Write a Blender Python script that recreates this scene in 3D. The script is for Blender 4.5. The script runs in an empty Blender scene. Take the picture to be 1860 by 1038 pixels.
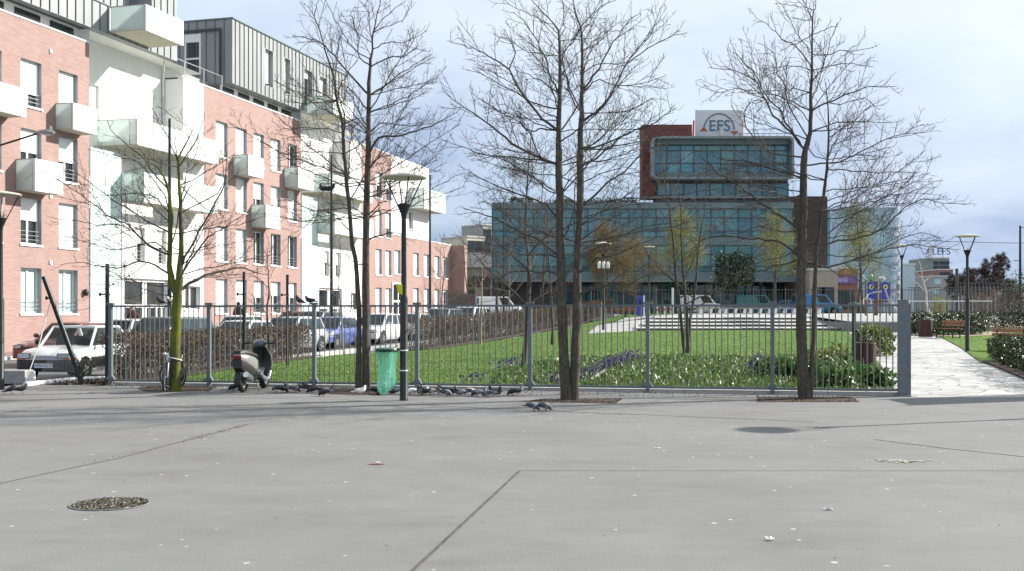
import bpy, bmesh, math, random
import numpy as np
from mathutils import Vector, Matrix, Quaternion
R = math.radians
SC = bpy.context.scene
COL = SC.collection
F = 1990.0
CX, HY, CH = 930.0, 568.0, 1.75
# ------------------------------------------------------------------ terrain
def sstep(t):
    t = max(0.0, min(1.0, t)); return t*t*(3-2*t)
def hedge_x(Y): return -10.0 + 0.262*(Y-26.0)
def hr(Y):
    if Y < 23.5: return 0.0
    if Y < 60: return 0.020*(Y-23.5)
    if Y < 67: return 0.73 + (Y-60)/7*0.74
    return min(1.65, 1.47 + (Y-67)*0.0085)
def hl(Y):
    if Y < 30: return 0.0
    return min(1.65, 0.000344*(Y-30)**2)
def H(X, Y):
    t = sstep((X-hedge_x(Y))/9.0)
    return hl(Y)*(1-t) + hr(Y)*t
def at(px, py, Z):
    return Vector(((px-CX)/F*Z, Z, CH-(py-HY)/F*Z))
def gz(px, Z):
    X = (px-CX)/F*Z
    return Vector((X, Z, H(X, Z)))
def gnd(px, py, zmax=140):
    Z = 5.0
    while Z < zmax:
        X = (px-CX)/F*Z
        if CH-(py-HY)/F*Z <= H(X, Z): break
        Z += 0.1
    X = (px-CX)/F*Z
    return Vector((X, Z, H(X, Z)))
# ------------------------------------------------------------------ materials
MATS = {}
def new_mat(name):
    m = bpy.data.materials.new(name); m.use_nodes = True
    return m, m.node_tree.nodes, m.node_tree.links, m.node_tree.nodes['Principled BSDF']
def N(nodes, t, **kw):
    n = nodes.new(t)
    for k, v in kw.items(): setattr(n, k, v)
    return n
def ramp(nodes, links, src, stops):
    r = nodes.new('ShaderNodeValToRGB')
    el = r.color_ramp.elements
    while len(el) > 1: el.remove(el[0])
    el[0].position = stops[0][0]; el[0].color = tuple(stops[0][1]) + (1,)
    for p, c in stops[1:]:
        e = el.new(p); e.color = tuple(c) + (1,)
    links.new(src, r.inputs[0]); return r.outputs[0]
def coord(nodes, links, scale=(1, 1, 1), kind='Object', rot=(0, 0, 0)):
    tc = nodes.new('ShaderNodeTexCoord'); mp = nodes.new('ShaderNodeMapping')
    mp.inputs['Scale'].default_value = scale; mp.inputs['Rotation'].default_value = rot
    links.new(tc.outputs[kind], mp.inputs['Vector']); return mp.outputs[0]
def noise(nodes, links, vec, scale, detail=4, rough=0.6):
    n = nodes.new('ShaderNodeTexNoise'); n.inputs['Scale'].default_value = scale
    n.inputs['Detail'].default_value = detail; n.inputs['Roughness'].default_value = rough
    links.new(vec, n.inputs['Vector']); return n.outputs[0]
def mixc(nodes, links, fac, a, b, mode='MIX'):
    m = nodes.new('ShaderNodeMix'); m.data_type = 'RGBA'; m.blend_type = mode
    for s, i in ((fac, 0), (a, 6), (b, 7)):
        if isinstance(s, (int, float)): m.inputs[i].default_value = s
        elif isinstance(s, tuple): m.inputs[i].default_value = s if len(s) == 4 else s + (1,)
        else: links.new(s, m.inputs[i])
    return m.outputs[2]
def bump(nodes, links, bsdf, h, strength=0.3, dist=0.02):
    b = nodes.new('ShaderNodeBump'); b.inputs['Strength'].default_value = strength
    b.inputs['Distance'].default_value = dist
    links.new(h, b.inputs['Height']); links.new(b.outputs[0], bsdf.inputs['Normal'])
def mat(name, col, rough=0.6, metal=0.0, var=0.15, scale=6.0, bmp=0.0, spec=0.5, stretch=(1, 1, 1), trans=0.0, coat=0.0):
    """plain surface with a little wear: colour varied by noise"""
    m, nd, lk, b = new_mat(name)
    v = coord(nd, lk, stretch)
    n = noise(nd, lk, v, scale)
    d = tuple(max(0, c*(1-var)) for c in col); l = tuple(min(1, c*(1+var)) for c in col)
    lk.new(ramp(nd, lk, n, [(0.3, d), (0.7, l)]), b.inputs['Base Color'])
    b.inputs['Roughness'].default_value = rough; b.inputs['Metallic'].default_value = metal
    b.inputs['Specular IOR Level'].default_value = spec
    if coat: b.inputs['Coat Weight'].default_value = coat; b.inputs['Coat Roughness'].default_value = 0.05
    if trans: b.inputs['Transmission Weight'].default_value = trans
    if bmp: bump(nd, lk, b, n, bmp)
    MATS[name] = m; return m
def leaf_mat(name, stops, rough=0.5, transl=0.25, spec=0.4):
    m, nd, lk, b = new_mat(name)
    g = nd.new('ShaderNodeNewGeometry')
    c = ramp(nd, lk, g.outputs['Random Per Island'], stops)
    lk.new(c, b.inputs['Base Color']); b.inputs['Roughness'].default_value = rough
    b.inputs['Specular IOR Level'].default_value = spec
    t = nd.new('ShaderNodeBsdfTranslucent'); lk.new(c, t.inputs[0])
    mx = nd.new('ShaderNodeMixShader'); mx.inputs[0].default_value = transl
    out = nd['Material Output']
    lk.new(b.outputs[0], mx.inputs[1]); lk.new(t.outputs[0], mx.inputs[2]); lk.new(mx.outputs[0], out.inputs[0])
    MATS[name] = m; return m

def pavement_mat():
    m, nd, lk, b = new_mat('plaza_asphalt')
    v = coord(nd, lk)
    big = noise(nd, lk, v, 0.35, 5, 0.6)
    base = ramp(nd, lk, big, [(0.25, (0.168, 0.166, 0.162)), (0.5, (0.197, 0.196, 0.194)), (0.8, (0.224, 0.225, 0.226))])
    vs = coord(nd, lk, (0.35, 1.5, 1), rot=(0, 0, R(14)))
    st = noise(nd, lk, vs, 1.1, 5, 0.6)                       # long tyre and sweeping streaks
    streak = ramp(nd, lk, st, [(0.3, (0.94, 0.94, 0.935)), (0.5, (1, 1, 1)), (0.72, (1.03, 1.03, 1.03))])
    base = mixc(nd, lk, 1.0, base, streak, 'MULTIPLY')
    fine = noise(nd, lk, v, 75, 4, 0.8)
    base = mixc(nd, lk, 1.0, base, ramp(nd, lk, fine, [(0.28, (0.72, 0.72, 0.72)), (0.72, (1.24, 1.24, 1.24))]), 'MULTIPLY')
    mid = noise(nd, lk, v, 2.3, 6, 0.7)
    base = mixc(nd, lk, 1.0, base, ramp(nd, lk, mid, [(0.3, (0.92, 0.918, 0.91)), (0.55, (1, 1, 1)), (0.75, (1.05, 1.05, 1.05))]), 'MULTIPLY')
    # darker trodden blotches and old wet marks
    blo = noise(nd, lk, coord(nd, lk, (0.7, 1.6, 1), rot=(0, 0, R(-20))), 0.7, 6, 0.75)
    base = mixc(nd, lk, 1.0, base, ramp(nd, lk, blo, [(0.34, (0.90, 0.895, 0.88)), (0.48, (1, 1, 1))]), 'MULTIPLY')
    # trodden chewing gum and droppings
    for sc, th, col, rnd in ((3.0, 0.070, (0.62, 0.62, 0.60), 0.42), (1.5, 0.04, (0.08, 0.08, 0.075), 0.72), (4.3, 0.07, (0.48, 0.48, 0.47), 0.74)):
        vo = nd.new('ShaderNodeTexVoronoi'); vo.inputs['Scale'].default_value = sc
        dv = nd.new('ShaderNodeTexNoise'); dv.inputs['Scale'].default_value = 18
        lk.new(v, dv.inputs['Vector'])
        ad = nd.new('ShaderNodeMix'); ad.data_type = 'VECTOR'; ad.inputs[0].default_value = 0.02
        lk.new(v, ad.inputs[4]); lk.new(dv.outputs[1], ad.inputs[5])
        lk.new(ad.outputs[1], vo.inputs['Vector'])
        lt = nd.new('ShaderNodeMath'); lt.operation = 'LESS_THAN'; lt.inputs[1].default_value = th
        lk.new(vo.outputs['Distance'], lt.inputs[0])
        sx = nd.new('ShaderNodeSeparateColor'); lk.new(vo.outputs['Color'], sx.inputs[0])
        gt = nd.new('ShaderNodeMath'); gt.operation = 'GREATER_THAN'; gt.inputs[1].default_value = rnd
        lk.new(sx.outputs[0], gt.inputs[0])
        mu = nd.new('ShaderNodeMath'); mu.operation = 'MULTIPLY'
        lk.new(lt.outputs[0], mu.inputs[0]); lk.new(gt.outputs[0], mu.inputs[1])
        m2 = nd.new('ShaderNodeMath'); m2.operation = 'MULTIPLY'; m2.inputs[1].default_value = 0.58
        lk.new(mu.outputs[0], m2.inputs[0])
        base = mixc(nd, lk, m2.outputs[0], base, col)
    lk.new(base, b.inputs['Base Color']); b.inputs['Roughness'].default_value = 0.85
    b.inputs['Specular IOR Level'].default_value = 0.3
    bump(nd, lk, b, fine, 0.25, 0.01)
    MATS['plaza_asphalt'] = m
def brick_mat(name, c1, c2, cm, bw=0.24, bh=0.075, var=0.12):
    m, nd, lk, b = new_mat(name)
    tc = nd.new('ShaderNodeTexCoord'); sp = nd.new('ShaderNodeSeparateXYZ'); lk.new(tc.outputs['Object'], sp.inputs[0])
    ad = nd.new('ShaderNodeMath'); ad.operation = 'ADD'; lk.new(sp.outputs[0], ad.inputs[0]); lk.new(sp.outputs[1], ad.inputs[1])
    cb = nd.new('ShaderNodeCombineXYZ'); lk.new(ad.outputs[0], cb.inputs[0]); lk.new(sp.outputs[2], cb.inputs[1])
    br = nd.new('ShaderNodeTexBrick'); br.inputs['Scale'].default_value = 1
    br.inputs['Brick Width'].default_value = bw; br.inputs['Row Height'].default_value = bh
    br.inputs['Mortar Size'].default_value = 0.008; br.inputs['Color1'].default_value = c1+(1,)
    br.inputs['Color2'].default_value = c2+(1,); br.inputs['Mortar'].default_value = cm+(1,)
    br.inputs['Bias'].default_value = 0.0
    lk.new(cb.outputs[0], br.inputs['Vector'])
    mp = nd.new('ShaderNodeMapping'); mp.inputs['Scale'].default_value = (0.9, 7, 1); lk.new(cb.outputs[0], mp.inputs['Vector'])
    n = noise(nd, lk, mp.outputs[0], 1.6, 5, 0.65)
    mp2 = nd.new('ShaderNodeMapping'); mp2.inputs['Scale'].default_value = (1, 0.25, 1); lk.new(cb.outputs[0], mp2.inputs['Vector'])
    n2 = noise(nd, lk, mp2.outputs[0], 0.6, 4, 0.6)
    c = mixc(nd, lk, 1.0, br.outputs[0], ramp(nd, lk, n, [(0.3, (1-var,)*3), (0.7, (1+var,)*3)]), 'MULTIPLY')
    c = mixc(nd, lk, 1.0, c, ramp(nd, lk, n2, [(0.3, (0.92, 0.9, 0.9)), (0.7, (1.06, 1.06, 1.06))]), 'MULTIPLY')
    lk.new(c, b.inputs['Base Color']); b.inputs['Roughness'].default_value = 0.85
    bump(nd, lk, b, br.outputs['Fac'], -0.3, 0.01)
    MATS[name] = m
def lawn_mat():
    m, nd, lk, b = new_mat('lawn_green')
    v = coord(nd, lk)
    a = noise(nd, lk, v, 0.5, 5, 0.6); f = noise(nd, lk, v, 9, 4, 0.7)
    c = ramp(nd, lk, a, [(0.3, (0.075, 0.14, 0.018)), (0.6, (0.10, 0.175, 0.025)), (0.8, (0.14, 0.20, 0.04))])
    c = mixc(nd, lk, 1.0, c, ramp(nd, lk, f, [(0.3, (0.72, 0.74, 0.72)), (0.7, (1.22, 1.22, 1.22))]), 'MULTIPLY')
    lk.new(c, b.inputs['Base Color']); b.inputs['Roughness'].default_value = 0.9
    b.inputs['Specular IOR Level'].default_value = 0.2
    bump(nd, lk, b, f, 0.8, 0.05); MATS['lawn_green'] = m
def crazy_mat():
    """pale stone path of uneven slabs with dark open joints"""
    m, nd, lk, b = new_mat('pale_stone')
    v = coord(nd, lk, (1.5, 2.5, 1), rot=(0, 0, R(-6)))
    nz = nd.new('ShaderNodeTexNoise'); nz.inputs['Scale'].default_value = 1.3; lk.new(v, nz.inputs['Vector'])
    ad = nd.new('ShaderNodeMix'); ad.data_type = 'VECTOR'; ad.inputs[0].default_value = 0.22
    lk.new(v, ad.inputs[4]); lk.new(nz.outputs[1], ad.inputs[5])
    vo = nd.new('ShaderNodeTexVoronoi'); vo.feature = 'DISTANCE_TO_EDGE'; vo.inputs['Scale'].default_value = 1.15
    lk.new(ad.outputs[1], vo.inputs['Vector'])
    vc = nd.new('ShaderNodeTexVoronoi'); vc.inputs['Scale'].default_value = 1.15; lk.new(ad.outputs[1], vc.inputs['Vector'])
    s = nd.new('ShaderNodeSeparateColor'); lk.new(vc.outputs['Color'], s.inputs[0])
    base = ramp(nd, lk, s.outputs[0], [(0.0, (0.37, 0.365, 0.355)), (0.5, (0.445, 0.44, 0.43)), (1.0, (0.50, 0.495, 0.485))])
    f = noise(nd, lk, v, 7, 5, 0.7)
    base = mixc(nd, lk, 1.0, base, ramp(nd, lk, f, [(0.3, (0.85,)*3), (0.7, (1.1,)*3)]), 'MULTIPLY')
    w = noise(nd, lk, v, 0.9, 3, 0.6)
    base = mixc(nd, lk, 1.0, base, ramp(nd, lk, w, [(0.3, (0.86,)*3), (0.6, (1.04,)*3)]), 'MULTIPLY')
    jr = ramp(nd, lk, vo.outputs['Distance'], [(0.0, (1, 1, 1)), (0.022, (0.8,)*3), (0.04, (0, 0, 0))])
    base = mixc(nd, lk, jr, base, (0.16, 0.15, 0.125))
    lk.new(base, b.inputs['Base Color']); b.inputs['Roughness'].default_value = 0.8
    MATS['pale_stone'] = m
def bark_mat(name, dark, light, moss=None):
    m, nd, lk, b = new_mat(name)
    v = coord(nd, lk, (1, 1, 0.25)); n = noise(nd, lk, v, 26, 5, 0.7)
    c = ramp(nd, lk, n, [(0.3, dark), (0.7, light)])
    v2 = coord(nd, lk, (1, 1, 0.6)); n2 = noise(nd, lk, v2, 5, 4, 0.7)
    c = mixc(nd, lk, ramp(nd, lk, n2, [(0.55, (0, 0, 0)), (0.72, (0.55,)*3)]), c, (0.15, 0.14, 0.115))
    if moss:
        n3 = noise(nd, lk, v2, 3.2, 5, 0.7)
        c = mixc(nd, lk, ramp(nd, lk, n3, [(0.36, (0, 0, 0)), (0.6, (0.9,)*3)]), c, moss)
    lk.new(c, b.inputs['Base Color']); b.inputs['Roughness'].default_value = 0.9
    b.inputs['Specular IOR Level'].default_value = 0.2
    bump(nd, lk, b, n, 0.6, 0.02); MATS[name] = m
def zinc_mat():
    m, nd, lk, b = new_mat('zinc')
    v = coord(nd, lk, (1, 1, 0.3)); n = noise(nd, lk, v, 1.5, 4, 0.6)
    c = ramp(nd, lk, n, [(0.3, (0.235, 0.25, 0.26)), (0.7, (0.30, 0.315, 0.325))])
    lk.new(c, b.inputs['Base Color']); b.inputs['Roughness'].default_value = 0.5; b.inputs['Metallic'].default_value = 0.1
    MATS['zinc'] = m
def teal_glass(name, stops, rough=0.06, spec=0.6):
    m, nd, lk, b = new_mat(name)
    g = nd.new('ShaderNodeNewGeometry')
    c = ramp(nd, lk, g.outputs['Random Per Island'], stops)
    v = coord(nd, lk); n = noise(nd, lk, v, 0.3, 4, 0.6)
    c = mixc(nd, lk, 1.0, c, ramp(nd, lk, n, [(0.3, (1.15,)*3), (0.7, (1.95,)*3)]), 'MULTIPLY')
    lk.new(c, b.inputs['Base Color']); b.inputs['Roughness'].default_value = rough
    b.inputs['Specular IOR Level'].default_value = spec; b.inputs['IOR'].default_value = 1.65
    MATS[name] = m
def hidden_flat(name, col, rough): return mat(name, col, rough)

pavement_mat(); lawn_mat(); crazy_mat(); zinc_mat()
brick_mat('salmon_brick', (0.305, 0.192, 0.171), (0.355, 0.230, 0.207), (0.35, 0.265, 0.242))
brick_mat('dark_red_brick', (0.12, 0.036, 0.030), (0.19, 0.062, 0.052), (0.10, 0.06, 0.055), 0.9, 0.30, 0.2)
brick_mat('shaded_brown_brick', (0.055, 0.04, 0.034), (0.07, 0.05, 0.042), (0.05, 0.042, 0.04), 0.4, 0.22, 0.1)  # wing brick, darkened because the shadow on it is in the colour
brick_mat('old_brick', (0.26, 0.11, 0.075), (0.31, 0.14, 0.1), (0.3, 0.2, 0.16))
bark_mat('bark_grey', (0.036, 0.032, 0.027), (0.125, 0.112, 0.096))
bark_mat('bark_twig', (0.075, 0.064, 0.056), (0.15, 0.128, 0.112))
bark_mat('bark_mossy', (0.04, 0.036, 0.028), (0.10, 0.09, 0.07), (0.14, 0.17, 0.012))
bark_mat('bark_pale', (0.15, 0.13, 0.10), (0.34, 0.31, 0.26))
bark_mat('bark_birch', (0.35, 0.33, 0.30), (0.66, 0.64, 0.60))
mat('white_wall', (0.80, 0.80, 0.785), 0.85, var=0.04, scale=1.2)
mat('cream_soffit', (0.50, 0.48, 0.40), 0.85, var=0.06, scale=1.5)
mat('white_paint', (0.78, 0.79, 0.79), 0.45, var=0.05)
mat('shutter_white', (0.80, 0.81, 0.82), 0.5, var=0.04, scale=3, stretch=(0.2, 0.2, 14))
mat('balcony_panel', (0.74, 0.80, 0.785), 0.28, var=0.05, scale=1.5)
mat('mint_panel', (0.62, 0.78, 0.74), 0.3, var=0.05, scale=1.2)
mat('window_glass', (0.025, 0.032, 0.035), 0.05, var=0.5, scale=1.3, spec=0.7)
mat('curtain_mint', (0.42, 0.56, 0.53), 0.5, var=0.25, scale=7, stretch=(2.2, 2.2, 0.05))
mat('dark_frame', (0.05, 0.053, 0.056), 0.5)
mat('rail_metal', (0.30, 0.31, 0.32), 0.4, 0.6)
mat('fence_grey', (0.15, 0.172, 0.188), 0.45, 0.15, var=0.14, scale=9)
mat('fence_bar', (0.20, 0.215, 0.225), 0.38, 0.5, var=0.12, scale=9)
mat('black_paint', (0.014, 0.018, 0.019), 0.4, 0.2, var=0.3, scale=8)
mat('lamp_disc', (0.50, 0.49, 0.40), 0.5, var=0.06)
mat('concrete', (0.33, 0.335, 0.33), 0.85, var=0.14, scale=5, bmp=0.2)
mat('concrete_light', (0.50, 0.49, 0.47), 0.85, var=0.1, scale=3)
mat('kerb_stone', (0.44, 0.44, 0.43), 0.85, var=0.12, scale=4)
mat('road_asphalt', (0.115, 0.116, 0.118), 0.85, var=0.18, scale=2.5)
mat('pink_pavement', (0.24, 0.165, 0.145), 0.85, var=0.12, scale=3)
mat('soil_brown', (0.055, 0.036, 0.026), 0.95, var=0.4, scale=14, bmp=0.6)
mat('gravel_grey', (0.225, 0.222, 0.21), 0.95, var=0.35, scale=30, bmp=0.5)
mat('joint_dark', (0.075, 0.073, 0.066), 0.9, var=0.45, scale=7)
mat('reveal_grey', (0.30, 0.325, 0.345), 0.6, var=0.05)
mat('joint_soft', (0.20, 0.20, 0.199), 0.9, var=0.2, scale=5)
mat('moss', (0.075, 0.085, 0.035), 0.95, var=0.5, scale=12)
mat('dark_grey', (0.085, 0.085, 0.08), 0.85, var=0.25, scale=4)
mat('tyre', (0.016, 0.016, 0.016), 0.85, var=0.2)
mat('black_plastic', (0.022, 0.023, 0.024), 0.5, var=0.2)
mat('car_glass', (0.03, 0.038, 0.04), 0.08, var=0.7, scale=2.2, spec=0.35)
mat('car_glass_pale', (0.03, 0.045, 0.05), 0.08, var=0.7, scale=2.2, spec=0.3)
mat('chrome', (0.62, 0.63, 0.64), 0.25, 0.9, var=0.1)
mat('alloy', (0.52, 0.53, 0.54), 0.35, 0.5, var=0.1)
mat('headlight_glass', (0.42, 0.46, 0.50), 0.1, var=0.3, scale=9, spec=0.8)
mat('amber_lens', (0.46, 0.13, 0.03), 0.25)
mat('red_lens', (0.20, 0.015, 0.012), 0.25)
mat('plate_white', (0.74, 0.75, 0.78), 0.5, var=0.03)
mat('euro_blue', (0.03, 0.06, 0.35), 0.5)
for nm, c in (('car_white', (0.74, 0.75, 0.75)), ('car_maroon', (0.17, 0.03, 0.035)), ('car_graphite', (0.07, 0.085, 0.095)), ('car_silver', (0.42, 0.44, 0.45)),
              ('car_blue', (0.11, 0.15, 0.40)), ('car_navy', (0.03, 0.045, 0.12)), ('car_teal', (0.012, 0.14, 0.16)), ('car_sky', (0.02, 0.16, 0.38)), ('car_grey', (0.19, 0.21, 0.22))):
    mat(nm, c, 0.28, 0.1, var=0.05, coat=0.6)
mat('wood_bench', (0.27, 0.115, 0.062), 0.6, var=0.25, scale=9, stretch=(0.3, 4, 4))
mat('wood_grey', (0.36, 0.30, 0.26), 0.7, var=0.2, scale=9)
mat('bin_brown', (0.062, 0.026, 0.02), 0.7, var=0.25, scale=10, stretch=(3, 3, 0.2))
mat('post_green', (0.012, 0.045, 0.036), 0.4, var=0.2)
mat('ring_green', (0.01, 0.16, 0.115), 0.4, var=0.1)
mat('play_blue', (0.02, 0.055, 0.42), 0.4, var=0.08)
mat('play_yellow', (0.60, 0.55, 0.22), 0.4)
mat('play_green', (0.10, 0.30, 0.10), 0.4)
mat('post_wood', (0.16, 0.075, 0.04), 0.7, var=0.2)
mat('steel_bright', (0.70, 0.71, 0.72), 0.2, 0.9, var=0.05)
mat('purple_banner', (0.20, 0.095, 0.33), 0.6, var=0.1)
mat('purple_pale', (0.40, 0.30, 0.62), 0.6, var=0.1)
mat('blue_letters', (0.04, 0.05, 0.30), 0.5)
mat('sign_white', (0.60, 0.62, 0.645), 0.5, var=0.03)
mat('sign_blue', (0.09, 0.13, 0.21), 0.5)
mat('sign_red', (0.42, 0.07, 0.03), 0.5)
mat('terrace_concrete', (0.20, 0.20, 0.20), 0.85, var=0.12, scale=3)
mat('grey_cladding', (0.14, 0.20, 0.21), 0.5, 0.1, var=0.08)
mat('frame_silver', (0.20, 0.228, 0.245), 0.45, 0.1, var=0.06)
mat('beige_render', (0.40, 0.33, 0.27), 0.9, var=0.1, scale=2)
mat('cream_render', (0.60, 0.56, 0.44), 0.9, var=0.08, scale=1)
mat('tan_render', (0.30, 0.27, 0.21), 0.9, var=0.12, scale=1)
mat('slate_roof', (0.11, 0.11, 0.115), 0.7, var=0.2)
mat('green_facade', (0.17, 0.22, 0.21), 0.6, var=0.12, scale=0.6)
mat('far_brick', (0.25, 0.12, 0.11), 0.8, var=0.12)
mat('far_grey', (0.30, 0.30, 0.29), 0.8, var=0.1)
mat('pale_blue_clad', (0.42, 0.50, 0.56), 0.3, 0.2, var=0.08, scale=0.5)
mat('screen_grey', (0.115, 0.105, 0.095), 0.8, var=0.12, stretch=(6, 6, 0.1))
mat('skin', (0.45, 0.26, 0.19), 0.6, var=0.06)
mat('hair_dark', (0.025, 0.018, 0.014), 0.6)
mat('coat_black', (0.018, 0.018, 0.021), 0.8)
mat('coat_red', (0.06, 0.016, 0.018), 0.8)
mat('trouser_dark', (0.025, 0.03, 0.045), 0.85)
mat('pigeon_grey', (0.062, 0.073, 0.09), 0.6, var=0.2, scale=25)
mat('pigeon_dark', (0.016, 0.018, 0.023), 0.55, var=0.3, scale=25)
mat('pigeon_pale', (0.21, 0.23, 0.26), 0.6, var=0.15, scale=25)
mat('pigeon_white', (0.76, 0.75, 0.73), 0.6, var=0.06, scale=20)
mat('pigeon_buff', (0.50, 0.42, 0.36), 0.6, var=0.15, scale=20)
mat('pigeon_foot', (0.32, 0.07, 0.06), 0.6)
mat('paper', (0.74, 0.74, 0.73), 0.8, var=0.08)
mat('red_plastic', (0.50, 0.16, 0.14), 0.5)
mat('spill', (0.42, 0.40, 0.33), 0.9, var=0.12, scale=12)
mat('rope_white', (0.70, 0.68, 0.62), 0.8)
mat('scooter_silver', (0.42, 0.42, 0.41), 0.26, 0.4, var=0.05, coat=0.5)
mat('scooter_blue', (0.035, 0.052, 0.072), 0.28, 0.2, var=0.1, coat=0.5)
mat('bike_silver', (0.46, 0.52, 0.57), 0.3, 0.6)
mat('sticker_yellow', (0.62, 0.62, 0.02), 0.5)
teal_glass('teal_glass', [(0.0, (0.03, 0.105, 0.115)), (0.35, (0.04, 0.13, 0.145)), (0.6, (0.055, 0.155, 0.17)), (0.78, (0.03, 0.12, 0.165)), (0.92, (0.025, 0.10, 0.15)), (1.0, (0.10, 0.21, 0.215))])
teal_glass('blue_glass', [(0.0, (0.03, 0.115, 0.16)), (0.5, (0.045, 0.15, 0.195)), (0.8, (0.055, 0.18, 0.205)), (1.0, (0.09, 0.22, 0.245))])
teal_glass('green_glass', [(0.0, (0.012, 0.08, 0.08)), (0.6, (0.03, 0.14, 0.135)), (1.0, (0.09, 0.24, 0.22))])
teal_glass('pale_glass', [(0.0, (0.16, 0.24, 0.27)), (0.5, (0.22, 0.31, 0.34)), (1.0, (0.30, 0.39, 0.42))], 0.12)
leaf_mat('grass_blade', [(0.0, (0.07, 0.135, 0.016)), (0.5, (0.10, 0.185, 0.024)), (0.85, (0.14, 0.22, 0.034)), (1.0, (0.19, 0.21, 0.06))], 0.6)
leaf_mat('bed_leaf', [(0.0, (0.045, 0.105, 0.016)), (0.5, (0.085, 0.175, 0.024)), (0.85, (0.14, 0.235, 0.04)), (1.0, (0.21, 0.28, 0.075))], 0.45)
leaf_mat('bed_flower', [(0.0, (0.68, 0.68, 0.58)), (0.6, (0.74, 0.73, 0.66)), (0.8, (0.6, 0.6, 0.22)), (1.0, (0.72, 0.72, 0.72))], 0.6)
leaf_mat('purple_flower', [(0.0, (0.03, 0.018, 0.07)), (0.6, (0.065, 0.035, 0.15)), (1.0, (0.12, 0.07, 0.24))], 0.6)
leaf_mat('shrub_leaf', [(0.0, (0.014, 0.028, 0.009)), (0.5, (0.026, 0.05, 0.013)), (0.82, (0.05, 0.082, 0.022)), (1.0, (0.12, 0.145, 0.05))], 0.38, 0.1, 0.35)
leaf_mat('variegated_leaf', [(0.0, (0.04, 0.085, 0.018)), (0.45, (0.09, 0.15, 0.025)), (0.75, (0.24, 0.25, 0.04)), (1.0, (0.40, 0.37, 0.08))], 0.3, 0.2, 0.5)
leaf_mat('laurel_leaf', [(0.0, (0.03, 0.085, 0.015)), (0.5, (0.055, 0.14, 0.02)), (0.85, (0.11, 0.21, 0.035)), (1.0, (0.28, 0.27, 0.08))], 0.3, 0.2, 0.5)
leaf_mat('white_blossom', [(0.0, (0.66, 0.66, 0.60)), (1.0, (0.78, 0.78, 0.74))], 0.6)
leaf_mat('hedge_leaf', [(0.0, (0.07, 0.05, 0.038)), (0.5, (0.135, 0.094, 0.068)), (0.85, (0.20, 0.145, 0.108)), (0.95, (0.085, 0.088, 0.03)), (1.0, (0.15, 0.11, 0.07))], 0.8, 0.1, 0.15)
leaf_mat('red_twig_leaf', [(0.0, (0.09, 0.045, 0.035)), (0.6, (0.16, 0.075, 0.055)), (1.0, (0.22, 0.13, 0.10))], 0.7)
leaf_mat('bud_green', [(0.0, (0.16, 0.165, 0.045)), (0.6, (0.21, 0.215, 0.06)), (1.0, (0.28, 0.275, 0.085))], 0.7, 0.35)
leaf_mat('bud_amber', [(0.0, (0.12, 0.09, 0.04)), (0.6, (0.165, 0.125, 0.055)), (1.0, (0.22, 0.175, 0.08))], 0.7, 0.35)
leaf_mat('evergreen', [(0.0, (0.012, 0.028, 0.016)), (0.7, (0.022, 0.045, 0.022)), (1.0, (0.04, 0.07, 0.03))], 0.6)
leaf_mat('mulch_chip', [(0.0, (0.03, 0.017, 0.011)), (0.5, (0.07, 0.036, 0.022)), (0.9, (0.12, 0.07, 0.045)), (1.0, (0.26, 0.19, 0.13))], 0.9, 0.0)
leaf_mat('gravel_chip', [(0.0, (0.06, 0.055, 0.045)), (0.4, (0.15, 0.12, 0.09)), (0.7, (0.13, 0.14, 0.11)), (1.0, (0.42, 0.39, 0.34))], 0.9, 0.0)
leaf_mat('twig_haze', [(0.0, (0.04, 0.027, 0.028)), (1.0, (0.085, 0.055, 0.055))], 0.8, 0.0)
leaf_mat('debris_chip', [(0.0, (0.07, 0.06, 0.04)), (0.4, (0.13, 0.12, 0.075)), (0.7, (0.15, 0.135, 0.11)), (1.0, (0.24, 0.22, 0.18))], 0.9, 0.0)
def net_mat():
    m, nd, lk, b = new_mat('bag_plastic')
    v = coord(nd, lk, (1, 1, 0.5)); n = noise(nd, lk, v, 9, 4, 0.6)
    c = ramp(nd, lk, n, [(0.3, (0.34, 0.80, 0.62)), (0.7, (0.52, 0.90, 0.76))])
    lk.new(c, b.inputs['Base Color']); b.inputs['Roughness'].default_value = 0.2
    t = nd.new('ShaderNodeBsdfTranslucent'); lk.new(c, t.inputs[0])
    tr = nd.new('ShaderNodeBsdfTransparent'); tr.inputs[0].default_value = (0.66, 0.94, 0.83, 1)
    mx = nd.new('ShaderNodeMixShader'); mx.inputs[0].default_value = 0.6
    lk.new(b.outputs[0], mx.inputs[1]); lk.new(t.outputs[0], mx.inputs[2])
    m2 = nd.new('ShaderNodeMixShader'); m2.inputs[0].default_value = 0.55
    lk.new(mx.outputs[0], m2.inputs[1]); lk.new(tr.outputs[0], m2.inputs[2])
    lk.new(m2.outputs[0], nd['Material Output'].inputs[0])
    bump(nd, lk, b, n, 0.6, 0.03)
    MATS['bag_plastic'] = m
net_mat()

def frosted():
    m, nd, lk, b = new_mat('frosted_glass')
    v = coord(nd, lk); n = noise(nd, lk, v, 2.0)
    c = ramp(nd, lk, n, [(0.3, (0.70, 0.78, 0.76)), (0.7, (0.78, 0.84, 0.825))]); lk.new(c, b.inputs['Base Color']); b.inputs['Roughness'].default_value = 0.25
    t = nd.new('ShaderNodeBsdfTranslucent'); lk.new(c, t.inputs[0]); mx = nd.new('ShaderNodeMixShader'); mx.inputs[0].default_value = 0.5
    lk.new(b.outputs[0], mx.inputs[1]); lk.new(t.outputs[0], mx.inputs[2]); lk.new(mx.outputs[0], nd['Material Output'].inputs[0]); MATS['frosted_glass'] = m
frosted()

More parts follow.
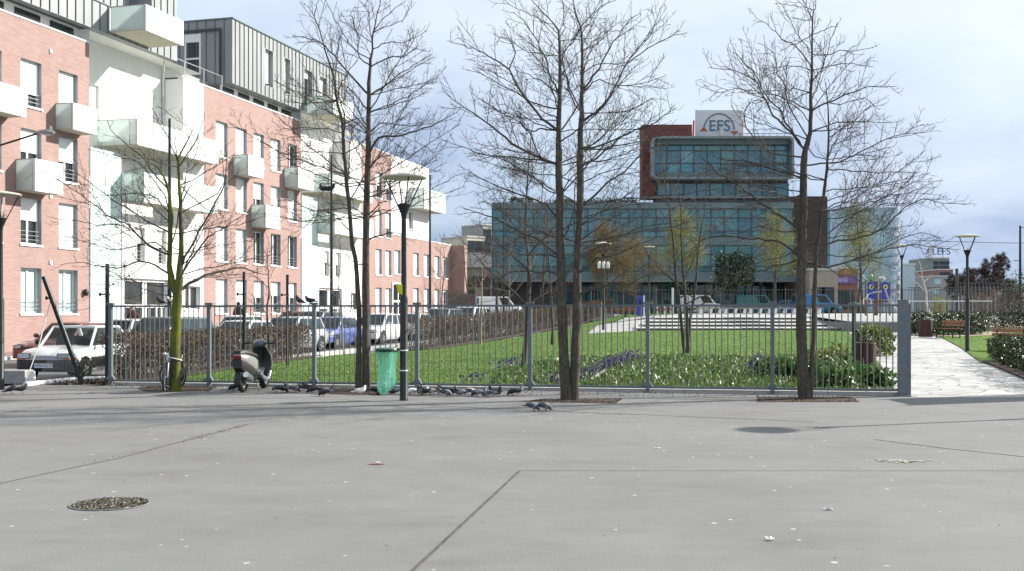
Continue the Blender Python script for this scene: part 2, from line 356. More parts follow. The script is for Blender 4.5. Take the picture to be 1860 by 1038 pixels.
def clear_glass():
    m, nd, lk, b = new_mat('car_glass_clear')
    b.inputs['Base Color'].default_value = (.02, .03, .03, 1); b.inputs['Roughness'].default_value = .04; b.inputs['Specular IOR Level'].default_value = .8
    t = nd.new('ShaderNodeBsdfTransparent'); t.inputs[0].default_value = (.80, .86, .85, 1); mx = nd.new('ShaderNodeMixShader'); mx.inputs[0].default_value = .74
    lk.new(b.outputs[0], mx.inputs[1]); lk.new(t.outputs[0], mx.inputs[2]); lk.new(mx.outputs[0], nd['Material Output'].inputs[0]); MATS['car_glass_clear'] = m
clear_glass()
mat('seat_cloth', (0.13, 0.12, 0.115), 0.9, var=0.3, scale=8)
# ------------------------------------------------------------------ mesh builder and object helpers
class MB:
    def __init__(s): s.v = []; s.f = []; s.m = []
    def add(s, vs, fs, mi=0):
        o = len(s.v); s.v.extend([tuple(v) for v in vs])
        for f in fs: s.f.append(tuple(i+o for i in f)); s.m.append(mi)
        return s
    def box(s, c, d, mi=0, rz=0.0, M=None):
        hx, hy, hz = d[0]/2, d[1]/2, d[2]/2
        vs = [(-hx, -hy, -hz), (hx, -hy, -hz), (hx, hy, -hz), (-hx, hy, -hz), (-hx, -hy, hz), (hx, -hy, hz), (hx, hy, hz), (-hx, hy, hz)]
        if M is not None: vs = [M @ Vector(v) for v in vs]
        elif rz: cs, sn = math.cos(rz), math.sin(rz); vs = [(x*cs-y*sn, x*sn+y*cs, z) for x, y, z in vs]
        vs = [(v[0]+c[0], v[1]+c[1], v[2]+c[2]) for v in vs]
        return s.add(vs, [(0, 3, 2, 1), (4, 5, 6, 7), (0, 1, 5, 4), (1, 2, 6, 5), (2, 3, 7, 6), (3, 0, 4, 7)], mi)
    def bx(s, x0, x1, y0, y1, z0, z1, mi=0):
        return s.box(((x0+x1)/2, (y0+y1)/2, (z0+z1)/2), (abs(x1-x0), abs(y1-y0), abs(z1-z0)), mi)
    def quad(s, a, b, c, d, mi=0): return s.add([a, b, c, d], [(0, 1, 2, 3)], mi)
    def poly(s, pts, mi=0): return s.add(pts, [tuple(range(len(pts)))], mi)
    def tube(s, pts, rad, n=6, mi=0, cap=True):
        k = len(pts); vs = []; prev = None
        for i in range(k):
            a = pts[max(0, i-1)]; b = pts[min(k-1, i+1)]
            tx, ty, tz = b[0]-a[0], b[1]-a[1], b[2]-a[2]
            L = math.sqrt(tx*tx+ty*ty+tz*tz) or 1e-9; tx /= L; ty /= L; tz /= L
            if prev is None:
                ux, uy, uz = (1.0, 0.0, 0.0) if abs(tx) < 0.8 else (0.0, 1.0, 0.0)
            else: ux, uy, uz = prev
            d = ux*tx+uy*ty+uz*tz; ux -= d*tx; uy -= d*ty; uz -= d*tz
            L = math.sqrt(ux*ux+uy*uy+uz*uz) or 1e-9; ux /= L; uy /= L; uz /= L
            prev = (ux, uy, uz)
            wx, wy, wz = ty*uz-tz*uy, tz*ux-tx*uz, tx*uy-ty*ux
            r = rad[i] if isinstance(rad, (list, tuple)) else rad
            p = pts[i]
            for j in range(n):
                t = 2*math.pi*j/n; c = math.cos(t)*r; q = math.sin(t)*r
                vs.append((p[0]+ux*c+wx*q, p[1]+uy*c+wy*q, p[2]+uz*c+wz*q))
        fs = []
        for i in range(k-1):
            for j in range(n):
                j2 = (j+1) % n
                fs.append((i*n+j, i*n+j2, (i+1)*n+j2, (i+1)*n+j))
        if cap and n > 3:
            fs.append(tuple(range(n-1, -1, -1))); fs.append(tuple((k-1)*n+j for j in range(n)))
        return s.add(vs, fs, mi)
    def lathe(s, prof, n=16, c=(0, 0, 0), mi=0, M=None):
        vs = []
        for r, z in prof:
            for j in range(n):
                t = 2*math.pi*j/n; v = Vector((r*math.cos(t), r*math.sin(t), z))
                if M is not None: v = M @ v
                vs.append((v[0]+c[0], v[1]+c[1], v[2]+c[2]))
        fs = []
        for i in range(len(prof)-1):
            for j in range(n):
                j2 = (j+1) % n; fs.append((i*n+j, i*n+j2, (i+1)*n+j2, (i+1)*n+j))
        if prof[0][0] > 1e-4: fs.append(tuple(range(n-1, -1, -1)))
        if prof[-1][0] > 1e-4: fs.append(tuple((len(prof)-1)*n+j for j in range(n)))
        return s.add(vs, fs, mi)
    def ell(s, c, r, n=12, k=8, mi=0, M=None):
        prof = [(math.sin(math.pi*i/k), -math.cos(math.pi*i/k)) for i in range(k+1)]
        S = Matrix.Diagonal((r[0], r[1], r[2], 1.0)).to_3x3()
        return s.lathe(prof, n, c, mi, (M @ S) if M is not None else S)
    def prism(s, pts, off, mi=0):
        """extrude a polygon (3D points) by an offset vector"""
        n = len(pts); o = Vector(off)
        vs = [Vector(p) for p in pts] + [Vector(p)+o for p in pts]
        fs = [tuple(range(n-1, -1, -1)), tuple(range(n, 2*n))] + [(i, (i+1) % n, n+(i+1) % n, n+i) for i in range(n)]
        return s.add(vs, fs, mi)
    def wheel(s, c, R0, w, axis, r_in=0.0, n=24, mi=0):
        """solid ring or disc whose axle runs along axis"""
        M = Vector((0, 0, 1)).rotation_difference(Vector(axis)).to_matrix()
        if r_in > 0:
            prof = [(r_in, -w/2), (R0*0.96, -w/2), (R0, -w/4), (R0, w/4), (R0*0.96, w/2), (r_in, w/2), (r_in, -w/2)]
        else: prof = [(0, -w/2), (R0, -w/2), (R0, w/2), (0, w/2)]
        return s.lathe(prof, n, c, mi, M)
    def torus(s, c, R0, r, axis, n=28, k=8, mi=0):
        M = Vector((0, 0, 1)).rotation_difference(Vector(axis)).to_matrix()
        prof = [(R0+r*math.cos(2*math.pi*i/k), r*math.sin(2*math.pi*i/k)) for i in range(k+1)]
        return s.lathe(prof, n, c, mi, M)
    def build(s, name, mats, parent=None, smooth=False, bevel=0.0, loc=None, fix=True):
        me = bpy.data.meshes.new(name); me.from_pydata(s.v, [], s.f)
        if not isinstance(mats, (list, tuple)): mats = [mats]
        for m in mats: me.materials.append(MATS[m] if isinstance(m, str) else m)
        if len(mats) > 1: me.polygons.foreach_set('material_index', s.m)
        if smooth: me.polygons.foreach_set('use_smooth', [True]*len(s.f))
        me.update()
        if fix and len(s.f) < 60000:
            bm = bmesh.new(); bm.from_mesh(me); bmesh.ops.recalc_face_normals(bm, faces=bm.faces); bm.to_mesh(me); bm.free()
        o = bpy.data.objects.new(name, me); COL.objects.link(o)
        if parent is not None: o.parent = parent
        if loc is not None: o.location = loc
        if bevel:
            b = o.modifiers.new('bevel', 'BEVEL'); b.width = bevel; b.segments = 2; b.limit_method = 'ANGLE'; b.angle_limit = R(40)
        if smooth and hasattr(me, 'set_sharp_from_angle'): me.set_sharp_from_angle(angle=R(45))
        return o
def tag(o, label=None, cat=None, group=None, kind=None):
    if label: o['label'] = label
    if cat: o['category'] = cat
    if group: o['group'] = group
    if kind: o['kind'] = kind
    return o
def thing(name, label, cat, loc=(0, 0, 0), rz=0.0, group=None):
    o = bpy.data.objects.new(name, None); COL.objects.link(o); o.empty_display_size = 0.3
    o.location = loc; o.rotation_euler = (0, 0, rz)
    return tag(o, label, cat, group)
def kids(o): return [c for c in bpy.data.objects if c.parent is o]
KIDS = {}
def copy_tree(o, parent=None):
    c = o.copy(); COL.objects.link(c)
    if parent is not None: c.parent = parent
    for ch in KIDS.setdefault(o.name, kids(o)): copy_tree(ch, c)
    return c
def place(proto, used, loc, rz, label, group=None, scale=None):
    o = proto if not used else copy_tree(proto)
    o.location = loc; o.rotation_euler = (0, 0, rz); o['label'] = label
    if group: o['group'] = group
    if scale: o.scale = scale
    return o
def text(name, body, size, m, parent, loc, rot, ext=0.004):
    cu = bpy.data.curves.new(name, 'FONT'); cu.body = body; cu.size = size; cu.extrude = ext
    cu.align_x = 'CENTER'; cu.align_y = 'CENTER'; cu.materials.append(MATS[m])
    q = bpy.data.objects.new(name, cu); COL.objects.link(q); bpy.context.view_layer.update()
    me = bpy.data.meshes.new_from_object(q.evaluated_get(bpy.context.evaluated_depsgraph_get())); bpy.data.objects.remove(q)
    me.name = name; o = bpy.data.objects.new(name, me); COL.objects.link(o); o.parent = parent; o.location = loc; o.rotation_euler = rot
    return o
def cloud(name, P, size, m, rng, parent=None, aspect=0.5, up=0.0, flat=1.0):
    """many small leaf-sized faces at points P (n,3); each its own island"""
    n = len(P); P = np.asarray(P, dtype=np.float64)
    d = rng.normal(size=(n, 3)); d[:, 2] += up; d /= np.linalg.norm(d, axis=1)[:, None]
    e = rng.normal(size=(n, 3)); e -= (e*d).sum(1)[:, None]*d; e /= np.linalg.norm(e, axis=1)[:, None]
    s = size*(0.6+0.8*rng.random(n))[:, None]; d[:, 2] *= flat; e[:, 2] *= flat; q = P; t = P+d*s
    V = np.stack([q, P+d*s*0.5-e*s*aspect*0.5, t, P+d*s*0.5+e*s*aspect*0.5], axis=1).reshape(-1, 3)
    return quads(name, V, m, parent)
def quads(name, V, m, parent=None):
    nq = len(V)//4
    me = bpy.data.meshes.new(name); me.vertices.add(len(V)); me.vertices.foreach_set('co', V.astype(np.float32).ravel())
    me.loops.add(nq*4); me.loops.foreach_set('vertex_index', np.arange(nq*4, dtype=np.int32))
    me.polygons.add(nq); me.polygons.foreach_set('loop_start', np.arange(0, nq*4, 4, dtype=np.int32))
    me.polygons.foreach_set('loop_total', np.full(nq, 4, dtype=np.int32))
    me.materials.append(MATS[m]); me.update(calc_edges=True); me.validate()
    o = bpy.data.objects.new(name, me); COL.objects.link(o)
    if parent is not None: o.parent = parent
    return o
# sheet of ground cut from a polygon and laid on the terrain
def sheet(name, poly, m, dz=0.0, step=2.0, hf=None, label=None, kind='structure', thick=0.0):
    bm = bmesh.new()
    vs = [bm.verts.new((p[0], p[1], 0)) for p in poly]
    bm.faces.new(vs)
    xs = [p[0] for p in poly]; ys = [p[1] for p in poly]
    for lo, hi, no in ((min(xs), max(xs), (1, 0, 0)), (min(ys), max(ys), (0, 1, 0))):
        k = math.ceil(lo/step)*step
        while k < hi:
            co = (k, 0, 0) if no[0] else (0, k, 0)
            bmesh.ops.bisect_plane(bm, geom=bm.verts[:]+bm.edges[:]+bm.faces[:], plane_co=co, plane_no=no)
            k += step
    hf = hf or H
    bmesh.ops.triangulate(bm, faces=bm.faces[:])
    for v in bm.verts: v.co.z = hf(v.co.x, v.co.y)+dz
    bmesh.ops.recalc_face_normals(bm, faces=bm.faces[:])
    for f in bm.faces:
        if f.normal.z < 0: f.normal_flip()
    me = bpy.data.meshes.new(name); bm.to_mesh(me); bm.free()
    me.polygons.foreach_set('use_smooth', [True]*len(me.polygons))
    me.materials.append(MATS[m])
    o = bpy.data.objects.new(name, me); COL.objects.link(o)
    if kind: o['kind'] = kind
    return o
def strip(pts, w):
    """polygon of a band of width w along 2D points"""
    l, r = [], []
    for i, p in enumerate(pts):
        a = Vector(pts[max(0, i-1)][:2]); b = Vector(pts[min(len(pts)-1, i+1)][:2]); t = (b-a).normalized(); n = Vector((-t.y, t.x))
        l.append((p[0]+n.x*w/2, p[1]+n.y*w/2)); r.append((p[0]-n.x*w/2, p[1]-n.y*w/2))
    return l + r[::-1]
# ------------------------------------------------------------------ world, sun, camera
def build_world():
    w = bpy.data.worlds.new('World'); SC.world = w; w.use_nodes = True
    nd, lk = w.node_tree.nodes, w.node_tree.links
    bg = nd['Background']
    sky = nd.new('ShaderNodeTexSky'); sky.sky_type = 'NISHITA'; sky.sun_disc = False
    sky.sun_elevation = R(SUN_EL); sky.sun_rotation = R(SUN_AZ); sky.altitude = 50
    tc = nd.new('ShaderNodeTexCoord'); sp = nd.new('ShaderNodeSeparateXYZ'); lk.new(tc.outputs['Generated'], sp.inputs[0])
    def M(op, a, b=None):
        m = nd.new('ShaderNodeMath'); m.operation = op
        for i, s in enumerate((a, b)):
            if s is None: continue
            if isinstance(s, (int, float)): m.inputs[i].default_value = s
            else: lk.new(s, m.inputs[i])
        return m.outputs[0]
    z = M('MAXIMUM', sp.outputs[2], 0.0)
    dv = M('ADD', z, 0.22)
    cb = nd.new('ShaderNodeCombineXYZ')
    lk.new(M('DIVIDE', sp.outputs[0], dv), cb.inputs[0]); lk.new(M('DIVIDE', sp.outputs[1], dv), cb.inputs[1])
    n1 = noise(nd, lk, cb.outputs[0], 1.15, 7, 0.55)
    n2 = noise(nd, lk, cb.outputs[0], 0.55, 4, 0.55)
    # cloud brightness: bluish grey banks low down, bright veils higher up
    el = nd.new('ShaderNodeMapRange'); el.inputs[1].default_value = 0.03; el.inputs[2].default_value = 0.27
    lk.new(z, el.inputs[0])
    # azimuth: the dark bank hangs just left of the view axis
    az = nd.new('ShaderNodeMapRange'); az.inputs[1].default_value = -0.10; az.inputs[2].default_value = 0.42
    lk.new(sp.outputs[0], az.inputs[0])
    t = M('ADD', M('MULTIPLY', el.outputs[0], 0.62), M('MULTIPLY', M('SUBTRACT', n1, 0.5), 1.15))
    t = M('ADD', t, M('MULTIPLY', M('SUBTRACT', n2, 0.5), 0.5))
    t = M('ADD', t, M('MULTIPLY', az.outputs[0], 0.16))
    cl = ramp(nd, lk, t, [(0.0, (0.14, 0.19, 0.30)), (0.2, (0.22, 0.28, 0.39)), (0.4, (0.33, 0.385, 0.475)), (0.6, (0.395, 0.447, 0.51)), (0.85, (0.48, 0.505, 0.525))])
    # thin gaps of blue from the sky model
    gap = ramp(nd, lk, n2, [(0.50, (0, 0, 0)), (0.66, (0.42,)*3)])
    sk = mixc(nd, lk, 1.0, sky.outputs[0], (0.09, 0.09, 0.09), 'MULTIPLY')
    c = mixc(nd, lk, gap, cl, sk)
    lk.new(c, bg.inputs[0]); bg.inputs[1].default_value = 1.0
def build_camera():
    cd = bpy.data.cameras.new('camera'); cam = bpy.data.objects.new('camera', cd); COL.objects.link(cam)
    cam.location = (0, 0, CH); cam.rotation_euler = (R(90), 0, 0)
    cd.sensor_width = 36.0; cd.lens = 36.0*F/1860.0; cd.shift_y = (HY-519.0)/1860.0
    cd.clip_start = 0.1; cd.clip_end = 5000
    SC.camera = cam
SUN_AZ, SUN_EL = 70.0, 29.0
build_world(); build_camera()
sd = bpy.data.lights.new('sun', 'SUN'); sd.energy = 4.2; sd.angle = R(0.6); sd.color = (1.0, 0.95, 0.86)
so = bpy.data.objects.new('sun', sd); COL.objects.link(so)
SUNV = Vector((math.cos(R(SUN_EL))*math.sin(R(SUN_AZ)), math.cos(R(SUN_EL))*math.cos(R(SUN_AZ)), math.sin(R(SUN_EL))))
so.rotation_euler = SUNV.to_track_quat('Z', 'Y').to_euler(); so.location = (30, 20, 40)
vs = SC.view_settings; vs.view_transform = 'Standard'; vs.look = 'None'; vs.gamma = 1.0; vs.exposure = 1.03; vs.use_curve_mapping = False
SC.cycles.use_denoising = True; SC.cycles.max_bounces = 8; SC.cycles.transparent_max_bounces = 12
# ------------------------------------------------------------------ ground, roads, paths
D2 = Vector((0.2672, 0.9636, 0)); NV = Vector((0.9636, -0.2672, 0)); OV = Vector((-19.5, 44.6, 0))
FANG = math.atan2(0.9636, 0.2672)
def LOC(u, w, v=0.0): return OV + D2*u + NV*w + Vector((0, 0, v))
def LH(u, w, dv=0.0):
    p = LOC(u, w); return Vector((p.x, p.y, H(p.x, p.y)+dv))
def Yf(X): return 26.27 - 0.1894*(X+9.62)
def xy(px, py):
    g = gnd(px, py); return (g.x, g.y)
sheet('terrain', [(-1600, -60), (1600, -60), (1600, 2500), (-1600, 2500)], 'gravel_grey', -0.5, 60)
sheet('ground', [(-45, 22.3), (60, 22.3), (60, 140), (-45, 140)], 'gravel_grey', -0.06, 3)
sheet('plaza_pavement', [(-45, -4), (45, -4), (45, 22.6), (8.35, 22.75), (-9.75, 26.15), (-13.0, 26.9), (-45, 26.9)], 'plaza_asphalt', 0.0, 4)
sheet('road', [LOC(-60, 2.4)[:2], LOC(-60, 24)[:2], (-11.5, 26.95), (-9.9, 28.2), LOC(-1, 12.0)[:2], LOC(60, 12.0)[:2], LOC(60, 2.4)[:2]], 'road_asphalt', 0.0, 2.5)
sheet('pavement', [LOC(-60, 0)[:2], LOC(-60, 2.4)[:2], LOC(60, 2.4)[:2], LOC(60, 0)[:2]], 'pink_pavement', 0.12, 2.5)
mb = MB()
for k in range(-18, 24):
    a, b = LH(k*2.5, 2.4), LH(k*2.5+2.49, 2.4); a2, b2 = LH(k*2.5, 2.6), LH(k*2.5+2.49, 2.6)
    lo, hi = Vector((0, 0, -0.05)), Vector((0, 0, 0.125))
    mb.add([a+lo, b+lo, b2+lo, a2+lo, a+hi, b+hi, b2+hi, a2+hi], [(4, 5, 6, 7), (0, 1, 5, 4), (1, 2, 6, 5), (2, 3, 7, 6), (3, 0, 4, 7)])
tag(mb.build('kerb', 'kerb_stone', bevel=0.01), kind='structure')
mb = MB()   # park-side kerb, seen through the gap in the hedge
for k in range(-4, 22):
    a, b = LH(k*2.5, 11.8), LH(k*2.5+2.49, 11.8); a2, b2 = LH(k*2.5, 12.0), LH(k*2.5+2.49, 12.0)
    lo, hi = Vector((0, 0, -0.05)), Vector((0, 0, 0.13))
    mb.add([a+lo, b+lo, b2+lo, a2+lo, a+hi, b+hi, b2+hi, a2+hi], [(4, 5, 6, 7), (0, 1, 5, 4), (1, 2, 6, 5), (2, 3, 7, 6), (3, 0, 4, 7)])
tag(mb.build('kerb', 'concrete_light', bevel=0.01), kind='structure')
sheet('paved_path', [(8.2, 22.66), (14.0, 22.66), (34, 45), (30, 60), (26, 68), (4, 68), (-1, 60), (8.3, 40)], 'pale_stone', 0.0, 1.5)
LAWN = [(-9.4, 26.4), (8.05, 23.05), xy(1618, 700), xy(1600, 665), xy(1575, 635), xy(1553, 612), xy(1535, 600.5), (4.1, 59.9), (9.2, 90), (12, 97), (hedge_x(97)+1.0, 97), (hedge_x(60)+1.2, 60), (hedge_x(47)+.6, 47), (-6.9, 43), (-8.6, 34)]
lawn = sheet('lawn', LAWN, 'lawn_green', 0.03, 1.5)
LAWN2 = [xy(1748, 634), xy(1782, 660), (13.6, 27.0), (12.4, 23.0), (44, 23.0), (48, 62), xy(1850, 586), xy(1770, 592), xy(1660, 598), xy(1700, 608)]
lawn2 = sheet('lawn', LAWN2, 'lawn_green', 0.03, 1.5)
mat('trail_dirt', (0.30, 0.25, 0.17), 0.95, var=0.2, scale=2)
sheet('dirt_path', strip([xy(1705, 612), xy(1760, 610), xy(1800, 603), xy(1845, 592), xy(1900, 588)], 2.2), 'trail_dirt', 0.045, 2)
sheet('upper_plaza', [(6.0, 67.0), (26, 67.0), (34, 76), (34, 88), (9.2, 90)], 'pale_stone', 0.02, 2)
sheet('verge', [(9.0, 90.2), (36, 90.2), (44, 66), (70, 66), (70, 101), (12, 101)], 'lawn_green', 0.02, 3)
# soil under the hedges and along the fence
sheet('soil', strip([(-9.75, 26.9), (-9.0, 34), (-7.9, 42.5)], 1.4), 'soil_brown', 0.05, 1.5)
sheet('soil', strip([(hedge_x(48)+0.2, 48), (hedge_x(70), 70), (hedge_x(96), 96)], 1.6), 'soil_brown', 0.05, 1.5)
soilr = sheet('soil', [xy(1783, 657), (12.55, 26.6), (11.7, 23.2), (17, 23.2), (19, 36)], 'soil_brown', 0.05, 1.0)
gband = [(-9.75, 26.12), (-9.75, 25.5), (-3, 24.4), (1, 23.55), (5.0, 22.9), (5.0, 23.45)]
sheet('gravel_strip', [(-9.7, 26.1), (-9.7, 25.4), (-5, 24.45), (0.2, 23.0), (3.0, 22.6), (6.8, 22.3), (6.8, 22.98)], 'gravel_grey', 0.006, 1.0)
# joints cut in the plaza paving
def joint(pts, w, m='joint_dark', dz=0.005): sheet('paving_joint', strip(pts, w), m, dz, 50)
joint([xy(700, 1090), xy(755, 1036), xy(944, 857)], 0.026)
joint([xy(944, 857), xy(1860, 857), xy(2100, 857)], 0.014)
joint([xy(-200, 916), xy(0, 881), xy(220, 832), xy(448, 772)], 0.015)
joint([xy(448, 772), xy(560, 742), xy(640, 728)], 0.02, 'joint_soft')
joint([xy(300, 722), xy(620, 727), xy(860, 742), xy(1150, 754), xy(1480, 768)], 0.03)
joint([xy(1590, 800), xy(1720, 815), xy(1860, 830), xy(2000, 846)], 0.05, 'joint_soft')
rng = random.Random(3)
P = []
for (a, b, n) in (((330, 804), (445, 774), 150), ((150, 846), (330, 804), 50), ((1030, 750), (1160, 755), 130), ((20, 748), (75, 740), 50), ((400, 786), (450, 772), 60)):
    for i in range(n):
        t = rng.random(); g = gnd(a[0]+(b[0]-a[0])*t, a[1]+(b[1]-a[1])*t); P.append((g.x+rng.gauss(0, 0.06), g.y+rng.gauss(0, 0.05), 0.004))
o = cloud('moss', P, 0.022, 'debris_chip', np.random.default_rng(4), aspect=1.2, flat=.25); tag(o, kind='stuff')
# ------------------------------------------------------------------ steps and terrace of the square
mb = MB()
for k in range(4):
    y0 = 60.3+1.7*k; zb = hr(60.3)+0.005+0.185*k; x0 = 6.9+0.55*k; x1 = 18.1-0.25*k
    for (xa, xb, mi, ex) in ((x0, 12.75, 0, 0), (12.75, 14.4, 1, 0.02), (14.4, x1, 0, 0)):
        r = 0.115+ex
        a, b, c, d = (xa, y0, zb), (xb, y0, zb), (xb, y0, zb+r), (xa, y0, zb+r)
        mb.quad(a, b, c, d, 1)  # riser, coloured much darker than the treads
        mb.quad((xa, y0-0.02, zb+r), (xb, y0-0.02, zb+r), (xb, y0+1.7, zb+0.185), (xa, y0+1.7, zb+0.185), 2 if mi else 0)
        mb.quad((xa, y0-0.02, zb+r), (xb, y0-0.02, zb+r), (xb, y0, zb+r-0.02), (xa, y0, zb+r-0.02), 0)
    mb.add([(x0, y0, zb-.1), (x0, y0+1.7, zb+.0), (x0, y0+1.7, zb+0.185), (x0, y0, zb+0.115)], [(0, 1, 2, 3)], 0)
    mb.add([(x1, y0, zb-.1), (x1, y0+1.7, zb+.0), (x1, y0+1.7, zb+0.185), (x1, y0, zb+0.085)], [(0, 1, 2, 3)], 0)
tag(mb.build('steps', ['pale_stone', 'dark_grey', 'concrete']), kind='structure')
t = thing('terrace_wall', 'low grey curved concrete retaining wall of the raised terrace right of the steps', 'wall', (18.2, 58.2, 0))
mb = MB(); rows = []
for i in range(9):
    x = 18.2+i*0.92; y = 59.2-0.9*math.sin(i/8*math.pi*0.6)+0.1*i*0.3
    rows.append((x, y))
for i in range(8):
    (xa, ya), (xb, yb) = rows[i], rows[i+1]
    mb.prism([(xa-18.2, ya-58.2, H(xa, ya)-0.1), (xb-18.2, yb-58.2, H(xb, yb)-0.1), (xb-18.2, yb-58.2, 1.20), (xa-18.2, ya-58.2, 1.20)], (0, 0.3, 0))
mb.build('wall', 'terrace_concrete', t)
mb = MB()
for i in range(8):
    (xa, ya), (xb, yb) = rows[i], rows[i+1]
    mb.prism([(xa-18.2, ya-58.25, 1.203), (xb-18.2, yb-58.25, 1.203), (xb-18.2, yb-58.25, 1.25), (xa-18.2, ya-58.25, 1.25)], (0, 0.42, 0))
mb.build('coping', 'concrete_light', t)
mb = MB(); mb.bx(-.02, .2, .85, 8.8, -.8, 1.235-0); mb.bx(7.3, 7.5, 1.0, 8.8, -.6, 1.235); mb.build('side_wall', 'terrace_concrete', t)
sheet('terrace', [(r[0], r[1]+0.35) for r in rows] + [(26, 67), (18.2, 67)], 'concrete', 0.0, 3, hf=lambda x, y: 1.24+0.3*(y-58.5)/8.5)
t = thing('handrail', 'long pale steel handrail on dark balusters around the raised terrace', 'railing', (21, 58.9, 0))
rl = []
for i in range(10):
    px = 1640+i*18.4; p = at(px, 547.5, 59.6); rl.append((p.x-21, p.y-58.9+0.05*abs(i-5), p.z))
MB().tube(rl, 0.035, 6).build('rail', 'steel_bright', t)
mb = MB()
for i in range(14):
    f = 0.1+i/14.2*0.9; k = min(8, int(f*9)); q = f*9-k; x = rl[k][0]*(1-q)+rl[k+1][0]*q; y = rl[k][1]*(1-q)+rl[k+1][1]*q
    mb.tube([(x, y, 1.24), (x, y, rl[0][2])], 0.016 if i < 7 else 0.03, 5)
mb.build('balusters', 'dark_frame', t)
# ------------------------------------------------------------------ steel fence
fa, fb = Vector((-9.62, 26.27, 0)), Vector((8.17, 22.9, 0)); fd = (fb-fa).normalized(); fang = math.atan2(fd.y, fd.x); FLn = (fb-fa).length
fence = thing('steel_railing_fence', 'long grey steel railing fence of vertical bars between the plaza and the lawn', 'fence', fa, fang)
posts = [0.0, 2.53, 5.14, 7.60, 10.20, 12.80, 15.45, FLn]
for i, s in enumerate(posts):
    mb = MB(); big = (i == len(posts)-1)
    if big:
        mb.box((s, 0, 1.01), (0.20, 0.17, 2.02)); mb.box((s+0.135, 0.01, 0.98), (0.05, 0.06, 1.9)); mb.box((s, 0, 0.015), (0.3, 0.27, 0.03))
    else:
        w = 0.085
        mb.box((s, 0, 0.98), (w, w, 1.93)); mb.box((s, 0, 1.955), (w+0.10, w+0.01, 0.05))
        mb.add([(s-0.12, -0.05, 0.14), (s+0.12, -0.05, 0.14), (s+0.045, -0.05, 0.24), (s-0.045, -0.05, 0.24), (s-0.12, 0.05, 0.14), (s+0.12, 0.05, 0.14), (s+0.045, 0.05, 0.24), (s-0.045, 0.05, 0.24)],
               [(0, 1, 2, 3), (7, 6, 5, 4), (0, 4, 5, 1), (1, 5, 6, 2), (2, 6, 7, 3), (3, 7, 4, 0)])
        mb.box((s, 0, 0.012), (0.2, 0.16, 0.024))
    mb.build('post', 'fence_grey', fence, bevel=0.006)
for a, b in zip(posts[:-1], posts[1:]):
    a2, b2 = a+0.05, b-(0.05 if b < FLn else 0.11); mb = MB()
    mb.box(((a2+b2)/2, 0, 1.90), (b2-a2, 0.045, 0.045)); mb.box(((a2+b2)/2, 0, 0.125), (b2-a2, 0.045, 0.05))
    n = 19
    for j in range(n):
        x = a2+(b2-a2)*(j+0.7)/(n+0.4); mb.tube([(x, 0, 0.13), (x, 0, 1.89)], 0.0125, 8, 1, cap=False)
    mb.build('railing_panel', ['fence_grey', 'fence_bar'], fence)
mb = MB()
for i in range(12):
    s0 = FLn*i/12; mb.box((s0+FLn/24, 0.14, 0.035), (FLn/12-0.01, 0.14, 0.09))
o = mb.build('kerb', 'concrete_light', bevel=0.008); o.location = fa; o.rotation_euler = (0, 0, fang); tag(o, kind='structure')
# ------------------------------------------------------------------ grass, flower bed
def inside(x, y, poly):
    c = False; j = len(poly)-1
    for i in range(len(poly)):
        xi, yi = poly[i]; xj, yj = poly[j]
        if (yi > y) != (yj > y) and x < (xj-xi)*(y-yi)/(yj-yi)+xi: c = not c
        j = i
    return c
def scatter(poly, n, rng, dz=0.03, f=None):
    xs = [p[0] for p in poly]; ys = [p[1] for p in poly]; out = []
    while len(out) < n:
        x = rng.uniform(min(xs), max(xs)); y = rng.uniform(min(ys), max(ys))
        if inside(x, y, poly) and (f is None or rng.random() < f(x, y)): out.append((x, y, H(x, y)+dz))
    return out
rg = random.Random(11); ng = np.random.default_rng(11)
P = scatter(LAWN, 60000, rg, 0.02, lambda x, y: max(0.05, min(1, (24/y)**2.2)))
tag(cloud('grass', P, 0.065, 'grass_blade', ng, aspect=0.26, up=1.3), kind='stuff')
P = scatter(LAWN2, 5000, rg, 0.025, lambda x, y: 0.6)
tag(cloud('grass', P, 0.10, 'grass_blade', ng, aspect=0.3, up=1.6), kind='stuff')
BED = [xy(885, 705), (8.0, 23.15), xy(1480, 700), xy(1470, 660), xy(1370, 652), xy(1240, 651), xy(1110, 652), xy(1000, 658), xy(905, 678)]
sheet('soil', BED, 'soil_brown', 0.045, 1.0)
P = scatter(BED, 12000, rg, 0.045)
tag(cloud('bed_foliage', P, 0.14, 'bed_leaf', ng, aspect=0.36, up=0.9), kind='stuff')
P = [(x, y, z+rg.uniform(0.08, 0.22)) for x, y, z in scatter(BED, 750, rg, 0.05)]
tag(cloud('bed_flowers', P, 0.035, 'bed_flower', ng, aspect=0.9, up=0.3), kind='stuff')
P = []
for (a, b, n, w) in (((1045, 700), (1098, 678), 260, .10), ((1098, 678), (1150, 656), 420, .14), ((1120, 668), (1160, 652), 200, .25), ((1366, 690), (1380, 656), 330, .10), ((900, 680), (945, 668), 200, .12), ((850, 704), (880, 700), 90, .12), ((1000, 704), (1010, 700), 60, .1)):
    for i in range(n):
        t = rg.random(); g = gnd(a[0]+(b[0]-a[0])*t, a[1]+(b[1]-a[1])*t)
        P.append((g.x+rg.gauss(0, w), g.y+rg.gauss(0, w*1.5), g.z+rg.uniform(0.08, 0.32)))
tag(cloud('purple_blooms', P, 0.06, 'purple_flower', ng, aspect=0.7, up=0.6), kind='stuff')
g0, g1 = gnd(1072, 700), gnd(1100, 683)
tag(MB().tube([g0+Vector((0, 0, .12)), g1+Vector((0, 0, .15))], 0.03, 6).build('fallen_branch', 'bark_pale'), 'pale fallen branch lying along the row of purple flowers', 'branch')
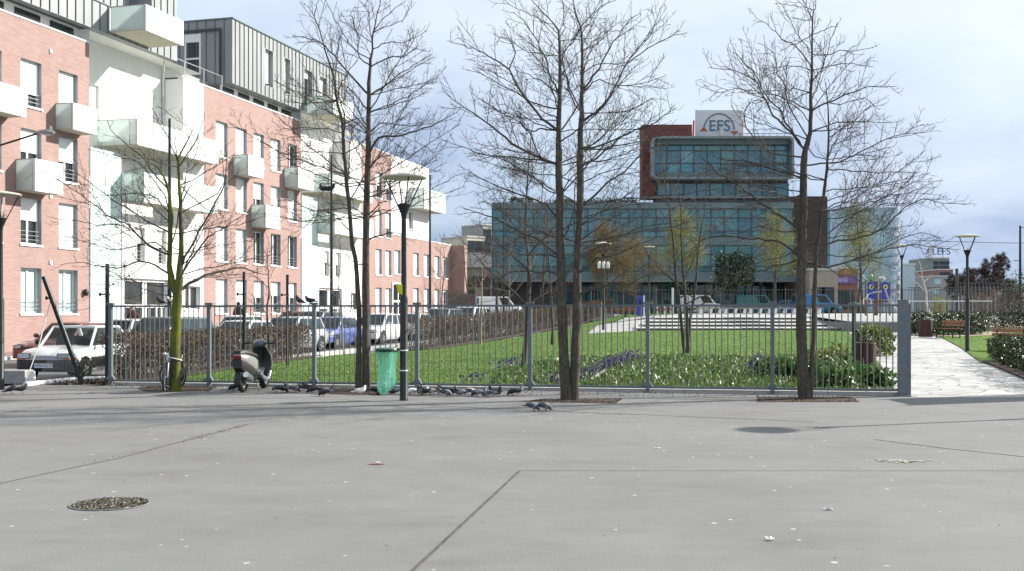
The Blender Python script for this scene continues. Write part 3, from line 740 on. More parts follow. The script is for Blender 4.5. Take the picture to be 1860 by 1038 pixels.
# ------------------------------------------------------------------ leafy hedges and shrubs
def leafy(name, label, cat, c, size, rz, n, leaf, m, seed, blossom=0, group=None, round_=0.25, asp=0.55, shell=0.55):
    t = thing(name, label, cat, (c[0], c[1], c[2]), rz, group)
    g = np.random.default_rng(seed)
    U = g.uniform(-1, 1, size=(n, 3)); k = g.integers(0, 3, size=n); on = g.random(n) < shell
    for i in range(n):
        if on[i]: U[i, k[i]] = math.copysign(1, U[i, k[i]]) if k[i] < 2 else 1
    q = np.abs(U)**(1/round_ if round_ < 0.2 else 4); nr = (q.sum(1))**0.25; U = U/np.maximum(1, nr)[:, None]
    sx, sy, sz = size; bumpy = 1+0.10*np.sin(U[:, 0]*sx*2.1+seed)+0.08*np.sin(U[:, 1]*sy*3.3+seed*2)
    P = np.stack([U[:, 0]*sx/2*bumpy, U[:, 1]*sy/2*bumpy, (U[:, 2]*0.5+0.5)*sz*bumpy], 1)
    P += g.normal(size=P.shape)*leaf*0.45; P[:, 2] = np.maximum(P[:, 2], 0.02)
    cloud('foliage', P, leaf, m, g, t, aspect=asp, up=0.45)
    mb = MB(); r2 = random.Random(seed)
    for i in range(max(5, int(sx*sy*5))):
        x, y = r2.uniform(-.42, .42)*sx, r2.uniform(-.42, .42)*sy
        mb.tube([(x, y, -0.05), (x*1.02+r2.uniform(-.05, .05), y*1.02, sz*.45), (x*1.1, y*1.1+r2.uniform(-.06, .06), sz*0.85)], [0.015, 0.011, 0.005], 5)
    mb.build('stems', 'bark_twig', t)
    if blossom:
        s = P[(P[:, 2] > sz*0.72)]; s = s[g.permutation(len(s))[:blossom]]; s[:, 2] += leaf*0.4
        cloud('blossom', s, leaf*0.6, 'white_blossom', g, t, aspect=0.9, up=0.6)
    return t
p = Vector((14.75, 29.7)); leafy('clipped_hedge', 'big dark glossy clipped hedge dotted with white blossom on the right of the path', 'hedge', (p.x, p.y, H(p.x, p.y)), (11, 2.1, 0.82), FANG, 18000, 0.085, 'shrub_leaf', 5, 90)
g = gz(1718, 54.5); leafy('clipped_hedge', 'low variegated hedge behind the brown bin and the bench beside the path', 'hedge', g, (3.5, 1.5, 1.0), 0.05, 6000, 0.10, 'shrub_leaf', 6, 30)
g = gz(1835, 61); leafy('clipped_hedge', 'distant dark hedge with white blossom at the right end of the terrace wall', 'hedge', g+Vector((0, 0, .1)), (3.6, 1.3, 0.75), 0.0, 3500, 0.10, 'shrub_leaf', 7, 30)
g = gz(1586, 37.5); leafy('round_bush', 'rounded yellow-green bush behind the brown bin inside the fence', 'bush', g, (1.15, 1.1, 0.85), 0.0, 2600, 0.11, 'variegated_leaf', 8)
g = gz(1845, 66); leafy('red_shrub', 'reddish bare shrub above the distant dark hedge', 'bush', g+Vector((-1, 0, .2)), (3.4, 1.6, 1.35), 0.0, 2600, 0.07, 'red_twig_leaf', 9, shell=0.2)
for i, (px, Z, s, h, m, lab) in enumerate(((1502, 26.2, 1.0, .42, 'laurel_leaf', 'leafy green plant beside the thin trunk of the rightmost plaza tree'), (1542, 25.4, 1.0, .40, 'laurel_leaf', 'broad-leaved green plant in front of the brown bin behind the railing'),
        (1592, 25.2, 0.6, .30, 'laurel_leaf', 'small green plant at the bare soil corner near the big gate post'), (1498, 29.5, 1.2, .55, 'variegated_leaf', 'yellow-tipped leafy shrub left of the dark green post'),
        (1450, 27.5, 1.0, .4, 'laurel_leaf', 'low leafy plant behind the trunk of the rightmost plaza tree'), (1415, 28.0, 0.9, .38, 'laurel_leaf', 'low leafy plant at the right end of the flower bed'), (1525, 24.5, 0.7, .35, 'laurel_leaf', 'low green plant close against the railing near the gate post'))):
    leafy('leafy_plant', lab, 'plant', gz(px, Z), (s, s*0.9, h), i*0.7, 700, 0.15, m, 20+i, group='leafy plants in the bed by the gate post', asp=0.5)
sheet('soil', [(5.4, 23.55), (8.02, 23.1), xy(1622, 700), xy(1600, 668), xy(1540, 655), xy(1480, 655)], 'soil_brown', 0.05, 0.8)
# twiggy brown hedges along the road
def twig_hedge(label, pts, width, h, per_m, seed, gap=0.45):
    t = thing('twiggy_hedge', label, 'hedge', (pts[0][0], pts[0][1], H(*pts[0])), 0, 'brown hedges along the road side of the lawn')
    r = random.Random(seed); g = np.random.default_rng(seed); o = Vector((pts[0][0], pts[0][1], H(*pts[0])))
    mb = MB(); P = []
    for a, b in zip(pts[:-1], pts[1:]):
        a, b = Vector(a), Vector(b); L = (b-a).length; n = Vector((-(b-a).y, (b-a).x))/L
        for i in range(int(L*24)):
            f = r.random(); c = a+(b-a)*f+n*r.gauss(0, width*0.2); z = H(c.x, c.y)
            p = Vector((c.x, c.y, z))-o; q = [p]
            hh = h*r.uniform(0.75, 1.02); k = 5
            for j in range(1, k): q.append(p+Vector((r.gauss(0, .05)*j, r.gauss(0, .05)*j, hh*j/(k-1))))
            mb.tube(q, [0.012, 0.010, 0.008, 0.006, 0.004], 4)
            for j in range(4):
                s = q[r.randrange(2, 5)]; d = Vector((r.gauss(0, .2), r.gauss(0, .2), r.uniform(0, .22)))
                mb.tube([s, s+d], [0.005, 0.003], 3)
        m = int(L*per_m)
        for i in range(m):
            f = r.random(); c = a+(b-a)*f; hh = gap+(h-gap)*(r.random()**0.55)
            if r.random() < 0.13: hh = r.uniform(0.08, gap)
            e = n*r.uniform(-.5, .5)*width*(1 if hh > 0.3 else .5)
            top = h*(1+0.04*math.sin(f*L*2.3)+0.03*math.sin(f*L*5.1))
            P.append((c.x+e.x-o.x, c.y+e.y-o.y, H(c.x, c.y)-o.z+min(hh*top/h, top+0.02)))
    mb.build('stems', 'bark_twig', t)
    cloud('foliage', P, 0.055, 'hedge_leaf', g, t, aspect=0.6)
    return t
twig_hedge('nearer brown twiggy hedge behind the scooter and the bicycle', [(-9.75, 26.9), (-9.0, 34), (-7.95, 42)], 0.9, 1.22, 1700, 31)
twig_hedge('farther brown twiggy hedge running back past the black lamp post', [(hedge_x(47.5)+0.1, 47.5), (hedge_x(60), 60), (hedge_x(78), 78), (hedge_x(97), 97)], 1.0, 1.40, 1000, 32)
# ------------------------------------------------------------------ apartment terrace on the left
# local axes of every block: x along the street, y into the building, z up
def U(px, w=0.0):
    r = (px-CX)/F; ox, oy = OV.x+w*NV.x, OV.y+w*NV.y
    return (r*oy-ox)/(D2.x-r*D2.y)
def VZ(px, py, w=0.0):
    p = LOC(U(px, w), w); return CH-(py-HY)*p.y/F
def wall_grid(mb, u0, u1, v0, v1, y, holes, depth=0.22, mi=0, rmi=None):
    rmi = mi if rmi is None else rmi
    us = sorted({u0, u1, *[h[0] for h in holes], *[h[1] for h in holes]}); vs_ = sorted({v0, v1, *[h[2] for h in holes], *[h[3] for h in holes]})
    us = [u for u in us if u0-1e-6 <= u <= u1+1e-6]; vs_ = [v for v in vs_ if v0-1e-6 <= v <= v1+1e-6]
    for a, b in zip(us[:-1], us[1:]):
        for c, d in zip(vs_[:-1], vs_[1:]):
            mu, mv = (a+b)/2, (c+d)/2
            if any(h[0] < mu < h[1] and h[2] < mv < h[3] for h in holes): continue
            mb.quad((a, y, c), (b, y, c), (b, y, d), (a, y, d), mi)
    for a, b, c, d in holes:
        e = y+depth
        mb.quad((a, y, c), (a, e, c), (a, e, d), (a, y, d), rmi); mb.quad((b, y, c), (b, y, d), (b, e, d), (b, e, c), rmi)
        mb.quad((a, y, d), (a, e, d), (b, e, d), (b, y, d), rmi); mb.quad((a, y, c), (b, y, c), (b, e, c), (a, e, c), rmi)
def window(parent, a, b, c, d, y, shut=1.0, rail=True, curtain=False, sill=True, leaves=2):
    """opening a..b wide, c..d high, glazing plane at local y"""
    w = MB(); fw = 0.06
    for x0, x1, z0, z1 in ((a, a+fw, c, d), (b-fw, b, c, d), (a+fw, b-fw, c, c+fw), (a+fw, b-fw, d-fw, d)): w.bx(x0, x1, y-0.05, y+0.02, z0, z1)
    for k in range(1, leaves):
        m = a+(b-a)*k/leaves; w.bx(m-0.05, m+0.05, y-0.045, y+0.015, c+fw, d-fw)
    win = w.build('window', 'white_paint', parent)
    g = MB(); g.quad((a+.02, y, c+.02), (b-.02, y, c+.02), (b-.02, y, d-.02), (a+.02, y, d-.02)); g.build('pane', 'curtain_mint' if curtain else 'window_glass', win, fix=False)
    if shut > 0:
        s = MB(); s.bx(a+0.015, b-0.015, y-0.075, y-0.052, d-(d-c)*shut, d-0.005); s.build('shutter', 'shutter_white', win)
    if rail:
        s = MB()
        for k in range(3): s.bx(a, b, y-0.17, y-0.145, c+0.18+0.17*k, c+0.205+0.17*k)
        s.build('guard_rail', 'rail_metal', win)
    if sill:
        s = MB(); s.bx(a-0.06, b+0.06, y-0.29, y-0.05, c-0.09, c-0.003); s.build('sill', 'white_paint', win)
    return win
def balcony(parent, a, b, v0, v1, y0, y1, slab=0.14, side='frosted_glass', front='balcony_panel'):
    """tray of panels: back at local y0, front at y1 (y1 < y0)"""
    m = MB(); m.bx(a, b, y1, y0, v0, v0+slab); o = m.build('balcony', 'cream_soffit', parent)
    m = MB(); m.bx(a-0.0, b, y1-0.04, y1-0.003, v0-0.02, v1); m.build('front_panel', front, o)
    m = MB(); m.bx(a-0.035, a-0.004, y1+0.02, y0-0.01, v0+0.02, v1-0.03); m.build('side_panel', side, o)
    m = MB(); m.bx(b+0.004, b+0.035, y1+0.02, y0-0.01, v0+0.02, v1-0.03); m.build('side_panel', side, o)
    m = MB(); m.bx(a-0.045, a-0.002, y1-0.01, y1+0.035, v0-0.02, v1+0.01); m.bx(a-0.04, a-0.003, y1+0.03, y0, v1-0.025, v1+0.012); m.build('edge_rail', 'rail_metal', o)
    return o
ROWS = [(1.72, 3.56), (4.52, 6.38), (7.32, 9.18), (10.12, 11.98)]
VT = 13.55
rb = random.Random(77)
def seams(mb, u0, u1, v0, v1, y, step=0.55):
    u = u0+0.2
    while u < u1-0.05: mb.bx(u-0.011, u+0.011, y-0.045, y-0.001, v0+0.01, v1-0.01); u += step
def brick_block(parent, u0, u1, cols, width, name='brick_wall', rows=ROWS, top=VT, skip=(), shut=None):
    holes = []
    for ci, c in enumerate(cols):
        for ri, (a, b) in enumerate(rows):
            if (ci, ri) in skip: continue
            holes.append((c-width/2, c+width/2, a, b))
    mb = MB(); wall_grid(mb, u0, u1, -0.4, top, 0.0, holes, 0.24, 0, 1)
    mb.quad((u0, 0, top), (u1, 0, top), (u1, 0.35, top), (u0, 0.35, top)); mb.quad((u1, 0, -.4), (u1, 2.5, -.4), (u1, 2.5, top), (u1, 0, top)); mb.quad((u0, 2.5, -.4), (u0, 0, -.4), (u0, 0, top), (u0, 2.5, top))
    wall = mb.build(name, ['salmon_brick', 'reveal_grey'], parent, fix=False)
    c = MB(); c.bx(u0, u1, -0.03, 0.30, top+0.002, top+0.07); c.build('coping', 'white_paint', parent)
    for ci, cc in enumerate(cols):
        for ri, (a, b) in enumerate(rows):
            if (ci, ri) in skip: continue
            s = (shut or {}).get((ci, ri), rb.choice([1.0, 1.0, 0.98, 0.62, 0.55]))
            window(parent, cc-width/2, cc+width/2, a, b, 0.24, s, True, curtain=(s == 0))
def white_section(parent, u0, L, idx):
    """recessed white stair bay with two long balconies, a mint screen and a glazed entrance; L is its length"""
    uA, uB = u0, u0+L
    holes = [(u0+1.55, u0+2.35, 10.3, 12.2), (u0+1.9, u0+3.2, 7.4, 9.4), (u0+3.9, u0+5.2, 7.4, 9.4)]
    mb = MB(); wall_grid(mb, uA, uB-1.9, 6.0, 14.2, 1.2, holes, 0.2); mb.quad((uA, 0, 6), (uA, 1.2, 6), (uA, 1.2, 14.2), (uA, 0, 14.2)); mb.quad((uA, 0, 6.0), (uB-1.9, 0, 6.0), (uB-1.9, 1.2, 6.0), (uA, 1.2, 6.0))
    mb.quad((uA, .16, 14.196), (uB, .16, 14.196), (uB, 1.5, 14.196), (uA, 1.5, 14.196)); mb.quad((uB-1.9, 1.2, VT), (uB, 1.2, VT), (uB, 1.2, 14.196), (uB-1.9, 1.2, 14.196))
    # white front volume beside the recess
    wall_grid(mb, uB-1.9, uB, 6.0, VT, 0.0, [], 0.2); mb.quad((uB-1.9, 0, 6), (uB-1.9, 1.2, 6), (uB-1.9, 1.2, VT), (uB-1.9, 0, VT)); mb.quad((uB-1.9, 0, VT), (uB, 0, VT), (uB, 3, VT), (uB-1.9, 3, VT)); mb.quad((uB-1.9, 1.2, VT), (uB-1.9, 1.2, 6), (uB-1.9, 3, 6), (uB-1.9, 3, VT))
    lowh = [(u0+3.35, u0+4.15, 4.1, 5.75), (u0+5.1, u0+5.9, 4.1, 5.75), (u0+2.55, u0+6.1, 0.15, 3.35), (u0+L-1.75, u0+L-0.3, 1.9, 3.1)]
    wall_grid(mb, uA, uB, -0.4, 6.0, -0.003, lowh, 0.25)
    mb.build('white_wall', 'white_wall', parent, fix=False)
    dp = MB(); dp.tube([(uB-1.98, 1.1, 6.05), (uB-1.98, 1.1, 14.1)], .055, 8); dp.build('drainpipe', 'white_paint', parent, True)
    c = MB(); c.bx(uB-1.95, uB, -0.03, 0.3, VT+0.002, VT+0.07); c.build('coping', 'white_paint', parent)
    for (a, b, c_, d) in holes: window(parent, a, b, c_, d, 1.4, rb.choice([0.5, 1.0, 0.8]), True)
    window(parent, *lowh[0], 0.24, 0.45, True); window(parent, *lowh[1], 0.24, 0.5, True); window(parent, *lowh[3], 0.24, 0.0, False)
    # glazed entrance
    a, b = lowh[2][0], lowh[2][1]; y = 0.2
    fr = MB()
    for x in (a+.05, a+(b-a)*.47, a+(b-a)*.53, b-.05): fr.bx(x-.06, x+.06, y-.06, y+.05, 0.15, 3.35)
    for z in (0.2, 2.05, 3.28): fr.bx(a, b, y-.05, y+.04, z-.07, z+.07)
    for x in (a+(b-a)*.62, a+(b-a)*.78, a+(b-a)*.90): fr.bx(x-.05, x+.05, y-.055, y+.045, .2, 2.05)
    en = fr.build('entrance', 'white_paint', parent)
    g = MB(); g.quad((a, y+.01, .15), (b, y+.01, .15), (b, y+.01, 3.35), (a, y+.01, 3.35)); g.build('pane', 'window_glass', en, fix=False)
    # mint glass screen
    m = MB(); m.bx(u0+0.02, u0+2.2, -0.06, -0.012, 0.3, 9.0); m.build('glass_screen', 'mint_panel', parent)
    m = MB()
    for v in (3.0, 6.1, 8.9): m.bx(u0+0.02, u0+2.2, -0.075, -0.062, v-.012, v+.012)
    m.bx(u0+2.2, u0+2.26, -.07, .3, .3, 9.0); m.build('screen_frame', 'rail_metal', parent)
    # long balconies
    balcony(parent, u0+2.25, u0+9.3, 9.42, 10.60, 1.2, -.85, 0.2)
    balcony(parent, u0+2.27, u0+8.6, 6.80, 8.14, 0.0, -1.2, 0.2)
    # top balcony hung on the zinc storey
    s_ = (0, -.9)[idx]; dv = (0, -.3)[idx]
    balcony(parent, u0+1.2+s_, u0+4.2+s_, 14.32+dv, 15.45+dv, -0.26, -2.0, 0.12)
def zinc_storey(parent, u0, u1, holes, set0):
    """standing-seam metal attic hung over the parapet, front at local y=-0.2"""
    vb, vt = 14.2, 17.7
    mb = MB(); wall_grid(mb, u0, u1, vb, vt, -0.2, holes, 0.35)
    mb.quad((u0, -.2, vb), (u0, 9, vb), (u0, 9, vt), (u0, -.2, vt)); mb.quad((u1, -.2, vb), (u1, 9, vb), (u1, 9, vt), (u1, -.2, vt))
    mb.quad((u0, -.2, vt), (u1, -.2, vt), (u1, 9, vt), (u0, 9, vt)); mb.quad((u0, -.2, vb), (u1, -.2, vb), (u1, 9, vb), (u0, 9, vb))
    z = mb.build('zinc_storey', 'zinc', parent, fix=False)
    s = MB()
    u = u0+.3
    while u < u1-.05:
        cuts = [(vb, vt)]
        for a, b, c, d in holes:
            if a-.05 < u < b+.05: cuts = [(vb, c-.02), (d+.02, vt)]
        for c0, c1 in cuts:
            if c1-c0 > .1: s.bx(u-.011, u+.011, -.245, -.201, c0+.01, c1-.01)
        u += 0.48
    yy = 0.3
    while yy < 9: s.bx(u0-.045, u0-.001, yy-.016, yy+.016, vb+.01, vt-.01); yy += .55
    s.bx(u0-.06, u1+.06, -.27, 9, vt+.003, vt+.07)
    s.build('seams', 'fence_grey', z)
    for a, b, c, d in holes: window(parent, a, b, c, d, 0.12, rb.choice([0.2, 0.15, 0.9]), False, sill=False, leaves=1)
    return z
def attic_band(parent, u0, u1, n):
    mb = MB(); mb.quad((u0, .55, VT), (u1, .55, VT), (u1, .55, 14.25), (u0, .55, 14.25)); o = mb.build('attic_band', 'white_wall', parent, fix=False)
    g = MB()
    for i in range(n):
        a = u0+(u1-u0)*(i+.12)/n; b = u0+(u1-u0)*(i+.82)/n; g.bx(a, b, .50, .54, VT+.05, 14.12)
    g.build('clerestory', 'window_glass', o)
def block(name, label, u0):
    p = LOC(u0, 0); return thing(name, label, 'building', (p.x, p.y, 0), FANG)
u1e = U(162); LW = U(370)-U(162)
cs = [(U(36)+U(77))/2, (U(105)+U(143))/2]; dc = cs[1]-cs[0]; ww = 1.22
# block one
B1 = block('apartment_building', 'nearest salmon brick block with frosted balconies at the left edge', 0.0)
cols = [cs[0]-dc*3, cs[0]-dc*2, cs[0]-dc, cs[0], cs[1]]
sh = {(3, 0): 0, (4, 0): 0, (3, 1): 0.48, (4, 1): 0.97, (3, 2): 0.5, (4, 2): 0.55, (3, 3): 0.72, (4, 3): 1.0}
brick_block(B1, -22.0, u1e, cols, ww, shut=sh)
bw = 1.75
balcony(B1, -.95, .73, 6.60, 7.86, 0, -.83); balcony(B1, 1.41, 2.97, 9.42, 10.51, 0, -.81); ub = U(46, .82); balcony(B1, ub-1.7, ub, 9.42, 10.51, 0, -.82)
mb = MB(); mb.quad((-22, .8, 14.2), (u1e+4.4, .8, 14.2), (u1e+4.4, .8, 19), (-22, .8, 19)); z1 = mb.build('zinc_storey', 'zinc', B1, fix=False)
mb = MB(); seams(mb, -22, u1e+4.4, 15.4, 19, .8, .5); mb.build('seams', 'fence_grey', z1)
mb = MB(); mb.bx(-22, u1e+6.55, -.2, .15, 14.2, 15.45); zp = mb.build('zinc_parapet', 'zinc', B1)
mb = MB(); seams(mb, -22, u1e+6.5, 14.2, 15.45, -.2, .55); mb.bx(-22, u1e+6.6, -.25, .2, 15.453, 15.5); mb.build('seams', 'fence_grey', zp)
mb = MB(); mb.bx(u1e+4.4, u1e+6.55, .152, 6, 14.2, 19); mb.bx(u1e+4.4, u1e+6.55, -.2, .15, 15.505, 19); ze = mb.build('zinc_bay', 'zinc', B1)
mb = MB(); seams(mb, u1e+4.4, u1e+6.5, 15.55, 19, -.2, .55); mb.build('seams', 'fence_grey', ze)
attic_band(B1, -22, u1e, 12)
white_section(B1, u1e+.004, LW, 0)
for k, (ci, v) in enumerate(((0, 12.55), (0, 9.35), (0, 6.5), (0, 3.75))):
    m = MB(); m.bx((cs[0]+cs[1])/2-.07, (cs[0]+cs[1])/2+.07, -.05, -.002, v, v+.16); m.build('vent', 'white_paint', B1)
m = MB(); m.ell((u1e-.35, -.1, 2.62), (.12, .12, .16)); m.build('wall_lamp', 'black_plastic', B1, True)
for c in (cs[0], cs[1]): pass
# block two
u2 = u1e+LW
B2 = block('apartment_building', 'middle salmon brick block with grey zinc top floor and white balconies', 0.0)
u2e = U(546.5); W2 = u2e-u2
c2 = [U(x) for x in (403, 438.5, 470, 501, 531)]
sh2 = {(0, 0): 1, (1, 0): 1, (2, 0): .52, (3, 0): .45, (4, 0): .5, (0, 1): 1, (1, 1): 1, (2, 1): 0.02, (3, 1): .02, (4, 1): .02, (0, 2): 1, (1, 2): 1, (2, 2): .5, (3, 2): .6, (4, 2): .95, (0, 3): 1, (1, 3): 1, (2, 3): 1, (3, 3): .95, (4, 3): .05}
brick_block(B2, u2+.008, u2e, c2, 1.2, shut=sh2)
balcony(B2, 15.99, 17.72, 9.27, 10.37, 0, -.84); balcony(B2, 17.93, 19.64, 6.56, 7.82, 0, -.85); balcony(B2, 21.93, 24.0, 9.25, 10.44, 0, -.86)
uz = U(422, .2)
za, zb = 14.85, 16.95
zinc_storey(B2, uz, u2e+6.55, [(U(482, .2), U(496, .2), za, zb), (U(517, .2), U(527, .2), za, zb), (U(553, .2), U(567, .2), za-.3, zb-.1), (U(581, .2), U(594, .2), za-.3, zb-.1)], None)
# window in the end wall of the metal storey
w = MB(); w.bx(uz-.06, uz-.002, 1.7, 1.8, 14.75, 17.0); w.bx(uz-.06, uz-.002, 2.6, 2.7, 14.75, 17.0); w.bx(uz-.06, uz-.002, 1.8, 2.6, 14.75, 14.85); w.bx(uz-.06, uz-.002, 1.8, 2.6, 16.55, 17.0); w.bx(uz-.06, uz-.002, 1.8, 2.6, 15.6, 15.7)
we = w.build('window', 'white_paint', B2); g = MB(); g.quad((uz-.012, 1.75, 14.8), (uz-.012, 2.65, 14.8), (uz-.012, 2.65, 16.6), (uz-.012, 1.75, 16.6)); g.build('pane', 'window_glass', we, fix=False)
w = MB(); w.bx(uz-.12, uz-.047, .45, 3.4, 17.1, 17.22); w.bx(uz-.12, uz-.047, .45, .55, 14.6, 17.1); w.build('window_surround', 'dark_frame', we)
mb = MB(); mb.quad((u2, 1.2, VT), (uz, 1.2, VT), (uz, 1.2, 14.3), (u2, 1.2, 14.3)); mb.quad((u2-1.9, 0, VT+.075), (uz, 0, VT+.075), (uz, 9, VT+.075), (u2-1.9, 9, VT+.075)); mb.build('roof_terrace', 'concrete', B2, fix=False)
m = MB()
for u in np.linspace(u2-3.3, uz-.4, 4): m.tube([(u, .2, VT), (u, .2, VT+.95)], .02, 5)
m.tube([(u2-3.4, .2, VT+.95), (uz-.3, .2, VT+.95)], .025, 5); m.build('terrace_rail', 'rail_metal', B2)
attic_band(B2, uz, u2e, 5)
white_section(B2, u2e+.004, LW, 1)
# block three
u3 = u2e+LW
B3 = block('apartment_building', 'farthest salmon brick block with white tower and lower two-storey wing', 0.0)
u3e = U(711); c3 = [U(x) for x in (688, 705.5)]
brick_block(B3, u3+.008, u3e, c3, 1.15, shut={(0, 0): 1, (0, 1): .97, (0, 2): 1, (0, 3): .5})
u4 = U(779); u5 = U(819)
r7 = [(1.9, 3.7), (4.7, 6.5)]
hw = [(u3e+3.6, u3e+4.6, 8.3, 10.2)]
mb = MB(); wall_grid(mb, u3e+.004, u4, 7.6, 13.6, 0.0, hw, .2)
mb.quad((u4, 0, 7.6), (u4, 9, 7.6), (u4, 9, 13.6), (u4, 0, 13.6)); mb.quad((u3e, 0, 13.6), (u4, 0, 13.6), (u4, 9, 13.6), (u3e, 9, 13.6)); mb.quad((u3e, 0, 7.6), (u3e, 9, 7.6), (u3e, 9, 13.6), (u3e, 0, 13.6))
mb.build('white_wall', 'white_wall', B3, fix=False); window(B3, *hw[0], .2, .3, True)
balcony(B3, u4-4.5, u4+.6, 9.9, 11.5, 0, -1.2, .2, side='balcony_panel')
c4 = [U(x) for x in (722, 756, 775, 794, 809)]
brick_block(B3, u3e+.008, u5, c4, 1.25, rows=r7, top=7.6, skip={(0, 0)}, shut={(k, j): 1 if k < 4 else .1 for k in range(5) for j in range(2)})
# entrance in the wing, end return and its roof
e = MB()
for x in (0.1, 1.2, 2.3): e.bx(c4[0]-1.2+x-.07, c4[0]-1.2+x+.07, -.07, -.005, .9, 4.0)
for z in (.95, 2.6, 3.95): e.bx(c4[0]-1.2, c4[0]+1.2, -.065, -.004, z-.07, z+.07)
en = e.build('entrance', 'white_paint', B3); g = MB(); g.bx(c4[0]-1.2, c4[0]+1.2, -.03, -.003, .9, 4.0); g.build('pane', 'window_glass', en)
mb = MB(); mb.bx(u5+.004, u5+.7, -1.25, 4, 0, 7.6); mb.build('end_wing', 'salmon_brick', B3)
mb = MB(); mb.bx(u5-6.5, u5-1.5, 2.0, 6, 7.6, 8.7); mb.bx(u5-1.45, u5+1, 2.5, 5, 7.6, 9.2); mb.build('roof_plant_room', 'slate_roof', B3)
# ------------------------------------------------------------------ glass office building across the park
YE = 112.0; SE = YE/F
def EX(px): return (px-CX)*SE
def EZ(py): return CH-(py-HY)*SE
E0 = Vector((EX(1300), YE, 1.6))
EF = thing('office_building', 'wide blue-green glass office building with a red brick tower on its roof', 'building', E0)
def ebx(mb, px0, px1, py0, py1, y0, y1, mi=0):
    mb.bx(EX(px0)-E0.x, EX(px1)-E0.x, y0, y1, EZ(py1)-E0.z, EZ(py0)-E0.z, mi)
def curtain(parent, px0, px1, pys, step, y, gm, seed, name='curtain_wall', mull=0.07, tilt=0.010):
    r = random.Random(seed); g = MB(); n = max(1, round((px1-px0)/step))
    for py0, py1 in zip(pys[:-1], pys[1:]):
        for i in range(n):
            a = px0+(px1-px0)*i/n; b = px0+(px1-px0)*(i+1)/n; t = r.gauss(0, tilt); t2 = r.gauss(0, tilt)
            x0, x1 = EX(a)-E0.x, EX(b)-E0.x; z0, z1 = EZ(py1)-E0.z, EZ(py0)-E0.z
            g.quad((x0, y+t, z0), (x1, y-t+t2, z0), (x1, y-t-t2, z1), (x0, y+t-t2, z1))
    o = g.build(name, gm, parent, fix=False)
    m = MB()
    for i in range(n+1):
        x = EX(px0+(px1-px0)*i/n)-E0.x; m.bx(x-mull/2, x+mull/2, y-.10, y-.03, EZ(pys[-1])-E0.z, EZ(pys[0])-E0.z)
    for p in pys: z = EZ(p)-E0.z; m.bx(EX(px0)-E0.x, EX(px1)-E0.x, y-.09, y-.035, z-mull/2, z+mull/2)
    m.build('mullions', 'dark_frame', o); return o
mb = MB(); ebx(mb, 893, 1440, 377, 514, .3, 22); ebx(mb, 1000, 1440, 514, 575, 5, 22); mb.build('core', 'dark_grey', EF)
curtain(EF, 894, 1440, [380, 396, 420, 431], 24.3, 0.0, 'teal_glass', 1)
curtain(EF, 894, 1440, [446, 462, 484, 494], 24.3, 0.0, 'teal_glass', 2)
mb = MB(); ebx(mb, 892, 1441, 431.5, 445.5, -.12, .28); ebx(mb, 892, 1441, 494.5, 504, -.12, .28); ebx(mb, 893, 1441, 368.5, 379.5, -.2, .28); mb.build('spandrel_bands', 'grey_cladding', EF)
mb = MB(); ebx(mb, 900, 1441, 504.5, 510.5, -2.4, .3); cn = mb.build('canopy', 'grey_cladding', EF); mb = MB(); ebx(mb, 900, 1441, 510.8, 513.5, -2.6, .3); mb.build('canopy_edge', 'frame_silver', cn)
curtain(EF, 1000, 1440, [515, 531, 572], 30, 4.0, 'green_glass', 3)
for px in range(1015, 1440, 61):
    mb = MB(); ebx(mb, px, px+4, 514.5, 575, 0.2, .5); mb.build('column', 'dark_frame', EF)
mb = MB(); ebx(mb, 893, 998, 514.5, 575, .2, 5); mb.build('entrance_wall', 'dark_grey', EF)
# roof garden edge, brick tower, upper glass boxes
mb = MB(); ebx(mb, 1170, 1262, 221.5, 357, 1.7, 4); mb.build('brick_tower', 'dark_red_brick', EF)
mb = MB(); ebx(mb, 1197, 1437, 326, 368, 1.3, 5); ebx(mb, 1187, 1436, 254, 326, 1.0, 5); mb.build('core', 'dark_grey', EF)
# rounded silver frame round the top storey
fr = MB(); x0, x1, z0, z1 = EX(1183)-E0.x, EX(1440)-E0.x, EZ(327)-E0.z, EZ(249)-E0.z
def rr(x0, x1, z0, z1, r, k=6):
    out = []
    for cx, cz, a0 in ((x1-r, z1-r, 0), (x0+r, z1-r, 90), (x0+r, z0+r, 180), (x1-r, z0+r, 270)):
        for i in range(k+1): a = R(a0+90*i/k); out.append((cx+r*math.cos(a), cz+r*math.sin(a)))
    return out
o_, i_ = rr(x0, x1, z0, z1, .5), rr(x0+.24, x1-.24, z0+.24, z1-.24, .3); n = len(o_)
for i in range(n):
    j = (i+1) % n; a, b, c, d = o_[i], o_[j], i_[j], i_[i]
    fr.add([(a[0], -.6, a[1]), (b[0], -.6, b[1]), (c[0], -.6, c[1]), (d[0], -.6, d[1]), (a[0], 1.0, a[1]), (b[0], 1.0, b[1]), (c[0], 1.0, c[1]), (d[0], 1.0, d[1])], [(0, 1, 2, 3), (0, 4, 5, 1), (3, 2, 6, 7)])
fr.build('silver_frame', 'frame_silver', EF)
curtain(EF, 1189, 1435, [262, 272, 295, 312], 24.3, .9, 'blue_glass', 4)
mb = MB(); ebx(mb, 1189, 1435, 253, 261.5, .3, .95); mb.build('blind_box', 'grey_cladding', EF)
mb = MB(); ebx(mb, 1189, 1435, 312.5, 322.5, .5, .95); mb.build('spandrel_bands', 'grey_cladding', EF)
curtain(EF, 1197, 1437, [331, 357], 24.3, 1.2, 'blue_glass', 5)
mb = MB(); ebx(mb, 1170, 1441, 357.2, 360.5, -.1, 1.1); ebx(mb, 1197, 1441, 361, 368, 1.0, 1.25); mb.build('parapet', 'frame_silver', EF)
mb = MB()
for px in range(1350, 1436, 14): ebx(mb, px, px+1, 237, 249, 2, 2.06)
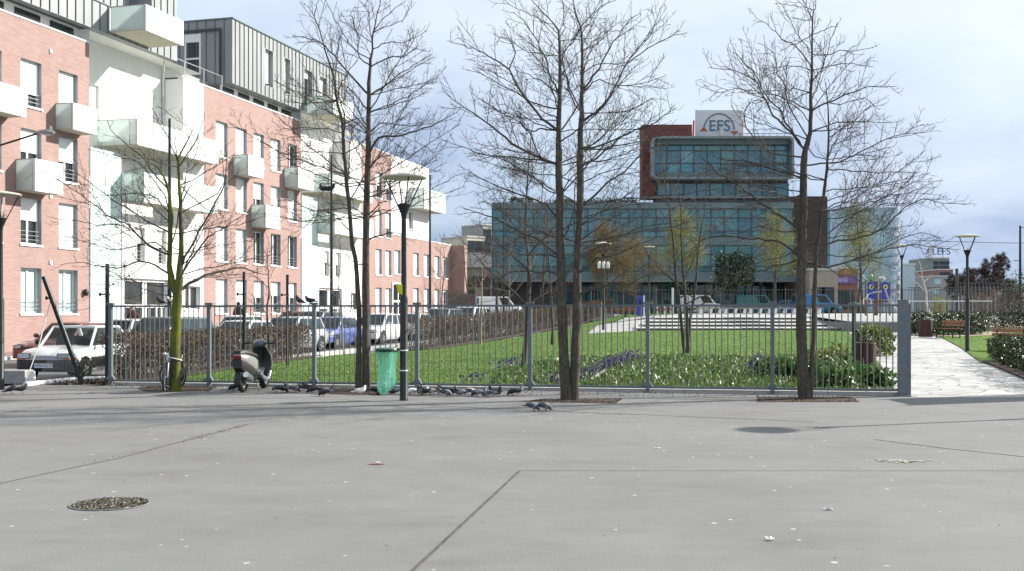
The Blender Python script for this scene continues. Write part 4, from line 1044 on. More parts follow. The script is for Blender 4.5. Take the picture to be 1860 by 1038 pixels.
ebx(mb, 1345, 1436, 236.5, 237.6, 2, 2.06); mb.build('roof_rail', 'rail_metal', EF)
# brick wing at the right end, its shadow tone held in the brick colour
mb = MB(); ebx(mb, 1441.5, 1508, 355, 575, 1.0, 22); mb.build('brick_wing', 'shaded_brown_brick', EF)
mb = MB(); ebx(mb, 1508.3, 1518, 378, 575, 2, 20); mb.build('stair_strip', 'blue_glass', EF)
# roof sign
SG = thing('roof_sign', 'white rooftop sign panel with dark blue EFS letters under an arch', 'sign', (EX(1306)*(YE+3)/YE, YE+3.0, CH-(247.5-HY)*(YE+3)/F))
w2, h2 = (1349-1264)/2*SE*1.03, (248-201)*SE*1.03
mb = MB(); mb.bx(-w2, w2, 0, .25, 0, h2); mb.build('panel', 'sign_white', SG)
text('letters', 'EFS', 1.62, 'sign_blue', SG, (.05, -.05, h2*.38), (R(90), 0, 0), .03)
arc = [(math.cos(R(a))*w2*.655, -.04, h2*.20+math.sin(R(a))*h2*.66) for a in range(4, 177, 6)]
MB().tube(arc, .06, 5).build('arch', 'sign_blue', SG)
mb = MB()
for s, d in ((-1, 1), (1, -1)):
    x = s*w2*.655; z = h2*.19
    mb.prism([(x-.42, -.06, z), (x+.42, -.06, z), (x, -.06, z+d*.42)], (0, .04, 0))
mb.build('arrows', 'sign_red', SG)
mb = MB()
for x in (-w2-.1, w2+.12): mb.tube([(x-.08, .4, 0), (x, .4, h2*.62)], .11, 5)
mb.build('struts', 'sign_red', SG)
for i, (px, w) in enumerate(((950, 40), (1030, 46), (1085, 60), (1135, 50))):
    t = leafy('roof_shrub', ['round green shrub at the left end of the office roof', 'dark shrub on the office roof behind the twin trunks', 'widest dark shrub on the office roof garden', 'dark shrub on the office roof nearest the brick tower'][i], 'shrub',
              (EX(px), YE+4, EZ(373)), (w*SE, 1.6, .85 if i else 1.0), 0, 900, .22, 'evergreen' if i else 'shrub_leaf', 50+i, group='shrubs of the roof garden')
# ------------------------------------------------------------------ other far buildings
def simple_house(label, px0, px1, pyt, pyb, Y, wallm, wins=(), name='apartment_building', roof=None, depth=12, cat='building', winm='window_glass', ww=.9, wh=1.4, rz=0.0):
    s = Y/F; ox = (((px0+px1)/2)-CX)*s; oz = CH-(pyb-HY)*s
    t = thing(name, label, cat, (ox, Y, oz), rz)
    hx = (px1-px0)*s/2; hz = (pyb-pyt)*s
    mb = MB(); mb.bx(-hx, hx, 0, depth, 0, hz); mb.build('wall', wallm, t)
    for (px, py) in wins:
        x = (px-CX)*s-ox; z = CH-(py-HY)*s-oz
        m = MB(); m.bx(x-ww/2, x+ww/2, -.06, -.004, z-wh/2, z+wh/2); m.build('window', winm, t)
    if roof:
        m = MB(); m.prism([(-hx-.3, -.4, hz), (-hx-.3, depth+.4, hz), (-hx-.3, depth/2, hz+roof)], (2*hx+.6, 0, 0)); m.build('roof', 'slate_roof', t)
    else:
        m = MB(); m.bx(-hx-.1, hx+.1, -.12, depth, hz+.003, hz+.25); m.build('cornice', 'concrete_light', t)
    return t
simple_house('tall cream apartment house far behind the end of the brick terrace', 845, 884, 432, 572, 170, 'cream_render', [(852+k*9, 446+j*14) for k in range(4) for j in range(6)], rz=R(38), depth=7)
simple_house('pale grey apartment house far away left of the office building', 874, 898, 410, 572, 190, 'far_grey', [(880+k*9, 424+j*13) for k in range(2) for j in range(7)], rz=R(40), depth=6)
simple_house('low tan house with a grey pitched roof far behind the brick terrace', 846, 893, 486, 572, 140, 'tan_render', [(856, 512), (871, 512), (884, 512), (856, 535), (884, 535)], name='house', roof=2.2)
simple_house('low beige building with white roof edge right of the office building', 1470, 1522, 492, 574, 106, 'beige_render', [(1487, 541), (1504, 541)], name='low_building', ww=1.2, wh=2.0)
bh = simple_house('low red brick house carrying a purple banner', 1512.5, 1558, 489, 574, 107, 'old_brick', [(1530, 545)], name='low_building', ww=2.4, wh=1.8)
s = 107/F
BN = thing('banner', 'purple banner with a pale block hung on the low brick house', 'banner', ((1534-CX)*s, 106.85, CH-(509-HY)*s))
mb = MB(); mb.bx(-1.15, 1.15, -.02, .02, -.36, .36); mb.build('cloth', 'purple_banner', BN); mb = MB(); mb.bx(-.8, .25, -.035, -.022, -.22, .28); mb.build('print', 'purple_pale', BN)
# pale glass tower block with a rounded bright metal end
s = 135/F; GT = thing('glass_tower_block', 'pale blue glass building with a rounded shiny metal corner', 'building', ((1575-CX)*s, 135, 1.6))
mb = MB()
xw0, xw1, zt = (1522-1575)*s, (1622-1575)*s, CH-(378-HY)*s-1.6
r = random.Random(4)
for i in range(9):
    for j in range(9):
        a, b = xw0+(xw1-xw0)*i/9, xw0+(xw1-xw0)*(i+1)/9; c, d = zt*j/9, zt*(j+1)/9; q = r.gauss(0, .006)
        mb.quad((a, q, c), (b, -q, c), (b, q, d), (a, -q, d))
g = mb.build('glass', 'pale_glass', GT, fix=False)
mb = MB()
for i in range(10): x = xw0+(xw1-xw0)*i/9; mb.bx(x-.05, x+.05, -.08, -.02, 0, zt)
for j in range(10): mb.bx(xw0, xw1, -.075, -.025, zt*j/9-.06, zt*j/9+.06)
mb.build('mullions', 'pale_blue_clad', g)
mb = MB(); mb.bx(xw0, xw1, .1, 18, 0, zt-.05); mb.build('core', 'pale_blue_clad', GT)
mb = MB(); mb.lathe([(.95, 0), (.95, zt)], 20, (xw1+.2, .9, 0)); mb.build('round_corner', 'pale_blue_clad', GT, True)
mb = MB()
for i, z in enumerate(np.linspace(1.2, zt-1, 11)): mb.lathe([(1.0, z-.28), (1.0, z+.28)], 20, (xw1+.2, .9, 0))
mb.build('metal_bands', 'steel_bright', GT, True)
simple_house('light grey shed-like building beyond the street lamp on the right', 1630, 1662, 482, 574, 150, 'pale_blue_clad', [], name='low_building')
FH = simple_house('far stepped apartment building with blue roof letters', 1684, 1724, 470, 580, 260, 'green_facade', [(1700, 478), (1711, 478), (1720, 478), (1700, 486), (1720, 486), (1711, 486)], ww=1.2, wh=.8)
text('letters', 'ALEFS', 2.3, 'blue_letters', FH, ((1703-1704)*.13, -.3, 110*260/F+1.6), (R(90), 0, 0), .08)
m = MB(); m.bx(-2.3, -1.4, -.5, .2, 14.4, 17.4); m.build('sign_pillar', 'sign_white', FH)
simple_house('far reddish brick block below the blue roof letters', 1703, 1731, 491, 580, 240, 'far_brick', [(1716, 500)], ww=2.2, wh=1.2)
simple_house('far pale grey block in front of the reddish one', 1690, 1738, 503, 580, 225, 'far_grey', [(1703, 512), (1722, 509), (1731, 509), (1700, 530), (1722, 530)], ww=1.3, wh=1.0, winm='pale_glass')
simple_house('long low white building behind the dark trees at the right edge', 1800, 1930, 517, 580, 170, 'far_grey', [(1815+k*11, 532) for k in range(10)], name='low_building', winm='pale_glass', ww=.75, wh=1.2)
# grey site hoarding at the end of the terrace, far wire fence behind the square
t = thing('hoarding', 'dark grey hoarding box behind the hedge at the end of the terrace', 'hoarding', (at(838, 556, 84).x, 84, H(-4, 84)))
mb = MB(); mb.bx(-1.05, 1.1, 0, 1.6, 0, at(838, 534, 84).z-H(-4, 84)); mb.build('panels', 'screen_grey', t)
FF = thing('wire_fence', 'tall thin dark fence behind the far side of the square', 'fence', (EX(1060), 101.5, 1.6))
mb = MB()
for i in range(150):
    x = i*.30; mb.tube([(x, 0, 0), (x, 0, 2.3)], .018, 3)
for z in (.15, 2.25): mb.tube([(0, 0, z), (45, 0, z)], .03, 4)
mb.build('bars', 'dark_frame', FF)
mb = MB()
for i in range(16): mb.tube([(i*3, -.03, -.1), (i*3, -.03, 2.45)], .05, 4)
mb.build('posts', 'dark_frame', FF)
FF2 = thing('wire_fence', 'tall dark fence on the right behind the terrace railing', 'fence', (at(1650, 560, 95).x, 95, 1.6))
mb = MB()
for i in range(60): mb.tube([(i*.22, 0, 0), (i*.22, 0, 2.35)], .02, 3)
for z in (.2, 2.3): mb.tube([(0, 0, z), (13, 0, z)], .03, 4)
mb.build('bars', 'dark_frame', FF2)
t = thing('sports_cage', 'tall dark slatted cage fence behind the right lamp post', 'fence', (at(1738, 560, 80).x, 80, 1.55))
mb = MB()
for i in range(14): mb.tube([(i*.27, 0, 0), (i*.27, 0, 2.35)], .045, 4)
mb.bx(0, 3.6, -.04, .04, 2.3, 2.4); mb.tube([(0, 0, 0), (0, 0, 3.4)], .12, 6); mb.build('bars', 'dark_frame', t)
# ------------------------------------------------------------------ bare trees
class Tree:
    """limbs are polylines in space; branchlets and twigs are grown along them"""
    def __init__(s, seed, dens=1.0, twig=1.0, rmin=0.0045):
        s.fat = 1.0; s.r = random.Random(seed); s.big = MB(); s.small = MB(); s.dens = dens*1.08; s.twig = twig; s.tips = []; s.rmin = rmin
    def poly(s, pts, r0, r1, n, mb):
        k = len(pts); mb.tube(pts, [r0+(r1-r0)*(i/(k-1))**1.1 for i in range(k)], n)
    def smooth(s, pts, sub=3, wob=0.0):
        out = []; k = len(pts)
        for i in range(k-1):
            p0, p1, p2, p3 = pts[max(0, i-1)], pts[i], pts[i+1], pts[min(k-1, i+2)]
            for j in range(sub):
                t = j/sub; t2 = t*t; t3 = t2*t
                q = 0.5*((2*p1)+(p2-p0)*t+(2*p0-5*p1+4*p2-p3)*t2+(3*p1-p0-3*p2+p3)*t3)
                if wob and (i or j): q = q+Vector((s.r.gauss(0, wob), s.r.gauss(0, wob), s.r.gauss(0, wob)))
                out.append(q)
        out.append(pts[-1]); return out
    def limb(s, pts, r0, r1=0.005, lvl=1, wob=0.012):
        r0 = r0*s.fat
        q = s.smooth(pts, 3, wob) if len(pts) > 2 else s.smooth(pts, 4, wob)
        s.poly(q, r0, r1, 7 if r0 > .03 else 5, s.big if r0 > .012 else s.small)
        s.sprout(q, r0, lvl)
    def sprout(s, q, r0, lvl):
        """grow children along polyline q"""
        L = [0.0]
        for a, b in zip(q[:-1], q[1:]): L.append(L[-1]+(b-a).length)
        tot = L[-1]
        if tot < .08 or lvl > 3: return
        sp = (0.0, .20, .125, .10)[lvl]/s.dens; d = sp*(0.6+1.2*s.r.random()); side = 1
        if lvl == 1: d += tot*.12
        while d < tot:
            i = max(k for k in range(len(L)) if L[k] <= d); i = min(i, len(q)-2)
            f = (d-L[i])/max(1e-6, L[i+1]-L[i]); p = q[i]+(q[i+1]-q[i])*f; t = (q[i+1]-q[i]).normalized()
            rel = d/tot
            if lvl == 1: ln = (.20+.46*s.r.random()**1.4)*(1.12-rel)*min(tot, 3.0)+.14
            elif lvl == 2: ln = (.14+.34*s.r.random())*(1.1-rel)*tot+.07
            else: ln = .05+.11*s.r.random()
            ln *= s.twig if lvl > 1 else 1
            ax = Vector((s.r.gauss(0, 1), s.r.gauss(0, 1), s.r.gauss(0, 1))); ax -= ax.dot(t)*t
            if ax.length < 1e-3: d += sp; continue
            ax.normalize(); ax = (ax*0.75 + t.cross(Vector((0, 1, 0)))*0.65*side).normalized(); side = -side
            an = R(s.r.uniform(28, 58)); dr = t*math.cos(an)+ax*math.sin(an); dr.z += .14; dr.normalize()
            k = 4 if lvl == 1 else 3; pts = [p]; cur = dr.copy()
            for j in range(k):
                cur = (cur+Vector((s.r.gauss(0, .09), s.r.gauss(0, .09), s.r.gauss(.045, .08)))).normalized(); pts.append(pts[-1]+cur*ln/k)
            rr0 = max(s.rmin*1.15, min(r0*.38, .0046+.0036*ln)) if lvl == 1 else max(s.rmin*.9, min(r0*.55, .0052)); rr1 = s.rmin*.6
            s.poly(pts, rr0, rr1, 4 if lvl == 1 else 3, s.small)
            s.tips.append(pts[-1])
            if lvl < 3: s.sprout(pts, rr0, lvl+1)
            d += sp*(0.55+.9*s.r.random())
    def finish(s, name, label, loc, bark, group=None, twigm='bark_twig', bud=None, nbud=0, trunk=None):
        t = thing(name, label, 'tree', loc, 0, group); o = Vector(loc)
        for mb in (s.big, s.small, trunk): 
            if mb: mb.v = [(v[0]-o.x, v[1]-o.y, v[2]-o.z) for v in mb.v]
        if trunk: trunk.build('trunk', bark, t, True, fix=False)
        nb = len(s.big.f); s.big.add(s.small.v, s.small.f, 1)
        cr = s.big.build('crown', ['bark_grey' if bark == 'bark_mossy' else bark, twigm], t, True, fix=False)
        if bud and s.tips:
            g = np.random.default_rng(5); T = np.array([(p.x-o.x, p.y-o.y, p.z-o.z) for p in s.tips]); T = T[g.integers(0, len(T), nbud)]+g.normal(size=(nbud, 3))*(.30 if nbud > 9500 else .12)
            cloud('buds', T, .14 if bud == 'twig_haze' else .085, bud, g, cr, aspect=.6)
        return t
def pix_tree(name, label, Z, base, trunks, limbs, seed, bark, dens=1.0, fill=10, group=None, sweep=16):
    """trunk and limb courses read off the photograph, spread in depth round the trunk"""
    T = Tree(seed, dens); T.fat = 1.08; r = random.Random(seed+100); tm = MB(); axes = []
    for tr in trunks:
        pts = [at(p[0], p[1], Z+(p[3] if len(p) > 3 else 0)) for p in tr]; rad = [p[2] for p in tr]
        q = T.smooth(pts, 3, .006); k = len(q); rs = []
        for i in range(k):
            f = i/(k-1)*(len(rad)-1); a = min(int(f), len(rad)-2); rs.append((rad[a]+(rad[a+1]-rad[a])*(f-a))*(1+.05*math.sin(i*1.7)))
        tm.tube(q, rs, 10); axes.append((q, rs))
        T.sprout(q[int(k*.55):], .02, 1)
    def nearest(p):
        best = None
        for q, rs in axes:
            for i, a in enumerate(q):
                d = (a-p).length
                if best is None or d < best[0]: best = (d, a, rs[i])
        return best
    sgn = 1
    for L in limbs:
        r0 = L[0]; pp = L[1:]; yaw = r.uniform(-.75, .75) if r.random() < .8 else r.uniform(-1.1, 1.1)
        b = at(pp[0][0], pp[0][1], Z); d0, a, tr_ = nearest(b); start = b
        pts = []
        off0 = (a-b).length
        for (x, y) in pp:
            dx = (x-pp[0][0])/F*Z; dep = abs(dx)*math.tan(yaw)*.8
            pts.append(at(x, y, Z+dep))
        if off0 < .6: pts[0] = a.copy()
        T.limb(pts, r0)
    # limbs that run towards and away from the viewer, which the photograph shows end-on
    for i in range(int(fill*1.3)):
        q, rs = axes[r.randrange(len(axes))]; k = r.randrange(int(len(q)*.30), int(len(q)*.92)); a = q[k]; s = 1 if i % 2 else -1
        ln = (1.0-(k/len(q)))*3.3+.5; dr = Vector((r.uniform(-1.1, 1.1), s*r.uniform(.25, 1.0), r.uniform(.15, .7))).normalized(); pts = [a]
        for j in range(4): dr = (dr+Vector((r.gauss(0, .12), r.gauss(0, .1), r.gauss(.03, .1)))).normalized(); pts.append(pts[-1]+dr*ln/4)
        T.limb(pts, max(.008, min(.015, rs[k]*.4)))
    for i in range(sweep):
        q, rs = axes[i % len(axes)]; k = r.randrange(int(len(q)*.26), int(len(q)*.62)); a = q[k]; s = 1 if (i//2) % 2 else -1
        ln = r.uniform(1.9, 3.6)*(1.15-k/len(q)); dr = Vector((s*1.0, r.uniform(-.6, .6), r.uniform(.0, .45))).normalized(); pts = [a]
        for j in range(5): dr = (dr+Vector((0, r.gauss(0, .10), r.gauss(.03, .10)))).normalized(); pts.append(pts[-1]+dr*ln/5)
        T.limb(pts, r.uniform(.009, .014))
    return T.finish(name, label, (at(base, 700, Z).x, Z, 0), bark, group, trunk=tm)
def z1(x, y): return (x/3.46, y/3.46)
def conv(sc, ox, oy, *pts): return [(ox+x/sc, oy+y/sc) for x, y in pts]
# left trunk pair beside the lamp post
A = lambda *p: conv(3.708, 500, 0, *p); B = lambda *p: conv(3.708, 640, 280, *p); C_ = lambda *p: conv(3.7056, 520, 140, *p)
T1T = [[(665, 715, .098), (665, 600, .085), (664.5, 480, .078), (666, 360, .070), (668.5, 280, .062), (670, 173, .045), (672, 121, .034), (676.6, 89, .022), (678, 59, .017), (686, 27, .011), (696, -12, .005)],
       [(651, 714, .072, -.05), (652, 600, .058), (648, 500, .052), (638, 420, .047), (631, 340, .043), (625, 280, .040), (622, 224, .034), (612, 183, .027), (607, 146, .022), (592, 97, .016), (581, 57, .012), (571, 32, .008), (559, 10, .004)]]
T1L = [[.016]+A((640, 450), (760, 385), (850, 385), (950, 330), (1000, 345)), [.024]+A((640, 700), (720, 600), (830, 500), (930, 450), (1030, 380)), [.011]+A((735, 605), (880, 590), (1050, 545), (1110, 515)),
       [.013]+A((640, 725), (790, 710), (920, 670), (1040, 620)), [.028]+A((630, 985), (700, 930), (850, 910), (1000, 870), (1130, 815), (1250, 725)), [.018]+A((630, 880), (700, 835), (800, 840), (950, 850), (1100, 825)),
       [.012]+A((655, 335), (760, 285), (850, 290), (950, 250), (1020, 210)), [.010]+A((660, 235), (740, 180), (850, 140), (895, 70), (885, 30)), [.012]+A((660, 225), (720, 140), (790, 70), (880, 5)),
       [.016]+A((635, 450), (570, 380), (560, 270), (520, 130), (510, 90), (540, 40)), [.009]+A((560, 290), (470, 160), (430, 140)), [.024]+A((630, 660), (540, 540), (430, 420), (330, 300), (230, 260), (110, 240)),
       [.020]+A((625, 790), (570, 680), (500, 600), (400, 540)), [.016]+A((625, 880), (540, 780), (470, 710), (350, 660)),
       [.014]+A((455, 830), (520, 815), (600, 790), (690, 760)), [.013]+A((415, 660), (300, 620), (180, 590), (60, 560)), [.015]+A((425, 660), (440, 580), (480, 510), (560, 400)), [.011]+A((400, 520), (430, 300), (440, 220)),
       [.013]+A((455, 880), (350, 870), (200, 860), (0, 880)), [.011]+A((325, 310), (250, 280), (150, 290)), [.011]+A((555, 1000), (520, 900), (530, 850), (600, 800)),
       [.016]+B((105, 395), (190, 330), (300, 310)), [.014]+B((110, 285), (200, 270), (300, 262)), [.020]+B((110, 560), (200, 540), (290, 535), (420, 560)), [.014]+B((100, 430), (40, 380), (-60, 340), (-200, 330)),
       [.016]+B((90, 720), (30, 740), (-60, 650)), [.015]+B((110, 400), (170, 380), (180, 290), (210, 60)),
       [.015]+C_((385, 640), (240, 610), (110, 560), (-60, 540)), [.015]+C_((545, 930), (470, 930), (380, 880), (200, 900), (60, 840), (-100, 830)), [.013]+C_((415, 1000), (330, 940), (240, 900)), [.012]+C_((390, 500), (250, 510), (120, 505), (0, 520)),
       [.013]+C_((540, 600), (470, 500), (440, 350), (470, 200)), [.012]+C_((545, 580), (640, 540), (700, 480)), [.014]+C_((520, 720), (400, 720), (280, 720), (150, 700)), [.012]+C_((380, 410), (260, 440), (110, 400), (-40, 420))]
pix_tree('plane_tree', 'bare tree with two thin trunks beside the black lamp post', 24.2, 660, T1T, T1L, 1, 'bark_grey', 1.0, 10, 'bare trees in the plaza')
# centre pair
A = lambda *p: conv(3.461, 800, 0, *p); B = lambda *p: conv(4.3235, 860, 180, *p); C_ = lambda *p: conv(4.718, 860, 380, *p)
T2T = [[(1029, 730, .125), (1024, 640, .100), (1021, 540, .092), (1018, 440, .086), (1017, 380, .080), (1016, 300, .070), (1015, 240, .055), (1016.7, 173, .040), (1016, 75, .022), (1012, 50, .016), (985, 22, .011), (960, -6, .006)],
       [(1042, 729, .110, .05), (1046, 620, .088), (1049, 500, .080), (1053, 411, .074), (1054, 300, .066), (1056, 224, .052), (1057, 168, .038), (1056, 61, .020), (1047, 30, .014), (1040, -10, .007)]]
T2L = [[.027]+A((735, 840), (640, 745), (560, 650), (480, 530), (430, 440), (330, 370), (240, 320), (140, 290), (60, 265)), [.014]+A((430, 440), (470, 330), (420, 220)), [.016]+A((745, 610), (650, 520), (590, 490), (470, 440)),
       [.018]+A((745, 605), (700, 500), (650, 350), (610, 270), (520, 130), (455, 75)), [.016]+A((745, 695), (600, 655), (480, 590), (350, 520), (200, 430)), [.028]+A((735, 1005), (600, 980), (450, 900), (330, 800), (240, 735), (130, 665), (10, 555)),
       [.018]+A((735, 1030), (560, 1000), (400, 985), (260, 970), (120, 920), (0, 880)), [.018]+A((735, 1038), (640, 1000), (580, 880), (500, 760), (470, 700)), [.018]+A((740, 835), (640, 810), (570, 825), (460, 750), (350, 690), (200, 590)),
       [.026]+A((890, 780), (970, 710), (1040, 640), (1100, 540), (1170, 400), (1250, 300), (1330, 200), (1380, 50)), [.022]+A((890, 590), (960, 480), (1020, 390), (1080, 270), (1170, 150), (1260, 80)), [.012]+A((1180, 400), (1300, 310), (1420, 240), (1550, 205)),
       [.012]+A((970, 720), (1120, 710), (1230, 670), (1340, 620)), [.018]+A((888, 985), (980, 940), (1120, 915), (1280, 880), (1420, 840)), [.020]+A((890, 980), (1000, 920), (1130, 860), (1280, 800), (1400, 740), (1470, 660)), [.013]+A((945, 950), (1000, 880), (1080, 780), (1140, 720)),
       [.018]+A((745, 830), (820, 740), (880, 640), (960, 500)), [.011]+A((890, 420), (1000, 400), (1120, 405), (1240, 370)), [.012]+A((890, 570), (1000, 510), (1150, 540), (1300, 520), (1420, 470)), [.010]+A((745, 270), (780, 180), (775, 60), (765, -20)), [.011]+A((888, 220), (930, 150), (1000, 50), (1110, 0)),
       [.011]+A((745, 460), (830, 380), (890, 310)), [.010]+A((890, 340), (980, 280), (1080, 200)), [.011]+A((745, 350), (640, 340), (520, 310), (440, 250), (360, 240)),
       [.022]+B((665, 930), (580, 840), (470, 790), (330, 740), (180, 680), (50, 620), (-60, 560)), [.022]+B((835, 580), (950, 480), (1080, 370), (1180, 290), (1330, 220), (1400, 150)), [.024]+B((830, 890), (950, 760), (1060, 650), (1180, 570), (1330, 430), (1470, 360), (1560, 330)),
       [.014]+B((680, 700), (760, 640), (830, 560), (900, 500)), [.012]+B((830, 600), (1000, 590), (1150, 540), (1250, 440)), [.012]+B((680, 490), (560, 500), (400, 490), (220, 460), (0, 420)), [.014]+B((675, 720), (560, 700), (450, 590), (380, 570), (200, 540)),
       [.028]+C_((755, 385), (600, 290), (430, 210), (300, 140), (150, 70), (0, 20), (-80, 0)), [.020]+C_((755, 385), (600, 385), (480, 400), (350, 375), (200, 370), (0, 390)), [.020]+C_((758, 590), (660, 530), (560, 540), (440, 530), (300, 550), (200, 600), (120, 550)),
       [.024]+C_((895, 500), (1040, 440), (1120, 410), (1250, 380), (1400, 310), (1600, 230)), [.013]+C_((1040, 440), (1100, 360), (1200, 340), (1380, 260)), [.022]+C_((885, 705), (1060, 680), (1150, 650), (1330, 635), (1480, 580), (1600, 545)), [.016]+C_((888, 680), (1000, 670), (1080, 640), (1240, 670), (1390, 720)),
       [.022]+C_((765, 330), (800, 200), (830, 100), (880, -40)), [.014]+C_((755, 720), (690, 720), (560, 790), (460, 830)), [.015]+C_((905, 260), (1000, 210), (1160, 100), (1330, 0)), [.013]+C_((895, 480), (830, 500), (790, 590)), [.014]+C_((900, 100), (1010, 110), (1150, 90), (1300, 140))]
pix_tree('plane_tree', 'tall bare twin-trunked tree in the mulch square at the centre', 21.9, 1036, T2T, T2L, 2, 'bark_grey', 1.0, 12, 'bare trees in the plaza')
# right tree
A = lambda *p: conv(3.46, 1260, 0, *p); B = lambda *p: conv(4.3235, 1140, 180, *p); C_ = lambda *p: conv(3.707, 1440, 340, *p); D_ = lambda *p: conv(4.3235, 1140, 380, *p)
T3T = [[(1462, 727, .135), (1456, 640, .112), (1455, 540, .100), (1457, 440, .093), (1458.5, 380, .085), (1460, 300, .070), (1464, 272, .058), (1472, 240, .045), (1472, 185, .036), (1475, 130, .026), (1476, 35, .013), (1481, 15, .008), (1482, -12, .004)],
       [(1471, 726, .060, -.03), (1477, 620, .048), (1481, 491, .042), (1490, 407, .037), (1498, 348, .032), (1503, 290, .026), (1505, 251, .021), (1503, 185, .012), (1500, 150, .005)]]
T3L = [[.013]+A((745, 395), (650, 300), (560, 250), (490, 180), (390, 115)), [.010]+A((747, 235), (650, 270), (540, 320)), [.010]+A((748, 240), (800, 200), (860, 170), (905, 165)), [.011]+A((747, 390), (830, 350), (910, 320), (1010, 315), (1130, 300)),
       [.011]+A((745, 460), (850, 420), (970, 400), (1060, 410), (1130, 420)), [.011]+A((745, 435), (640, 415), (540, 425), (420, 435)), [.018]+A((738, 695), (880, 630), (1000, 580), (1100, 545), (1270, 545)), [.014]+A((737, 690), (620, 640), (500, 600), (380, 570), (220, 560), (120, 595)),
       [.022]+A((705, 945), (630, 850), (570, 760), (540, 690), (450, 600), (390, 470), (320, 400), (260, 330)), [.014]+A((640, 850), (610, 690), (570, 550), (520, 420), (505, 330), (400, 270)), [.022]+A((700, 940), (560, 790), (480, 700), (440, 600), (350, 490), (220, 440), (90, 425)),
       [.014]+A((735, 805), (900, 775), (1050, 765), (1240, 770)), [.018]+A((700, 1036), (870, 1025), (1000, 980), (1150, 900), (1310, 840), (1450, 780)), [.012]+A((850, 870), (1000, 770), (1080, 690), (1165, 640)), [.012]+A((720, 900), (760, 985), (900, 1000), (1100, 960), (1240, 930)),
       [.018]+A((700, 1000), (520, 970), (420, 910), (330, 800), (320, 700), (360, 650), (430, 640)), [.010]+A((740, 675), (840, 560), (950, 430), (1000, 390)), [.009]+A((748, 120), (690, 0), (660, -40)), [.009]+A((748, 130), (680, 125), (630, 110)),
       [.011]+A((735, 760), (660, 690), (580, 640), (540, 690)), [.010]+A((740, 560), (640, 620), (560, 680)), [.011]+A((845, 660), (930, 660), (1070, 620), (1170, 690)),
       [.018]+B((1370, 580), (1120, 545), (960, 490), (820, 480), (700, 470), (660, 410)), [.026]+B((1375, 1030), (1200, 920), (1080, 840), (970, 760), (830, 650), (700, 570), (600, 480), (570, 440)), [.016]+B((1375, 790), (1280, 775), (1160, 730), (1000, 720), (920, 740)),
       [.024]+C_((65, 500), (230, 540), (380, 500), (520, 450), (650, 420), (790, 390), (900, 400), (1130, 420)), [.022]+C_((70, 420), (190, 390), (300, 360), (420, 350), (560, 300), (660, 240), (760, 140), (880, 80), (1000, 110), (1170, 120)),
       [.014]+C_((230, 150), (330, 100), (450, 110), (600, 60), (640, 20), (800, 0)), [.012]+C_((530, 450), (630, 400), (760, 340), (900, 310), (1000, 360)), [.014]+C_((70, 300), (170, 220), (300, 210), (420, 180), (620, 110)), [.012]+C_((165, 430), (300, 470), (430, 470), (620, 520), (700, 560)),
       [.024]+D_((1375, 340), (1230, 280), (1080, 240), (930, 235), (780, 210), (600, 240), (480, 340)), [.018]+D_((1370, 410), (1180, 440), (1050, 490), (900, 510), (760, 560)), [.014]+D_((1370, 150), (1200, 180), (1040, 130), (860, 190), (700, 180), (560, 250)), [.012]+D_((1360, 260), (1240, 370), (1100, 400), (960, 460))]
pix_tree('plane_tree', 'bare tree with a thick trunk and a thin side stem near the gate post', 22.3, 1465, T3T, T3L, 3, 'bark_grey', .95, 8, 'bare trees in the plaza')
# small mossy tree at the left
A = lambda *p: conv(3.46, 0, 280, *p); B = lambda *p: conv(3.46, 300, 280, *p); C_ = lambda *p: conv(4.326, 150, 180, *p)
T4T = [[(318, 714, .130), (318, 660, .118), (319, 590, .112), (322, 540, .108), (325, 515, .095), (327, 488, .070), (329, 439, .055), (328, 387, .045), (326, 338, .036), (324, 290, .026), (338, 262, .016), (352, 230, .008), (358, 214, .004)],
       [(322, 540, .080, -.03), (313, 511, .075), (308, 482, .060), (309, 424, .050), (311, 395, .042), (306, 343, .030), (290, 310, .020), (268, 290, .012), (250, 262, .006)]]
T4L = [[.040]+B((85, 860), (200, 790), (330, 740), (470, 715), (560, 740), (640, 760)), [.026]+B((95, 700), (150, 600), (250, 430), (300, 320), (370, 200), (385, 60), (380, -60)), [.022]+B((110, 780), (190, 620), (280, 520), (340, 480), (430, 420), (520, 370)),
       [.024]+A((1068, 660), (960, 590), (870, 510), (780, 430), (690, 400), (560, 290), (400, 190), (250, 100)), [.020]+A((1070, 500), (960, 440), (830, 360), (700, 280), (550, 170), (400, 40)), [.022]+A((1075, 760), (970, 700), (870, 680), (760, 710), (640, 710), (520, 680), (380, 700)),
       [.016]+A((1075, 420), (960, 330), (860, 190), (900, 130)), [.018]+A((1065, 640), (980, 560), (820, 590), (700, 600), (560, 560), (420, 520)), [.014]+A((870, 510), (740, 440), (620, 450), (480, 420), (330, 400)),
       [.018]+C_((700, 900), (580, 790), (420, 740), (250, 760), (80, 780)), [.018]+C_((680, 720), (560, 600), (480, 470), (330, 350), (230, 240), (160, 50)), [.016]+C_((760, 640), (760, 540), (700, 370), (600, 180), (570, 100), (480, 70)), [.016]+C_((770, 540), (850, 390), (920, 250), (960, 100)),
       [.014]+C_((690, 900), (640, 760), (440, 500), (250, 460), (60, 400)), [.014]+C_((760, 700), (850, 760), (960, 860), (1060, 900), (1160, 880)), [.014]+C_((960, 900), (1060, 740), (1110, 600), (1080, 400)), [.014]+A((1135, 730), (1200, 640), (1250, 600), (1330, 560)), [.012]+A((1130, 300), (1200, 200), (1290, 150))]
pix_tree('plane_tree', 'small bare tree with a mossy green trunk and a bicycle locked to it', 24.3, 318, T4T, T4L, 4, 'bark_mossy', .8, 6, None, 8)
